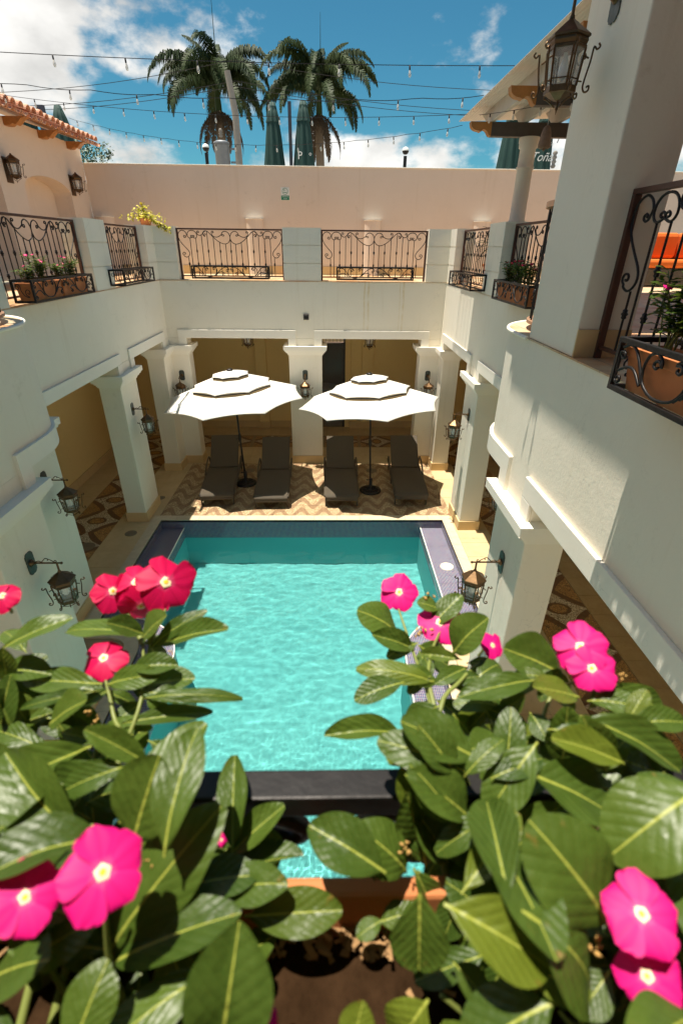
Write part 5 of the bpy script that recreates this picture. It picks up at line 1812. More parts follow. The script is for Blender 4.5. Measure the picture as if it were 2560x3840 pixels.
    (-0.1940, 0.1950, 4.4550, -0.1790, 0.2190, 4.4970, 0.0172, 0),
    (-0.2120, 0.2690, 4.4710, -0.2620, 0.2900, 4.5050, 0.0241, 0),
    (-0.1120, 0.1820, 4.4610, -0.0990, 0.2000, 4.5030, 0.0210, 0),
    (-0.1580, 0.1750, 4.4810, -0.2190, 0.1690, 4.4480, 0.0227, 0),
    (-0.1900, 0.2420, 4.4870, -0.2060, 0.2570, 4.5260, 0.0184, 0),
    (-0.2090, 0.1940, 4.5620, -0.1800, 0.1690, 4.5510, 0.0131, 0),
    (-0.2260, 0.2070, 4.5400, -0.2170, 0.1810, 4.5040, 0.0246, 0),
    (-0.2710, 0.2380, 4.5110, -0.2210, 0.2160, 4.4990, 0.0220, 0),
    (-0.1790, 0.1860, 4.5420, -0.2060, 0.1630, 4.5350, 0.0179, 0),
    (-0.1260, 0.2170, 4.5810, -0.1640, 0.2200, 4.6150, 0.0165, 0),
    (-0.1050, 0.2150, 4.5190, -0.1580, 0.2010, 4.5160, 0.0190, 0),
    (-0.2460, 0.2080, 4.5130, -0.2340, 0.1760, 4.4840, 0.0200, 0),
    (-0.1430, 0.1330, 4.5060, -0.1650, 0.1420, 4.5480, 0.0170, 0),
    (-0.1400, 0.2480, 4.4700, -0.2090, 0.2590, 4.4790, 0.0181, 0),
    (-0.1360, 0.2090, 4.5920, -0.1810, 0.2000, 4.5800, 0.0156, 0),
    (-0.1700, 0.2020, 4.5420, -0.2070, 0.2120, 4.5560, 0.0166, 0),
    (-0.2690, 0.2960, 4.4930, -0.3060, 0.3220, 4.5290, 0.0175, 0),
    (-0.2000, 0.1550, 4.5070, -0.2090, 0.1730, 4.5510, 0.0156, 0),
    (-0.0840, 0.1390, 4.5160, -0.0600, 0.1240, 4.4860, 0.0168, 0),
    (-0.2800, 0.3060, 4.5290, -0.2300, 0.2920, 4.5260, 0.0165, 0),
    (-0.1760, 0.2100, 4.5470, -0.1200, 0.2130, 4.5690, 0.0186, 0),
    (-0.2080, 0.1780, 4.5110, -0.1720, 0.1910, 4.5200, 0.0168, 0),
    (-0.2120, 0.2760, 4.5180, -0.1830, 0.2520, 4.4800, 0.0243, 0),
    (-0.1870, 0.2000, 4.5050, -0.2120, 0.1800, 4.4690, 0.0225, 0),
    (-0.2140, 0.1700, 4.5180, -0.2300, 0.1840, 4.5630, 0.0163, 0),
    (-0.1730, 0.1450, 4.4770, -0.2080, 0.1620, 4.4870, 0.0134, 0),
    (-0.1600, 0.2210, 4.5780, -0.2010, 0.2100, 4.5430, 0.0225, 0),
    (-0.1850, 0.1870, 4.5020, -0.1910, 0.2080, 4.5500, 0.0181, 0),
    (-0.2020, 0.2870, 4.5010, -0.2450, 0.3080, 4.5410, 0.0232, 0),
    (-0.2080, 0.1710, 4.4930, -0.1550, 0.1670, 4.5060, 0.0167, 0),
    (-0.1950, 0.1530, 4.4880, -0.1940, 0.1380, 4.4580, 0.0110, 0),
    (-0.2330, 0.2630, 4.5320, -0.2880, 0.2790, 4.5450, 0.0169, 0),
    (-0.2010, 0.1740, 4.5180, -0.2210, 0.1540, 4.5160, 0.0123, 0),
    (-0.1040, 0.1630, 4.4960, -0.0850, 0.1500, 4.4660, 0.0124, 0),
    (-0.2130, 0.1780, 4.4820, -0.1730, 0.1760, 4.4640, 0.0128, 0),
    (-0.0660, 0.1700, 4.4550, -0.0590, 0.1480, 4.4080, 0.0202, 0),
    (-0.1590, 0.1840, 4.4910, -0.1400, 0.2100, 4.5380, 0.0196, 0),
    (-0.0780, 0.1470, 4.4920, -0.0740, 0.1680, 4.5200, 0.0193, 0),
    (-0.1790, 0.1280, 4.5260, -0.1420, 0.1380, 4.5540, 0.0154, 0),
    (-0.1660, 0.1640, 4.4880, -0.1240, 0.1460, 4.4930, 0.0160, 0),
    (-0.1700, 0.2410, 4.5100, -0.1920, 0.2300, 4.4710, 0.0147, 0),
    (-0.2030, 0.2220, 4.5540, -0.2250, 0.1980, 4.5130, 0.0263, 0),
    (-0.1000, 0.1700, 4.5180, -0.0490, 0.1690, 4.5380, 0.0205, 0),
    (-0.1630, 0.2350, 4.4680, -0.1070, 0.2260, 4.4940, 0.0179, 0),
    (-0.1750, 0.2080, 4.4710, -0.1210, 0.1880, 4.4830, 0.0179, 0),
    (-0.1170, 0.2190, 4.4590, -0.0700, 0.2190, 4.4440, 0.0139, 0),
    (-0.2500, 0.2410, 4.4730, -0.2760, 0.2140, 4.4340, 0.0281, 0),
    (-0.1390, 0.1980, 4.4640, -0.0880, 0.1750, 4.4620, 0.0168, 0),
    (-0.1660, 0.1900, 4.5150, -0.1770, 0.2210, 4.5510, 0.0256, 0),
    (-0.2570, 0.2840, 4.5200, -0.2760, 0.2980, 4.5630, 0.0217, 0),
    (-0.1960, 0.2070, 4.5610, -0.2350, 0.1980, 4.5290, 0.0183, 0),
    (-0.2200, 0.2130, 4.5460, -0.2180, 0.1880, 4.5270, 0.0129, 0),
    (-0.1200, 0.1380, 4.4950, -0.1210, 0.1170, 4.4880, 0.0171, 0),
    (-0.2130, 0.2100, 4.5600, -0.2420, 0.2240, 4.5950, 0.0197, 0),
    (-0.1330, 0.2070, 4.5540, -0.1000, 0.1990, 4.5170, 0.0145, 0),
    (-0.1250, 0.1600, 4.4560, -0.1100, 0.1480, 4.4130, 0.0151, 0),
    (-0.1070, 0.1720, 4.4970, -0.1490, 0.1750, 4.5010, 0.0177, 0),
    (-0.1930, 0.1940, 4.4970, -0.2370, 0.1840, 4.5080, 0.0194, 0),
    (-0.2040, 0.2360, 4.4810, -0.2000, 0.2570, 4.5080, 0.0148, 0),
    (-0.1360, 0.1360, 4.5210, -0.1820, 0.1360, 4.5370, 0.0167, 0),
    (-0.1730, 0.2170, 4.5630, -0.2210, 0.2120, 4.5530, 0.0136, 0),
    (-0.2230, 0.2450, 4.5230, -0.2310, 0.2200, 4.4690, 0.0216, 0),
    (-0.1110, 0.1670, 4.4780, -0.1450, 0.1780, 4.5180, 0.0166, 0),
    (-0.1040, 0.1540, 4.4930, -0.0770, 0.1420, 4.4670, 0.0115, 0),
    (-0.2030, 0.1780, 4.5150, -0.2310, 0.1930, 4.5420, 0.0191, 0),
    (-0.1760, 0.1700, 4.5040, -0.1670, 0.1790, 4.5450, 0.0137, 0),
    (-0.1980, 0.2760, 4.5250, -0.1760, 0.2470, 4.4830, 0.0193, 0),
    (-0.1990, 0.2340, 4.4820, -0.2410, 0.2350, 4.5140, 0.0232, 0),
    (-0.2070, 0.2740, 4.5080, -0.1570, 0.2820, 4.5380, 0.0207, 0),
    (-0.2140, 0.2110, 4.4650, -0.1590, 0.2070, 4.4440, 0.0252, 0),
    (-0.2110, 0.2330, 4.5140, -0.2510, 0.2390, 4.5290, 0.0140, 0),
    (-0.1970, 0.2100, 4.5170, -0.1440, 0.1870, 4.5120, 0.0221, 0),
    (-0.1940, 0.2080, 4.5110, -0.2450, 0.1970, 4.5010, 0.0181, 0),
    (-0.0970, 0.1700, 4.5050, -0.1310, 0.1740, 4.5470, 0.0147, 0),
    (-0.1510, 0.1950, 4.4720, -0.1070, 0.2010, 4.4580, 0.0134, 0),
    (-0.1950, 0.2040, 4.4710, -0.1310, 0.2030, 4.4700, 0.0266, 0),
    (-0.0850, 0.1630, 4.4760, -0.1050, 0.1760, 4.5230, 0.0168, 0),
    (-0.2430, 0.3080, 4.4880, -0.2310, 0.2740, 4.4540, 0.0267, 0),
    (-0.2710, 0.2900, 4.4890, -0.2210, 0.2780, 4.4850, 0.0128, 0),
    (-0.2400, 0.1700, 4.4500, -0.1890, 0.1570, 4.4490, 0.0159, 0),
    (-0.1850, 0.2070, 4.5730, -0.1900, 0.1810, 4.5580, 0.0176, 0),
    (-0.1430, 0.1930, 4.5380, -0.1700, 0.1750, 4.5220, 0.0141, 0),
    (-0.1820, 0.2260, 4.5210, -0.2210, 0.2290, 4.5360, 0.0187, 0),
    (-0.2380, 0.2150, 4.4720, -0.2150, 0.2310, 4.5170, 0.0192, 0),
    (-0.0860, 0.1530, 4.5190, -0.1050, 0.1630, 4.5540, 0.0155, 0),
    (-0.1950, 0.1790, 4.4930, -0.1630, 0.1960, 4.5210, 0.0206, 0),
    (-0.0850, 0.1780, 4.5140, -0.1080, 0.1850, 4.5460, 0.0168, 0),
    (-0.1050, 0.2080, 4.5410, -0.1150, 0.1850, 4.5150, 0.0142, 0),
    (-0.2250, 0.2470, 4.5190, -0.2760, 0.2340, 4.5220, 0.0175, 0),
    (-0.1080, 0.1650, 4.4870, -0.0800, 0.1780, 4.5190, 0.0169, 0),
    (-0.1450, 0.1940, 4.5670, -0.1060, 0.2110, 4.5780, 0.0141, 0),
    (-0.2070, 0.1940, 4.5030, -0.1430, 0.1850, 4.5000, 0.0209, 0),
    (0.1230, 0.2290, 4.4740, 0.0700, 0.2370, 4.5230, 0.0268, 1),
    (0.2080, 0.1360, 4.5010, 0.2400, 0.1170, 4.4830, 0.0212, 1),
    (0.1160, 0.1910, 4.5620, 0.0690, 0.1760, 4.5480, 0.0165, 1),
    (0.0790, 0.2370, 4.4920, 0.0660, 0.2150, 4.4540, 0.0152, 1),
    (0.1680, 0.1800, 4.5090, 0.1170, 0.1920, 4.5280, 0.0199, 1),
    (0.2000, 0.1600, 4.5040, 0.2190, 0.1390, 4.4880, 0.0204, 1),
    (0.1940, 0.1820, 4.4750, 0.1320, 0.1980, 4.4800, 0.0224, 1),
    (0.1270, 0.1830, 4.5290, 0.1510, 0.1890, 4.5730, 0.0194, 1),
    (0.1620, 0.2970, 4.4950, 0.1160, 0.2940, 4.5310, 0.0180, 1),
    (0.1470, 0.2340, 4.4740, 0.1180, 0.2430, 4.5350, 0.0169, 1),
    (0.1280, 0.2100, 4.5680, 0.1090, 0.1900, 4.5150, 0.0236, 1),
    (0.0580, 0.1810, 4.5150, 0.0760, 0.1670, 4.4730, 0.0135, 1),
    (0.1340, 0.2250, 4.4950, 0.1880, 0.2200, 4.5270, 0.0236, 1),
    (0.0870, 0.2090, 4.5770, 0.0630, 0.2250, 4.6080, 0.0203, 1),
    (0.1190, 0.1860, 4.4760, 0.0810, 0.2020, 4.4960, 0.0184, 1),
    (0.1700, 0.2400, 4.4710, 0.1170, 0.2500, 4.4870, 0.0238, 1),
    (0.0730, 0.1970, 4.4580, 0.1010, 0.2130, 4.5100, 0.0180, 1),
    (0.2250, 0.1650, 4.5030, 0.2050, 0.1850, 4.5250, 0.0176, 1),
    (0.2100, 0.1920, 4.4580, 0.1510, 0.1900, 4.4610, 0.0213, 1),
    (0.2230, 0.1990, 4.5930, 0.2080, 0.1740, 4.5640, 0.0169, 1),
    (0.2060, 0.2780, 4.5050, 0.2460, 0.2820, 4.5430, 0.0203, 1),
    (0.2600, 0.2370, 4.5210, 0.2310, 0.2610, 4.5360, 0.0178, 1),
    (0.1240, 0.1840, 4.4680, 0.1040, 0.1620, 4.4570, 0.0151, 1),
    (0.1870, 0.1350, 4.5180, 0.1690, 0.1170, 4.4880, 0.0134, 1),
    (0.2540, 0.2150, 4.5110, 0.2550, 0.1890, 4.4670, 0.0216, 1),
    (0.2740, 0.1940, 4.4920, 0.2400, 0.2120, 4.5370, 0.0217, 1),
    (0.0920, 0.2070, 4.5780, 0.1190, 0.2210, 4.6000, 0.0146, 1),
    (0.2130, 0.1960, 4.5080, 0.2610, 0.1790, 4.5140, 0.0258, 1),
    (0.1930, 0.1450, 4.4920, 0.2370, 0.1520, 4.4960, 0.0168, 1),
    (0.1700, 0.1470, 4.4750, 0.1430, 0.1590, 4.5060, 0.0180, 1),
    (0.1430, 0.1960, 4.4940, 0.0860, 0.1900, 4.4650, 0.0188, 1),
    (0.2250, 0.2020, 4.5780, 0.2430, 0.1820, 4.5570, 0.0192, 1),
    (0.0970, 0.1960, 4.5480, 0.0540, 0.2020, 4.5900, 0.0194, 1),
    (0.1480, 0.1690, 4.5120, 0.1820, 0.1590, 4.5260, 0.0157, 1),
    (0.0950, 0.2140, 4.5600, 0.0750, 0.2450, 4.6000, 0.0205, 1),
    (0.0880, 0.2020, 4.5400, 0.1310, 0.1870, 4.5320, 0.0145, 1),
    (0.2780, 0.2140, 4.5030, 0.2270, 0.1900, 4.4940, 0.0220, 1),
    (0.1270, 0.2170, 4.5570, 0.1350, 0.2460, 4.5980, 0.0210, 1),
    (0.1060, 0.2200, 4.5790, 0.0500, 0.2330, 4.6040, 0.0277, 1),
    (0.0870, 0.1920, 4.4980, 0.0630, 0.2050, 4.5420, 0.0168, 1),
    (0.0840, 0.1920, 4.5500, 0.0590, 0.2040, 4.5930, 0.0171, 1),
    (0.0690, 0.1300, 4.5050, 0.0520, 0.1440, 4.5340, 0.0114, 1),
    (0.1990, 0.1760, 4.5070, 0.2460, 0.1850, 4.5420, 0.0230, 1),
    (0.2260, 0.1770, 4.5390, 0.2600, 0.1720, 4.5490, 0.0130, 1),
    (0.0950, 0.2140, 4.5730, 0.0360, 0.2270, 4.5940, 0.0240, 1),
    (0.1690, 0.1430, 4.5260, 0.1950, 0.1540, 4.5630, 0.0185, 1),
    (0.1430, 0.1780, 4.4930, 0.1070, 0.1610, 4.4730, 0.0214, 1),
    (0.2140, 0.1240, 4.5190, 0.1700, 0.1090, 4.5070, 0.0174, 1),
    (0.1230, 0.2700, 4.5060, 0.1300, 0.2480, 4.4760, 0.0175, 1),
    (0.2030, 0.1330, 4.5130, 0.2400, 0.1450, 4.5340, 0.0159, 1),
    (0.1940, 0.1420, 4.4780, 0.2430, 0.1410, 4.4810, 0.0192, 1),
    (0.2530, 0.2100, 4.4890, 0.2140, 0.2170, 4.5400, 0.0180, 1),
    (0.2260, 0.1420, 4.4560, 0.2670, 0.1370, 4.4350, 0.0128, 1),
    (0.1560, 0.2700, 4.5360, 0.2020, 0.2580, 4.4960, 0.0243, 1),
    (0.2560, 0.2400, 4.4830, 0.3200, 0.2350, 4.4470, 0.0182, 1),
    (0.1840, 0.1490, 4.4840, 0.1320, 0.1490, 4.5130, 0.0141, 1),
    (0.1200, 0.2690, 4.5120, 0.1170, 0.2330, 4.4960, 0.0165, 1),
    (0.1250, 0.1260, 4.5160, 0.1730, 0.1270, 4.5120, 0.0165, 1),
    (0.2020, 0.1750, 4.5170, 0.2330, 0.1600, 4.4830, 0.0141, 1),
    (0.0970, 0.1320, 4.5180, 0.0520, 0.1270, 4.4960, 0.0170, 1),
    (0.1490, 0.1740, 4.4950, 0.1010, 0.1580, 4.4790, 0.0195, 1),
    (0.2200, 0.1510, 4.5170, 0.1890, 0.1340, 4.4900, 0.0214, 1),
    (0.2580, 0.2810, 4.4980, 0.2700, 0.2500, 4.4810, 0.0216, 1),
    (0.2350, 0.2250, 4.4870, 0.2050, 0.2040, 4.4350, 0.0248, 1),
    (0.1330, 0.2750, 4.5020, 0.0870, 0.2470, 4.4890, 0.0226, 1),
    (0.1730, 0.1290, 4.5000, 0.2040, 0.1440, 4.5340, 0.0162, 1),
    (0.2400, 0.1780, 4.5070, 0.1970, 0.1510, 4.4850, 0.0262, 1),
    (0.1430, 0.1880, 4.4730, 0.1670, 0.1640, 4.4600, 0.0173, 1),
    (0.1200, 0.2000, 4.5490, 0.0710, 0.1800, 4.5460, 0.0146, 1),
    (0.2210, 0.1620, 4.5190, 0.1670, 0.1620, 4.5250, 0.0200, 1),
    (0.1780, 0.3070, 4.5070, 0.2060, 0.2850, 4.4890, 0.0191, 1),
    (0.1690, 0.2190, 4.5690, 0.1170, 0.2100, 4.5620, 0.0222, 1),
    (0.1720, 0.1240, 4.5140, 0.1980, 0.1100, 4.4780, 0.0192, 1),
    (0.0680, 0.2060, 4.5270, 0.0570, 0.2280, 4.5760, 0.0248, 1),
    (0.3000, 0.2850, 4.4990, 0.2320, 0.2570, 4.4940, 0.0178, 1),
    (0.1350, 0.2520, 4.4990, 0.1020, 0.2560, 4.5460, 0.0190, 1),
    (0.1720, 0.1860, 4.5020, 0.1670, 0.1670, 4.4440, 0.0242, 1),
    (0.1030, 0.1480, 4.5140, 0.0790, 0.1250, 4.4890, 0.0154, 1),
    (0.2290, 0.1840, 4.5130, 0.2040, 0.1660, 4.4750, 0.0195, 1),
    (0.2360, 0.1910, 4.5430, 0.2000, 0.1850, 4.5150, 0.0170, 1),
    (0.1460, 0.1710, 4.4650, 0.2160, 0.1790, 4.4660, 0.0195, 1),
    (0.1570, 0.1480, 4.5030, 0.1960, 0.1390, 4.5130, 0.0172, 1),
    (0.2680, 0.1990, 4.4700, 0.1960, 0.1780, 4.4720, 0.0230, 1),
    (0.0760, 0.1440, 4.4840, 0.1100, 0.1260, 4.4610, 0.0192, 1),
    (0.1500, 0.2480, 4.4820, 0.2170, 0.2420, 4.4750, 0.0209, 1),
    (0.2030, 0.2090, 4.5880, 0.1520, 0.2160, 4.6080, 0.0151, 1),
    (0.1460, 0.2180, 4.5730, 0.1990, 0.2000, 4.5730, 0.0205, 1),
    (0.0490, 0.1500, 4.4780, 0.0880, 0.1370, 4.4800, 0.0146, 1),
    (0.1520, 0.1560, 4.4630, 0.1950, 0.1420, 4.4180, 0.0223, 1),
    (0.1240, 0.1480, 4.4870, 0.1720, 0.1430, 4.4690, 0.0177, 1),
    (0.1760, 0.1530, 4.4670, 0.1550, 0.1270, 4.4520, 0.0185, 1),
    (0.2540, 0.1840, 4.5120, 0.2040, 0.2020, 4.5500, 0.0244, 1),
    (0.1970, 0.2130, 4.5730, 0.1760, 0.2260, 4.6140, 0.0170, 1),
    (0.2250, 0.1730, 4.4660, 0.2350, 0.1870, 4.5210, 0.0189, 1),
    (0.0950, 0.1610, 4.4930, 0.1020, 0.1370, 4.4670, 0.0154, 1),
    (0.1220, 0.1440, 4.5110, 0.1000, 0.1230, 4.4930, 0.0190, 1),
    (0.2560, 0.2170, 4.5150, 0.2240, 0.2270, 4.5460, 0.0144, 1),
    (0.1090, 0.2030, 4.5820, 0.1460, 0.2120, 4.5920, 0.0166, 1),
    (0.1470, 0.2800, 4.5280, 0.1640, 0.2650, 4.4860, 0.0205, 1),
    (0.1870, 0.2460, 4.5330, 0.1820, 0.2520, 4.5900, 0.0211, 1),
    (0.2230, 0.2230, 4.5670, 0.1650, 0.2230, 4.5390, 0.0249, 1),
    (0.1220, 0.1490, 4.5130, 0.1320, 0.1640, 4.5600, 0.0188, 1),
    (0.2510, 0.1610, 4.4910, 0.1880, 0.1550, 4.5100, 0.0152, 1),
    (0.1490, 0.1340, 4.5070, 0.1250, 0.1220, 4.4750, 0.0172, 1),
    (0.2530, 0.1990, 4.5280, 0.2200, 0.2200, 4.5420, 0.0219, 1),
    (0.1460, 0.1460, 4.4770, 0.1210, 0.1630, 4.5100, 0.0183, 1),
    (0.2430, 0.2810, 4.5210, 0.1920, 0.2810, 4.5150, 0.0187, 1),
    (0.1980, 0.1230, 4.5290, 0.2090, 0.1040, 4.4990, 0.0198, 1),
    (0.0930, 0.1740, 4.5080, 0.0790, 0.1550, 4.4760, 0.0179, 1),
    (0.1070, 0.1320, 4.5000, 0.1330, 0.1360, 4.5420, 0.0134, 1),
    (-0.1900, 0.3730, 4.5440, -0.1530, 0.3850, 4.5440, 0.0130, 0),
    (-0.1910, 0.3710, 4.5480, -0.1610, 0.3640, 4.5900, 0.0142, 0),
    (-0.1840, 0.3720, 4.5470, -0.1770, 0.3700, 4.5130, 0.0171, 0),
    (-0.1810, 0.3620, 4.5680, -0.2050, 0.3490, 4.5950, 0.0157, 0),
    (-0.1710, 0.3050, 4.5520, -0.1280, 0.3040, 4.5490, 0.0135, 0),
    (-0.1730, 0.3160, 4.5280, -0.1940, 0.2980, 4.5240, 0.0157, 0),
    (-0.1690, 0.3060, 4.5380, -0.1790, 0.3300, 4.5500, 0.0130, 0),
    (-0.1640, 0.3050, 4.5500, -0.1430, 0.2930, 4.5350, 0.0134, 0),
    (-0.1810, 0.3250, 4.5370, -0.1260, 0.3190, 4.5560, 0.0194, 0),
    (-0.2020, 0.3140, 4.5520, -0.1530, 0.3110, 4.5700, 0.0146, 0),
    (-0.2010, 0.3140, 4.5460, -0.2180, 0.2950, 4.5470, 0.0106, 0),
    (-0.2100, 0.3170, 4.5410, -0.1790, 0.3170, 4.5220, 0.0118, 0),
    (-0.2010, 0.3130, 4.5430, -0.2440, 0.3160, 4.5500, 0.0166, 0),
    (-0.2940, 0.3200, 4.5640, -0.2460, 0.3120, 4.5710, 0.0152, 0),
    (-0.2960, 0.3220, 4.5450, -0.3430, 0.3220, 4.5130, 0.0190, 0),
    (-0.2850, 0.3120, 4.5600, -0.2780, 0.3110, 4.5970, 0.0126, 0),
    (-0.2850, 0.3180, 4.5600, -0.2480, 0.3070, 4.5440, 0.0169, 0),
    (-0.2850, 0.3060, 4.5540, -0.3240, 0.3130, 4.5540, 0.0138, 0),
    (-0.2920, 0.3180, 4.5510, -0.2630, 0.3340, 4.5680, 0.0177, 0),
    (-0.2250, 0.2710, 4.5460, -0.1880, 0.2600, 4.5490, 0.0097, 0),
    (-0.2300, 0.2630, 4.5260, -0.2740, 0.2610, 4.4960, 0.0146, 0),
    (-0.2340, 0.2760, 4.5290, -0.2310, 0.2920, 4.5490, 0.0130, 0),
    (-0.2300, 0.2800, 4.5450, -0.2190, 0.2730, 4.5270, 0.0117, 0),
    (-0.2410, 0.2750, 4.5250, -0.2770, 0.2780, 4.5210, 0.0114, 0),
    (-0.2300, 0.2710, 4.5550, -0.1950, 0.2710, 4.5840, 0.0131, 0),
    (0.0950, 0.3960, 4.5220, 0.0600, 0.3830, 4.5180, 0.0155, 1),
    (0.0990, 0.4060, 4.5020, 0.1060, 0.3740, 4.4980, 0.0153, 1),
    (0.0910, 0.3920, 4.5160, 0.0460, 0.3890, 4.5420, 0.0185, 1),
    (0.1090, 0.3390, 4.5250, 0.1600, 0.3390, 4.5180, 0.0192, 1),
    (0.0960, 0.3340, 4.5390, 0.0730, 0.3280, 4.5230, 0.0117, 1),
    (0.1000, 0.3470, 4.5190, 0.0970, 0.3670, 4.5310, 0.0120, 1),
    (0.1050, 0.3370, 4.5020, 0.1370, 0.3300, 4.4790, 0.0172, 1),
    (0.1060, 0.3340, 4.5280, 0.0640, 0.3340, 4.5470, 0.0164, 1),
    (0.1100, 0.3420, 4.5220, 0.1420, 0.3330, 4.5390, 0.0118, 1),
    (0.0980, 0.3310, 4.5120, 0.0870, 0.3230, 4.4910, 0.0108, 1),
    (0.1360, 0.3550, 4.5340, 0.1760, 0.3520, 4.5270, 0.0163, 1),
    (0.1370, 0.3490, 4.5340, 0.1000, 0.3290, 4.5360, 0.0117, 1),
    (0.1420, 0.3570, 4.5290, 0.1480, 0.3250, 4.5270, 0.0175, 1),
    (0.1340, 0.3620, 4.5310, 0.0930, 0.3760, 4.5270, 0.0127, 1),
    (0.1900, 0.3040, 4.5700, 0.1620, 0.3070, 4.5490, 0.0150, 1),
    (0.1900, 0.3050, 4.5440, 0.2000, 0.3050, 4.5770, 0.0131, 1),
    (0.1970, 0.3060, 4.5460, 0.2200, 0.2950, 4.5380, 0.0131, 1),
    (0.1920, 0.3000, 4.5700, 0.1600, 0.3020, 4.5760, 0.0118, 1),
    (0.1920, 0.3060, 4.5630, 0.1820, 0.2900, 4.5550, 0.0090, 1),
    (0.2100, 0.2730, 4.5750, 0.2480, 0.2610, 4.5830, 0.0169, 1),
    (0.2030, 0.2600, 4.5740, 0.1700, 0.2570, 4.5450, 0.0145, 1),
    (0.2140, 0.2720, 4.5580, 0.2160, 0.2450, 4.5540, 0.0141, 1),
    (0.2060, 0.2770, 4.5750, 0.1590, 0.2670, 4.5990, 0.0116, 1),
    (0.2160, 0.2760, 4.5610, 0.2400, 0.2840, 4.5810, 0.0132, 1),
    (0.1400, 0.2780, 4.5370, 0.1820, 0.2700, 4.5310, 0.0170, 1),
    (0.1340, 0.2850, 4.5500, 0.1180, 0.2790, 4.5310, 0.0117, 1),
    (0.1440, 0.2890, 4.5260, 0.1310, 0.2940, 4.5530, 0.0150, 1),
    (0.1360, 0.2830, 4.5450, 0.1750, 0.2770, 4.5220, 0.0166, 1),
    (0.1430, 0.2860, 4.5540, 0.1060, 0.2850, 4.5620, 0.0134, 1),
    (0.1460, 0.2860, 4.5380, 0.1610, 0.2810, 4.5730, 0.0125, 1),
    (0.2230, 0.2410, 4.5870, 0.2640, 0.2390, 4.5940, 0.0176, 1),
    (0.2250, 0.2380, 4.5760, 0.1980, 0.2200, 4.5720, 0.0125, 1),
    (0.2290, 0.2490, 4.5770, 0.2490, 0.2660, 4.5960, 0.0137, 1),
    (0.2290, 0.2390, 4.5610, 0.2410, 0.2160, 4.5570, 0.0181, 1),
    (0.2390, 0.2530, 4.5750, 0.2090, 0.2590, 4.5650, 0.0124, 1),
]
FLOWERS = [
    (-0.2240, 0.4050, 4.5870, 0.0438, 'red', 0.50, 0.10, 0),
    (-0.2020, 0.4130, 4.5920, 0.0497, 'red', -0.10, 0.60, 0),
    (-0.1660, 0.4000, 4.6020, 0.0592, 'red', 0.25, 0.15, 0),
    (-0.1930, 0.3930, 4.5770, 0.0443, 'red', 0.00, -0.90, 0),
    (-0.2100, 0.3350, 4.5640, 0.0423, 'red', -0.20, 0.90, 0),
    (-0.3030, 0.3640, 4.6140, 0.0322, 'red', -0.30, 0.80, 0),
    (-0.1150, 0.1310, 4.6220, 0.0421, 'pink', 0.15, 0.10, 0),
    (-0.1570, 0.1280, 4.6050, 0.0358, 'pink', 0.00, 0.00, 0),
    (0.0810, 0.4620, 4.5400, 0.0477, 'pink', 0.10, 0.20, 1),
    (0.1230, 0.4210, 4.5290, 0.0512, 'pink', 0.00, 0.75, 1),
    (0.1660, 0.3710, 4.5420, 0.0277, 'pink', 0.90, 0.30, 1),
    (0.2100, 0.3020, 4.6060, 0.0448, 'pink', 0.05, 0.25, 1),
    (0.2140, 0.2860, 4.5980, 0.0394, 'pink', 0.10, 0.10, 1),
    (0.1580, 0.1170, 4.6030, 0.0373, 'pink', 0.10, 0.35, 1),
    (0.1580, 0.1000, 4.5810, 0.0319, 'pink', -0.10, -0.10, 1),
    (0.1880, 0.1990, 4.5200, 0.0258, 'red', 0.60, -0.60, 1),
    (-0.0380, 0.0930, 4.5450, 0.0246, 'pink', 0.00, 0.50, 0),
    (-0.0810, 0.2020, 4.5140, 0.0110, 'pink', 0.80, 0.50, 0),
]
WITHERED = [
    (-0.1500, 0.3440, 4.5630, 0.0082, 0),
    (-0.2290, 0.2900, 4.5440, 0.0090, 0),
    (0.1230, 0.3180, 4.5280, 0.0107, 1),
    (0.1690, 0.3110, 4.5590, 0.0094, 1),
    (0.1930, 0.2680, 4.5650, 0.0093, 1),
    (-0.0610, 0.1790, 4.5140, 0.0079, 0),
    (-0.2150, 0.2230, 4.5250, 0.0093, 0),
    (0.2100, 0.1910, 4.5700, 0.0089, 1),
    (0.1200, 0.1670, 4.5440, 0.0097, 1),
    (-0.0890, 0.1420, 4.5280, 0.0081, 0),
    (0.1100, 0.4440, 4.5490, 0.0180, 1),
    (0.0990, 0.4090, 4.5260, 0.0213, 1),
    (0.1290, 0.2490, 4.5480, 0.0154, 1),
    (0.0490, 0.1800, 4.5410, 0.0136, 1),
    (0.1460, 0.1200, 4.5630, 0.0169, 1),
    (-0.2080, 0.2900, 4.5440, 0.0128, 0),
    (-0.2020, 0.2870, 4.5390, 0.0128, 0),
    (-0.1110, 0.1630, 4.5660, 0.0097, 0),
    (0.0560, 0.3600, 4.5190, 0.0134, 1),
    (0.2380, 0.2830, 4.5930, 0.0107, 1),
    (-0.1810, 0.3150, 4.5500, 0.0118, 0),
]
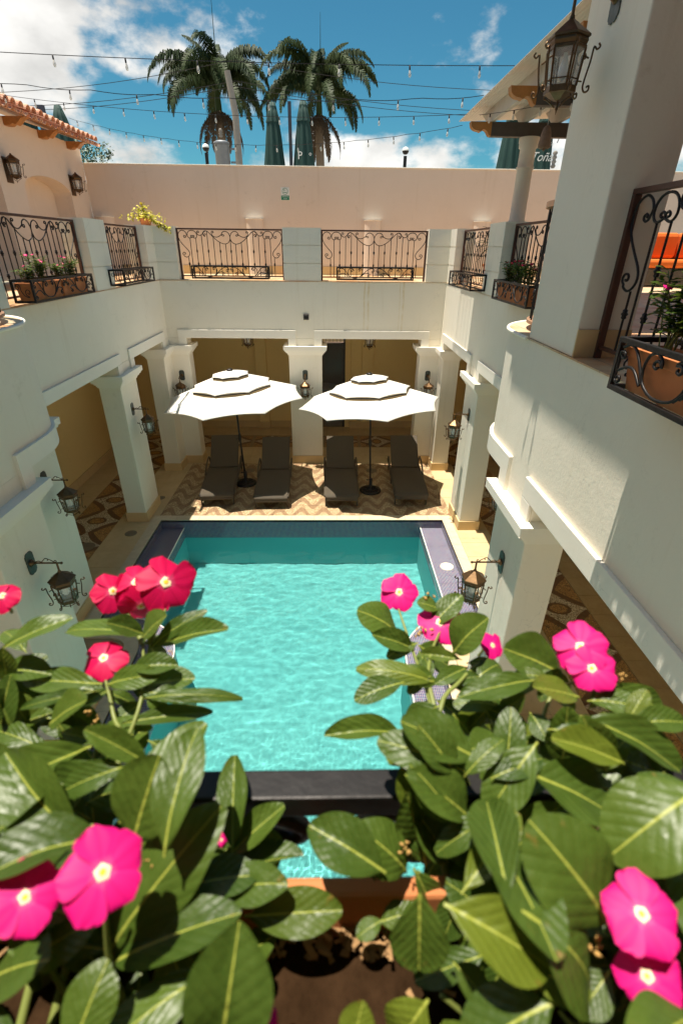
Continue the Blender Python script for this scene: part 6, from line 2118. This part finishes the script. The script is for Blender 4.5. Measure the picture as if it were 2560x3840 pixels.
STEMS = [
    (0, [(-0.185, 0.365, 4.558), (-0.167, 0.303, 4.549), (-0.175, 0.255, 4.523), (-0.169, 0.214, 4.511)]),
    (0, [(-0.21, 0.395, 4.571), (-0.183, 0.359, 4.558)]),
    (0, [(-0.166, 0.387, 4.578), (-0.178, 0.359, 4.558)]),
    (0, [(-0.211, 0.331, 4.558), (-0.192, 0.296, 4.536), (-0.175, 0.255, 4.523)]),
    (0, [(-0.291, 0.331, 4.575), (-0.285, 0.298, 4.535), (-0.25, 0.25, 4.51), (-0.206, 0.193, 4.493)]),
    (0, [(-0.126, 0.138, 4.582), (-0.13, 0.128, 4.533), (-0.129, 0.122, 4.49)]),
    (0, [(-0.178, 0.14, 4.553), (-0.163, 0.125, 4.515), (-0.156, 0.119, 4.483)]),
    (0, [(-0.086, 0.201, 4.491), (-0.084, 0.182, 4.477), (-0.09, 0.163, 4.443)]),
    (0, [(-0.199, 0.281, 4.528), (-0.197, 0.252, 4.517), (-0.175, 0.214, 4.511)]),
    (1, [(0.079, 0.445, 4.528), (0.088, 0.393, 4.517), (0.093, 0.317, 4.524), (0.092, 0.258, 4.52), (0.083, 0.201, 4.499)]),
    (1, [(0.122, 0.413, 4.523), (0.101, 0.364, 4.527), (0.097, 0.304, 4.522)]),
    (1, [(0.168, 0.367, 4.535), (0.126, 0.333, 4.535), (0.096, 0.283, 4.525)]),
    (1, [(0.215, 0.289, 4.582), (0.192, 0.291, 4.565), (0.17, 0.259, 4.546), (0.156, 0.221, 4.519), (0.155, 0.186, 4.496)]),
    (1, [(0.101, 0.234, 4.55), (0.112, 0.222, 4.518), (0.112, 0.199, 4.496)]),
    (1, [(0.174, 0.12, 4.564), (0.176, 0.113, 4.509), (0.166, 0.106, 4.474)]),
    (1, [(0.062, 0.18, 4.512), (0.063, 0.174, 4.49), (0.07, 0.153, 4.452)]),
    (1, [(0.218, 0.238, 4.573), (0.189, 0.223, 4.544), (0.174, 0.194, 4.511)]),
    (1, [(0.129, 0.249, 4.547), (0.112, 0.243, 4.536), (0.101, 0.228, 4.508)]),
    (1, [(0.22, 0.175, 4.605), (0.22, 0.17, 4.552), (0.219, 0.157, 4.487)]),
    (1, [(0.123, 0.15, 4.544), (0.123, 0.141, 4.496)]),
    (0, [(-0.105, 0.145, 4.513), (-0.118, 0.141, 4.463)]),
]
# ------------------------------------------------------------------ leaves and flowers (Madagascar periwinkle)
def leaf_mat(name, dark, light, rib, spec=.30, rough=.34):
    t = MT(name)
    x, y, z = t.sep(t.co())
    ay = t.math('ABSOLUTE', y)
    r = t.nd('ShaderNodeObjectInfo').outputs['Random']
    off = t.nd('ShaderNodeCombineXYZ', {0: t.math('MULTIPLY', r, 37.0)}).outputs[0]
    w = t.nd('ShaderNodeVectorMath', {0: t.co(scale=(2.6, 2.0, 1)), 1: off}, operation='ADD').outputs[0]
    n = t.noise(w, 1.7, 5)
    c = t.mix(t.math('ADD', t.math('MULTIPLY', r, .55), t.math('MULTIPLY', n, .5), clamp=True), dark, light)
    r2_ = t.math('FRACT', t.math('MULTIPLY', r, 17.31))
    c = t.mix(t.rng(r2_, .82, 1.0, 0, .55), c, (light[0]*1.9, light[1]*1.45, light[2]))
    vein = t.math('ABSOLUTE', t.math('SINE', t.math('MULTIPLY', t.math('SUBTRACT', x, t.math('MULTIPLY', ay, .8)), 24)))
    c = t.mix(t.rng(vein, .0, .18, .16, 0), c, tuple(k*1.4 for k in light))
    edge = t.math('MULTIPLY', t.rng(t.noise(w, 3, 4), .60, .72), t.rng(x, .75, .98))
    c = t.mix(t.math('MULTIPLY', edge, t.rng(r2_, .3, .6)), c, (.22, .13, .03))
    wid = t.math('MULTIPLY_ADD', x, -.024, .034)
    c = t.mix(t.rng(ay, t.math('MULTIPLY', wid, .4), wid, .85, 0), c, rib)
    t.p(Base_Color=c, Roughness=t.rng(n, .3, .7, rough, rough+.16), Specular_IOR_Level=spec, Coat_Weight=.06, Coat_Roughness=.25)
    h = t.math('ADD', t.math('MULTIPLY', vein, .28), t.math('MULTIPLY', t.noise(w, 3.0, 2), 1.0))
    t.bump(h, .30, .004)
    tr = t.nd('ShaderNodeBsdfTranslucent', {'Color': t.mix(.5, c, (.20, .30, .03))})
    mx = t.nd('ShaderNodeMixShader', {0: .20})
    t.l.new(t.b.outputs[0], mx.inputs[1])
    t.l.new(tr.outputs[0], mx.inputs[2])
    t.l.new(mx.outputs[0], t.n['Material Output'].inputs[0])
    return t.m
M['leaf'] = leaf_mat('periwinkle_leaf', (.020, .046, .007), (.088, .136, .018), (.38, .41, .07))
def leaf_mesh(seed, fold=.16, bend=.22, nx=18, ny=8):
    rnd = random.Random(seed)
    mb = MB()
    tw = rnd.uniform(-.12, .12)
    for i in range(nx+1):
        x = i/nx
        if x < .08:
            hw = .03+.25*x
        else:
            q = (x-.08)/.92
            hw = .05+.45*(math.sin(PI*q**1.18)**.62 if 0 < q < 1 else 0)
            if i == nx:
                hw = .10
        for j in range(ny+1):
            g_ = j/ny*2-1
            y = g_*hw
            z = fold*abs(y) - bend*(x-.35)**2*1.3 + bend*.16 + tw*y*x + .020*math.sin(x*11+seed*2)*abs(g_)**2 + .016*noise.noise((x*3, y*4, seed*3.1)) + .007*math.sin((x-abs(y)*.8)*36)*abs(g_)*(1-abs(g_))*2
            if x < .02:
                z *= 1
            mb.v.append((x, y, z))
    z0 = mb.v[ny//2][2]
    mb.v = [(a, b, c-z0) for a, b, c in mb.v]
    for i in range(nx):
        for j in range(ny):
            a = i*(ny+1)+j
            mb.f.append((a, a+ny+1, a+ny+2, a+1))
            mb.sm.append(True)
    return mb.mesh('leaf', M['leaf'])
LM = [leaf_mesh(1), leaf_mesh(2, .10, .30), leaf_mesh(3, .26, .12), leaf_mesh(4, .04, .38), leaf_mesh(5, .14, .05), leaf_mesh(8, .30, .28), leaf_mesh(9, -.05, .45)]
LS = [leaf_mesh(6, .16, .3, 5, 4), leaf_mesh(7, .1, .15, 5, 4)]

def orient(base, xdir, nrm, sx, sy, sz):
    X = xdir.normalized()
    Z = (nrm - X*nrm.dot(X))
    Z = Z.normalized() if Z.length > 1e-6 else X.orthogonal().normalized()
    Y = Z.cross(X)
    return Matrix(((X.x*sx, Y.x*sy, Z.x*sz, base.x), (X.y*sx, Y.y*sy, Z.y*sz, base.y), (X.z*sx, Y.z*sy, Z.z*sz, base.z), (0, 0, 0, 1)))
def leaf(parent, b, t_, width, nrm, me):
    o = bpy.data.objects.new('leaf', me)
    COL.objects.link(o)
    o.parent = parent
    d = t_-b
    o.matrix_local = orient(b, d, nrm, d.length, width, d.length)
    return o

def petal_mat(name, c0, c1, rim):
    t = MT(name)
    x, y, z = t.sep(t.co())
    n = t.noise(t.co(), 6, 3)
    c = t.mix(t.rng(x, .12, .95), c0, c1)
    rv = t.math('ABSOLUTE', t.math('SINE', t.math('MULTIPLY', t.math('DIVIDE', y, t.math('ADD', x, .25)), 26)))
    c = t.mix(t.rng(rv, 0, .35, .28, 0), c, rim)
    c = t.mix(t.rng(x, .10, .30, .55, 0), c, (min(1, c0[0]*1.1), .22, .42))
    c = t.mix(t.rng(t.math('ABSOLUTE', y), .0, .035, .35, 0), c, rim)
    t.p(Base_Color=t.mix(t.math('MULTIPLY', n, .25), c, tuple(k*.7 for k in c1)), Roughness=.55, Specular_IOR_Level=.3)
    tr = t.nd('ShaderNodeBsdfTranslucent', {'Color': c})
    mx = t.nd('ShaderNodeMixShader', {0: .28})
    t.l.new(t.b.outputs[0], mx.inputs[1])
    t.l.new(tr.outputs[0], mx.inputs[2])
    t.l.new(mx.outputs[0], t.n['Material Output'].inputs[0])
    return t.m
M['petal_pink'] = petal_mat('pink_petal', (.78, .012, .25), (.80, .003, .20), (.52, .0, .13))
M['petal_red'] = petal_mat('crimson_petal', (.68, .004, .10), (.62, .001, .07), (.36, .0, .03))
M['eye'] = plain('cream_flower_eye', (.85, .74, .45), .6, 0, .05)
M['eye_core'] = plain('yellow_flower_core', (.72, .48, .02), .6, 0, .05)
M['stem'] = plain('green_stem', (.17, .20, .045), .5, 0, .25)
M['withered'] = plain('withered_bloom', (.48, .28, .08), .8, 0, .3, 60)
def petal_mesh(m, seed):
    mb = MB()
    nx, ny = 11, 10
    for i in range(nx+1):
        x = i/nx
        base_w = .075+.43*math.sin(PI*.5*min(1, x/.72))**1.7
        close = 1 if x < .70 else math.sqrt(max(0, 1-((x-.70)/.30)**2*.80))
        hw = base_w*close
        for j in range(ny+1):
            g_ = j/ny*2-1
            xx = x - .10*g_*g_*x*x + .012*math.sin(7*g_+seed)*x**3
            mb.v.append((xx, g_*hw + .09*x*x, .03*math.sin(2.5*g_+seed)*x + .12*x*(1-x) - .05*x*x + .055*g_*x + .012*math.sin(9*g_)*x))
    for i in range(nx):
        for j in range(ny):
            a = i*(ny+1)+j
            mb.f.append((a, a+ny+1, a+ny+2, a+1))
            mb.sm.append(True)
    return mb.mesh('petal', m)
PM = {k: [petal_mesh(M['petal_'+k], s_) for s_ in (1, 2, 3)] for k in ('pink', 'red')}
EYE = MB()
EYE.lathe([(.20, .012), (.17, .024), (.07, .02)], n=5)
EYE = EYE.mesh('flower', M['eye'])
EYE2 = MB().lathe([(.085, .02), (.075, .034), (.03, .026)], n=8).mesh('flower_core', M['eye_core'])
def flower(parent, c, diam, nrm, kind='pink', seed=0, droop=0.0, loose=.12):
    """eye mesh with a core and five petals under it; radius 1 = half the diameter"""
    rnd = random.Random(seed)
    o = bpy.data.objects.new('flower', EYE)
    COL.objects.link(o)
    o.parent = parent
    x = nrm.orthogonal()
    k = diam/2
    o.matrix_local = orient(c, x, nrm, k, k, k)
    put('flower_core', EYE2, o)
    a0 = rnd.uniform(0, 6.28)
    for i in range(5):
        put('petal', PM[kind][(i+seed) % 3], o, (0, 0, .004*(i % 2)), (rnd.uniform(-.7, .7)*loose, droop+rnd.uniform(-loose, loose), a0+i*2*PI/5+rnd.uniform(-.08, .08)), (rnd.uniform(.95, 1.06),)*3)
    return o
def withered(parent, c, s_, seed):
    rnd = random.Random(seed)
    mb = MB()
    for _ in range(7):
        p = Vector((rnd.gauss(0, .28), rnd.gauss(0, .28), rnd.gauss(0, .28)))
        u_ = Vector((rnd.gauss(0, 1), rnd.gauss(0, 1), rnd.gauss(0, 1))).normalized()
        v_ = u_.orthogonal().normalized()
        w_ = u_.cross(v_)
        mb.add([p-u_*.3, p+v_*.16+w_*.08, p+u_*.3, p-v_*.16+w_*.08, p+w_*.14], [(0, 1, 4), (1, 2, 4), (2, 3, 4), (3, 0, 4), (0, 3, 2, 1)], True)
    mb.v = [tuple(Vector(p)*s_+c) for p in mb.v]
    return mb.build('withered_flower', M['withered'], parent)

# --- the two big plants at the camera's own balcony
FGT = trough(.86, 'terracotta trough of dark soil under the largest periwinkle leaves', (.02, .085, TZ), 0)
plants = []
for k, lb in ((0, 'tall periwinkle with crimson and bright pink flowers over the shaded side of the pool'), (1, 'bushy periwinkle with bright pink flowers over the sunlit side of the pool')):
    p = empty('periwinkle_plant', ((-.16, .20)[k], .10, 4.44))
    tag(p, lb, 'flowering plant', 'periwinkle plants')
    plants.append(p)
CAMP = Vector((0, 0, 4.9))
rnd = random.Random(21)
for i, (bx, by, bz, tx, ty, tz, w, k) in enumerate(LEAVES):
    pl = plants[k]
    b, t_ = Vector((bx, by, bz)), Vector((tx, ty, tz))
    view = (CAMP-(b+t_)/2).normalized()
    nrm = (Vector((rnd.uniform(-.25, .25), rnd.uniform(-.2, .3), 1))*.8 + view*.75).normalized()
    X = (t_-b).normalized()
    Zn = (nrm-X*nrm.dot(X)).normalized()
    cosv = max(.45, abs(Zn.dot(view)))
    width = min((t_-b).length*.72, w/cosv*1.06)
    leaf(pl, b-pl.location, t_-pl.location, width, Zn, LM[i % 7])
for i, (x, y, z, d, kind, a, e, k) in enumerate(FLOWERS):
    pl = plants[k]
    c = Vector((x, y, z))
    view = (CAMP-c).normalized()
    nrm = (view + Vector((a, 0, e)) + Vector((0, 0, .15))).normalized()
    flower(pl, c-pl.location, d*1.02, nrm, kind, i, .22 if kind == 'red' else .07, .30 if kind == 'red' else .12)
    q = c-pl.location
    MB().tube([q-nrm*.001, q-nrm*.012, q-nrm*.022+Vector((0, -.002, -.006))], [.0022, .0012, .0016], 6).build('flower_tube', M['stem'], pl)
for i, (x, y, z, d, k) in enumerate(WITHERED):
    withered(plants[k], Vector((x, y, z))-plants[k].location, d*.62, i)
for i, (k, pts) in enumerate(STEMS):
    pl = plants[k]
    P3 = [Vector(p)-pl.location for p in pts]
    last = P3[-1]
    if len(pts) >= 3:
        P3.append(Vector((last.x*.75+rnd.uniform(-.02, .02), rnd.uniform(-.02, .06), .0)))
    c = crom([tuple(p) for p in P3], 5)
    MB().tube(c, [.0012+.0020*j/(len(c)-1) for j in range(len(c))], 7).build('stem', M['stem'], pl)
# lower foliage that fills the trough under the tall leaves
for i in range(120):
    k = i % 2
    pl = plants[k]
    x = rnd.uniform(-.40, -.05) if k == 0 else rnd.uniform(.075, .42)
    y, z = rnd.uniform(-.01, .19), rnd.uniform(4.47, 4.60)
    b = Vector((x, y, z))
    a = rnd.uniform(0, 6.28)
    d = Vector((math.cos(a), math.sin(a), rnd.uniform(-.3, .6))).normalized()
    L = rnd.uniform(.055, .085)
    leaf(pl, b-pl.location, b+d*L-pl.location, L*rnd.uniform(.36, .48), Vector((rnd.uniform(-.4, .4), rnd.uniform(-.4, .4), 1)), LM[i % 7])
for i in range(26):
    k = i % 2
    pl = plants[k]
    x = rnd.uniform(-.36, -.07) if k == 0 else rnd.uniform(.09, .38)
    a = Vector((x, rnd.uniform(.0, .15), 4.435))
    b = a+Vector((rnd.uniform(-.04, .04), rnd.uniform(-.02, .05), rnd.uniform(.05, .11)))
    MB().tube([a-pl.location, (a+b)/2+Vector((rnd.uniform(-.01, .01),)*3)-pl.location, b-pl.location], [.0026, .002, .0014], 6).build('stem', M['stem'], pl)
mb = MB()
for i in range(190):
    p = Vector((rnd.uniform(-.40, .42), rnd.uniform(.0, .165), 4.462+rnd.uniform(-.004, .006)))
    if i < 150:
        p = Vector((rnd.uniform(-.05, .07), rnd.uniform(.150, .172), 4.463+rnd.uniform(-.003, .006)))
    a = rnd.uniform(0, 6.28)
    u_ = Vector((math.cos(a), math.sin(a), rnd.uniform(-.35, .35)))*rnd.uniform(.0015, .006)
    v_ = Vector((-math.sin(a), math.cos(a), rnd.uniform(-.3, .3)))*rnd.uniform(.0008, .0026)
    w_ = Vector((0, 0, .0007))
    mb.add([p-u_-v_, p+u_-v_*.6, p+u_+v_*.6, p-u_+v_, p-u_-v_+w_, p+u_-v_*.6+w_, p+u_+v_*.6+w_, p-u_+v_+w_], [(0, 3, 2, 1), (4, 5, 6, 7), (0, 1, 5, 4), (1, 2, 6, 5), (2, 3, 7, 6), (3, 0, 4, 7)])
o = mb.build('wood_chips', plain('wood_chips', (.30, .17, .07), .85, 0, .7, 60))
tag(o, 'loose wood chips strewn on the potting soil', 'mulch', None, 'stuff')

# --- smaller periwinkles in the other troughs
def small_plant(loc, label, h, nst, seed, kind='pink', spread=.12, nfl=4, lsize=.06):
    r = random.Random(seed)
    pl = empty('periwinkle_plant', loc)
    tag(pl, label, 'flowering plant', 'periwinkle plants')
    fl_done = 0
    for s_ in range(nst):
        a = r.uniform(0, 6.28)
        q = r.uniform(.2, 1)*spread
        tip = Vector((math.cos(a)*q*.7, math.sin(a)*q, h*r.uniform(.65, 1.0)))
        root = Vector((r.uniform(-.03, .03), r.uniform(-.04, .04), 0))
        mid = root.lerp(tip, .5)+Vector((0, 0, .03))
        MB().tube([root, mid, tip], [.004, .003, .002], 5).build('stem', M['stem'], pl)
        nl = int(7+h*36)
        for i in range(nl):
            f = .25+.75*(i+1)/nl
            p = root.lerp(mid, f*2) if f < .5 else mid.lerp(tip, f*2-1)
            b = a+i*2.4+r.uniform(-.3, .3)
            d = Vector((math.cos(b), math.sin(b), r.uniform(.0, .5))).normalized()
            L = lsize*r.uniform(.8, 1.2)
            leaf(pl, p, p+d*L, L*.42, Vector((r.uniform(-.2, .2), r.uniform(-.2, .2), 1)), LS[i % 2])
        if fl_done < nfl:
            flower(pl, tip+Vector((0, 0, .012)), .042*r.uniform(.9, 1.1), Vector((r.uniform(-.4, .4), -.4+r.uniform(-.3, .3), .9)), kind, seed+s_, .1)
            fl_done += 1
    return pl
PZ = TZ+.155
small_plant((XL+.125, 7.48, PZ), 'small pink periwinkle in the shaded trough beside the post', .30, 12, 31, 'pink', .19, 5)
small_plant((XL+.125, 7.20, PZ), 'short pink periwinkle filling the middle of the shaded trough', .22, 9, 32, 'pink', .17, 3)
small_plant((XL+.125, 6.72, PZ), 'pink periwinkle in the shaded trough towards the rounded balcony', .34, 13, 33, 'pink', .20, 5)
small_plant((XL+.125, 6.45, PZ), 'leafy periwinkle at the rounded balcony end of the shaded trough', .24, 9, 37, 'pink', .17, 2)
small_plant((XR-.125, 7.17, PZ), 'pink periwinkle at the post end of the sunlit trough', .30, 13, 34, 'red', .20, 7)
small_plant((XR-.125, 6.80, PZ), 'red-pink periwinkle in the middle of the sunlit trough', .33, 13, 35, 'red', .20, 6)
small_plant((XR-.125, 6.45, PZ), 'bushy red-pink periwinkle behind the curved railing', .32, 13, 36, 'red', .20, 7)
small_plant((XRN-.125, 2.28, PZ), 'leggy periwinkle with hanging leaves in front of the sofa railing', .42, 13, 41, 'pink', .22, 7, .075)
small_plant((XRN-.115, 1.95, PZ), 'tall leafy periwinkle in front of the sofa railing, the fuller of the pair', .46, 9, 42, 'pink', .22, 4, .085)

# --- yellow vine on the corner post
M['leaf_yellow'] = leaf_mat('yellow_vine_leaf', (.30, .30, .02), (.62, .52, .03), (.62, .55, .10), .4, .5)
YL = [m_.copy() for m_ in LS]
for m_ in YL:
    m_.materials[0] = M['leaf_yellow']
yv = empty('yellow_vine', (-3.84, 11.84, ZP))
tag(yv, 'yellow-green vine in a pot spilling over the corner post', 'plant')
MB().lathe([(.09, 0), (.12, .12), (.13, .13), (.11, .13), (.09, .10)], n=16).build('pot', M['terracotta'], yv)
rnd = random.Random(77)
for i in range(340):
    a = rnd.uniform(0, 6.28)
    q = abs(rnd.gauss(0, .17))
    x = q*math.cos(a)*1.25
    p = Vector((x, q*math.sin(a)*.8-.04, .12+rnd.uniform(.0, .27)*max(0, 1-q/.40)))
    if i % 4 == 0:      # trailing shoots towards the far parapet
        f = rnd.uniform(0, 1)
        p = Vector((.12+.42*f, -.15-.06*f, .14-.22*f+rnd.uniform(-.05, .05)))
    d = Vector((rnd.gauss(0, 1), rnd.gauss(0, 1)-.5, rnd.gauss(0, .7))).normalized()
    L = rnd.uniform(.045, .075)
    leaf(yv, p, p+d*L, L*.6, Vector((rnd.uniform(-.5, .5), -.5, 1)), YL[i % 2])
for k in range(5):
    MB().tube([(0, 0, .1), (.1+.05*k, -.1, .18), (.2+.09*k, -.17, .05-.04*k)], [.004, .003, .0015], 5).build('shoot', M['stem'], yv)

# --- potted palm behind the far railing
pp = empty('potted_palm', (3.35, 11.2, Z1))
tag(pp, 'potted palm with long strap leaves behind the railing by the empty rack', 'plant')
MB().lathe([(.15, 0), (.20, .32), (.22, .34), (.22, .38), (.19, .38), (.18, .30)], n=18).build('pot', M['terracotta'], pp)
MB().tube([(0, 0, .3), (.02, 0, .65)], .03, 7).build('trunk', M['palm_trunk'], pp)
strap = MB()
for i in range(9):
    f = i/8
    w = .5*math.sin(PI*(.06+.94*f))**.6*(1-f*.55)
    strap.v += [(f, -w*.10, .42*f-.62*f*f), (f, 0, .42*f-.62*f*f-.012), (f, w*.10, .42*f-.62*f*f)]
for i in range(8):
    for j in range(2):
        a = i*3+j
        strap.f.append((a, a+3, a+4, a+1))
        strap.sm.append(True)
strap = strap.mesh('strap_leaf', M['palm'])
rnd = random.Random(12)
for i in range(46):
    s_ = rnd.uniform(.40, .62)
    put('strap_leaf', strap, pp, (.02, 0, .50+.30*i/46), (rnd.uniform(-.2, .2), rnd.uniform(-.75, .25), i*2.4), (s_, s_*1.1, s_))
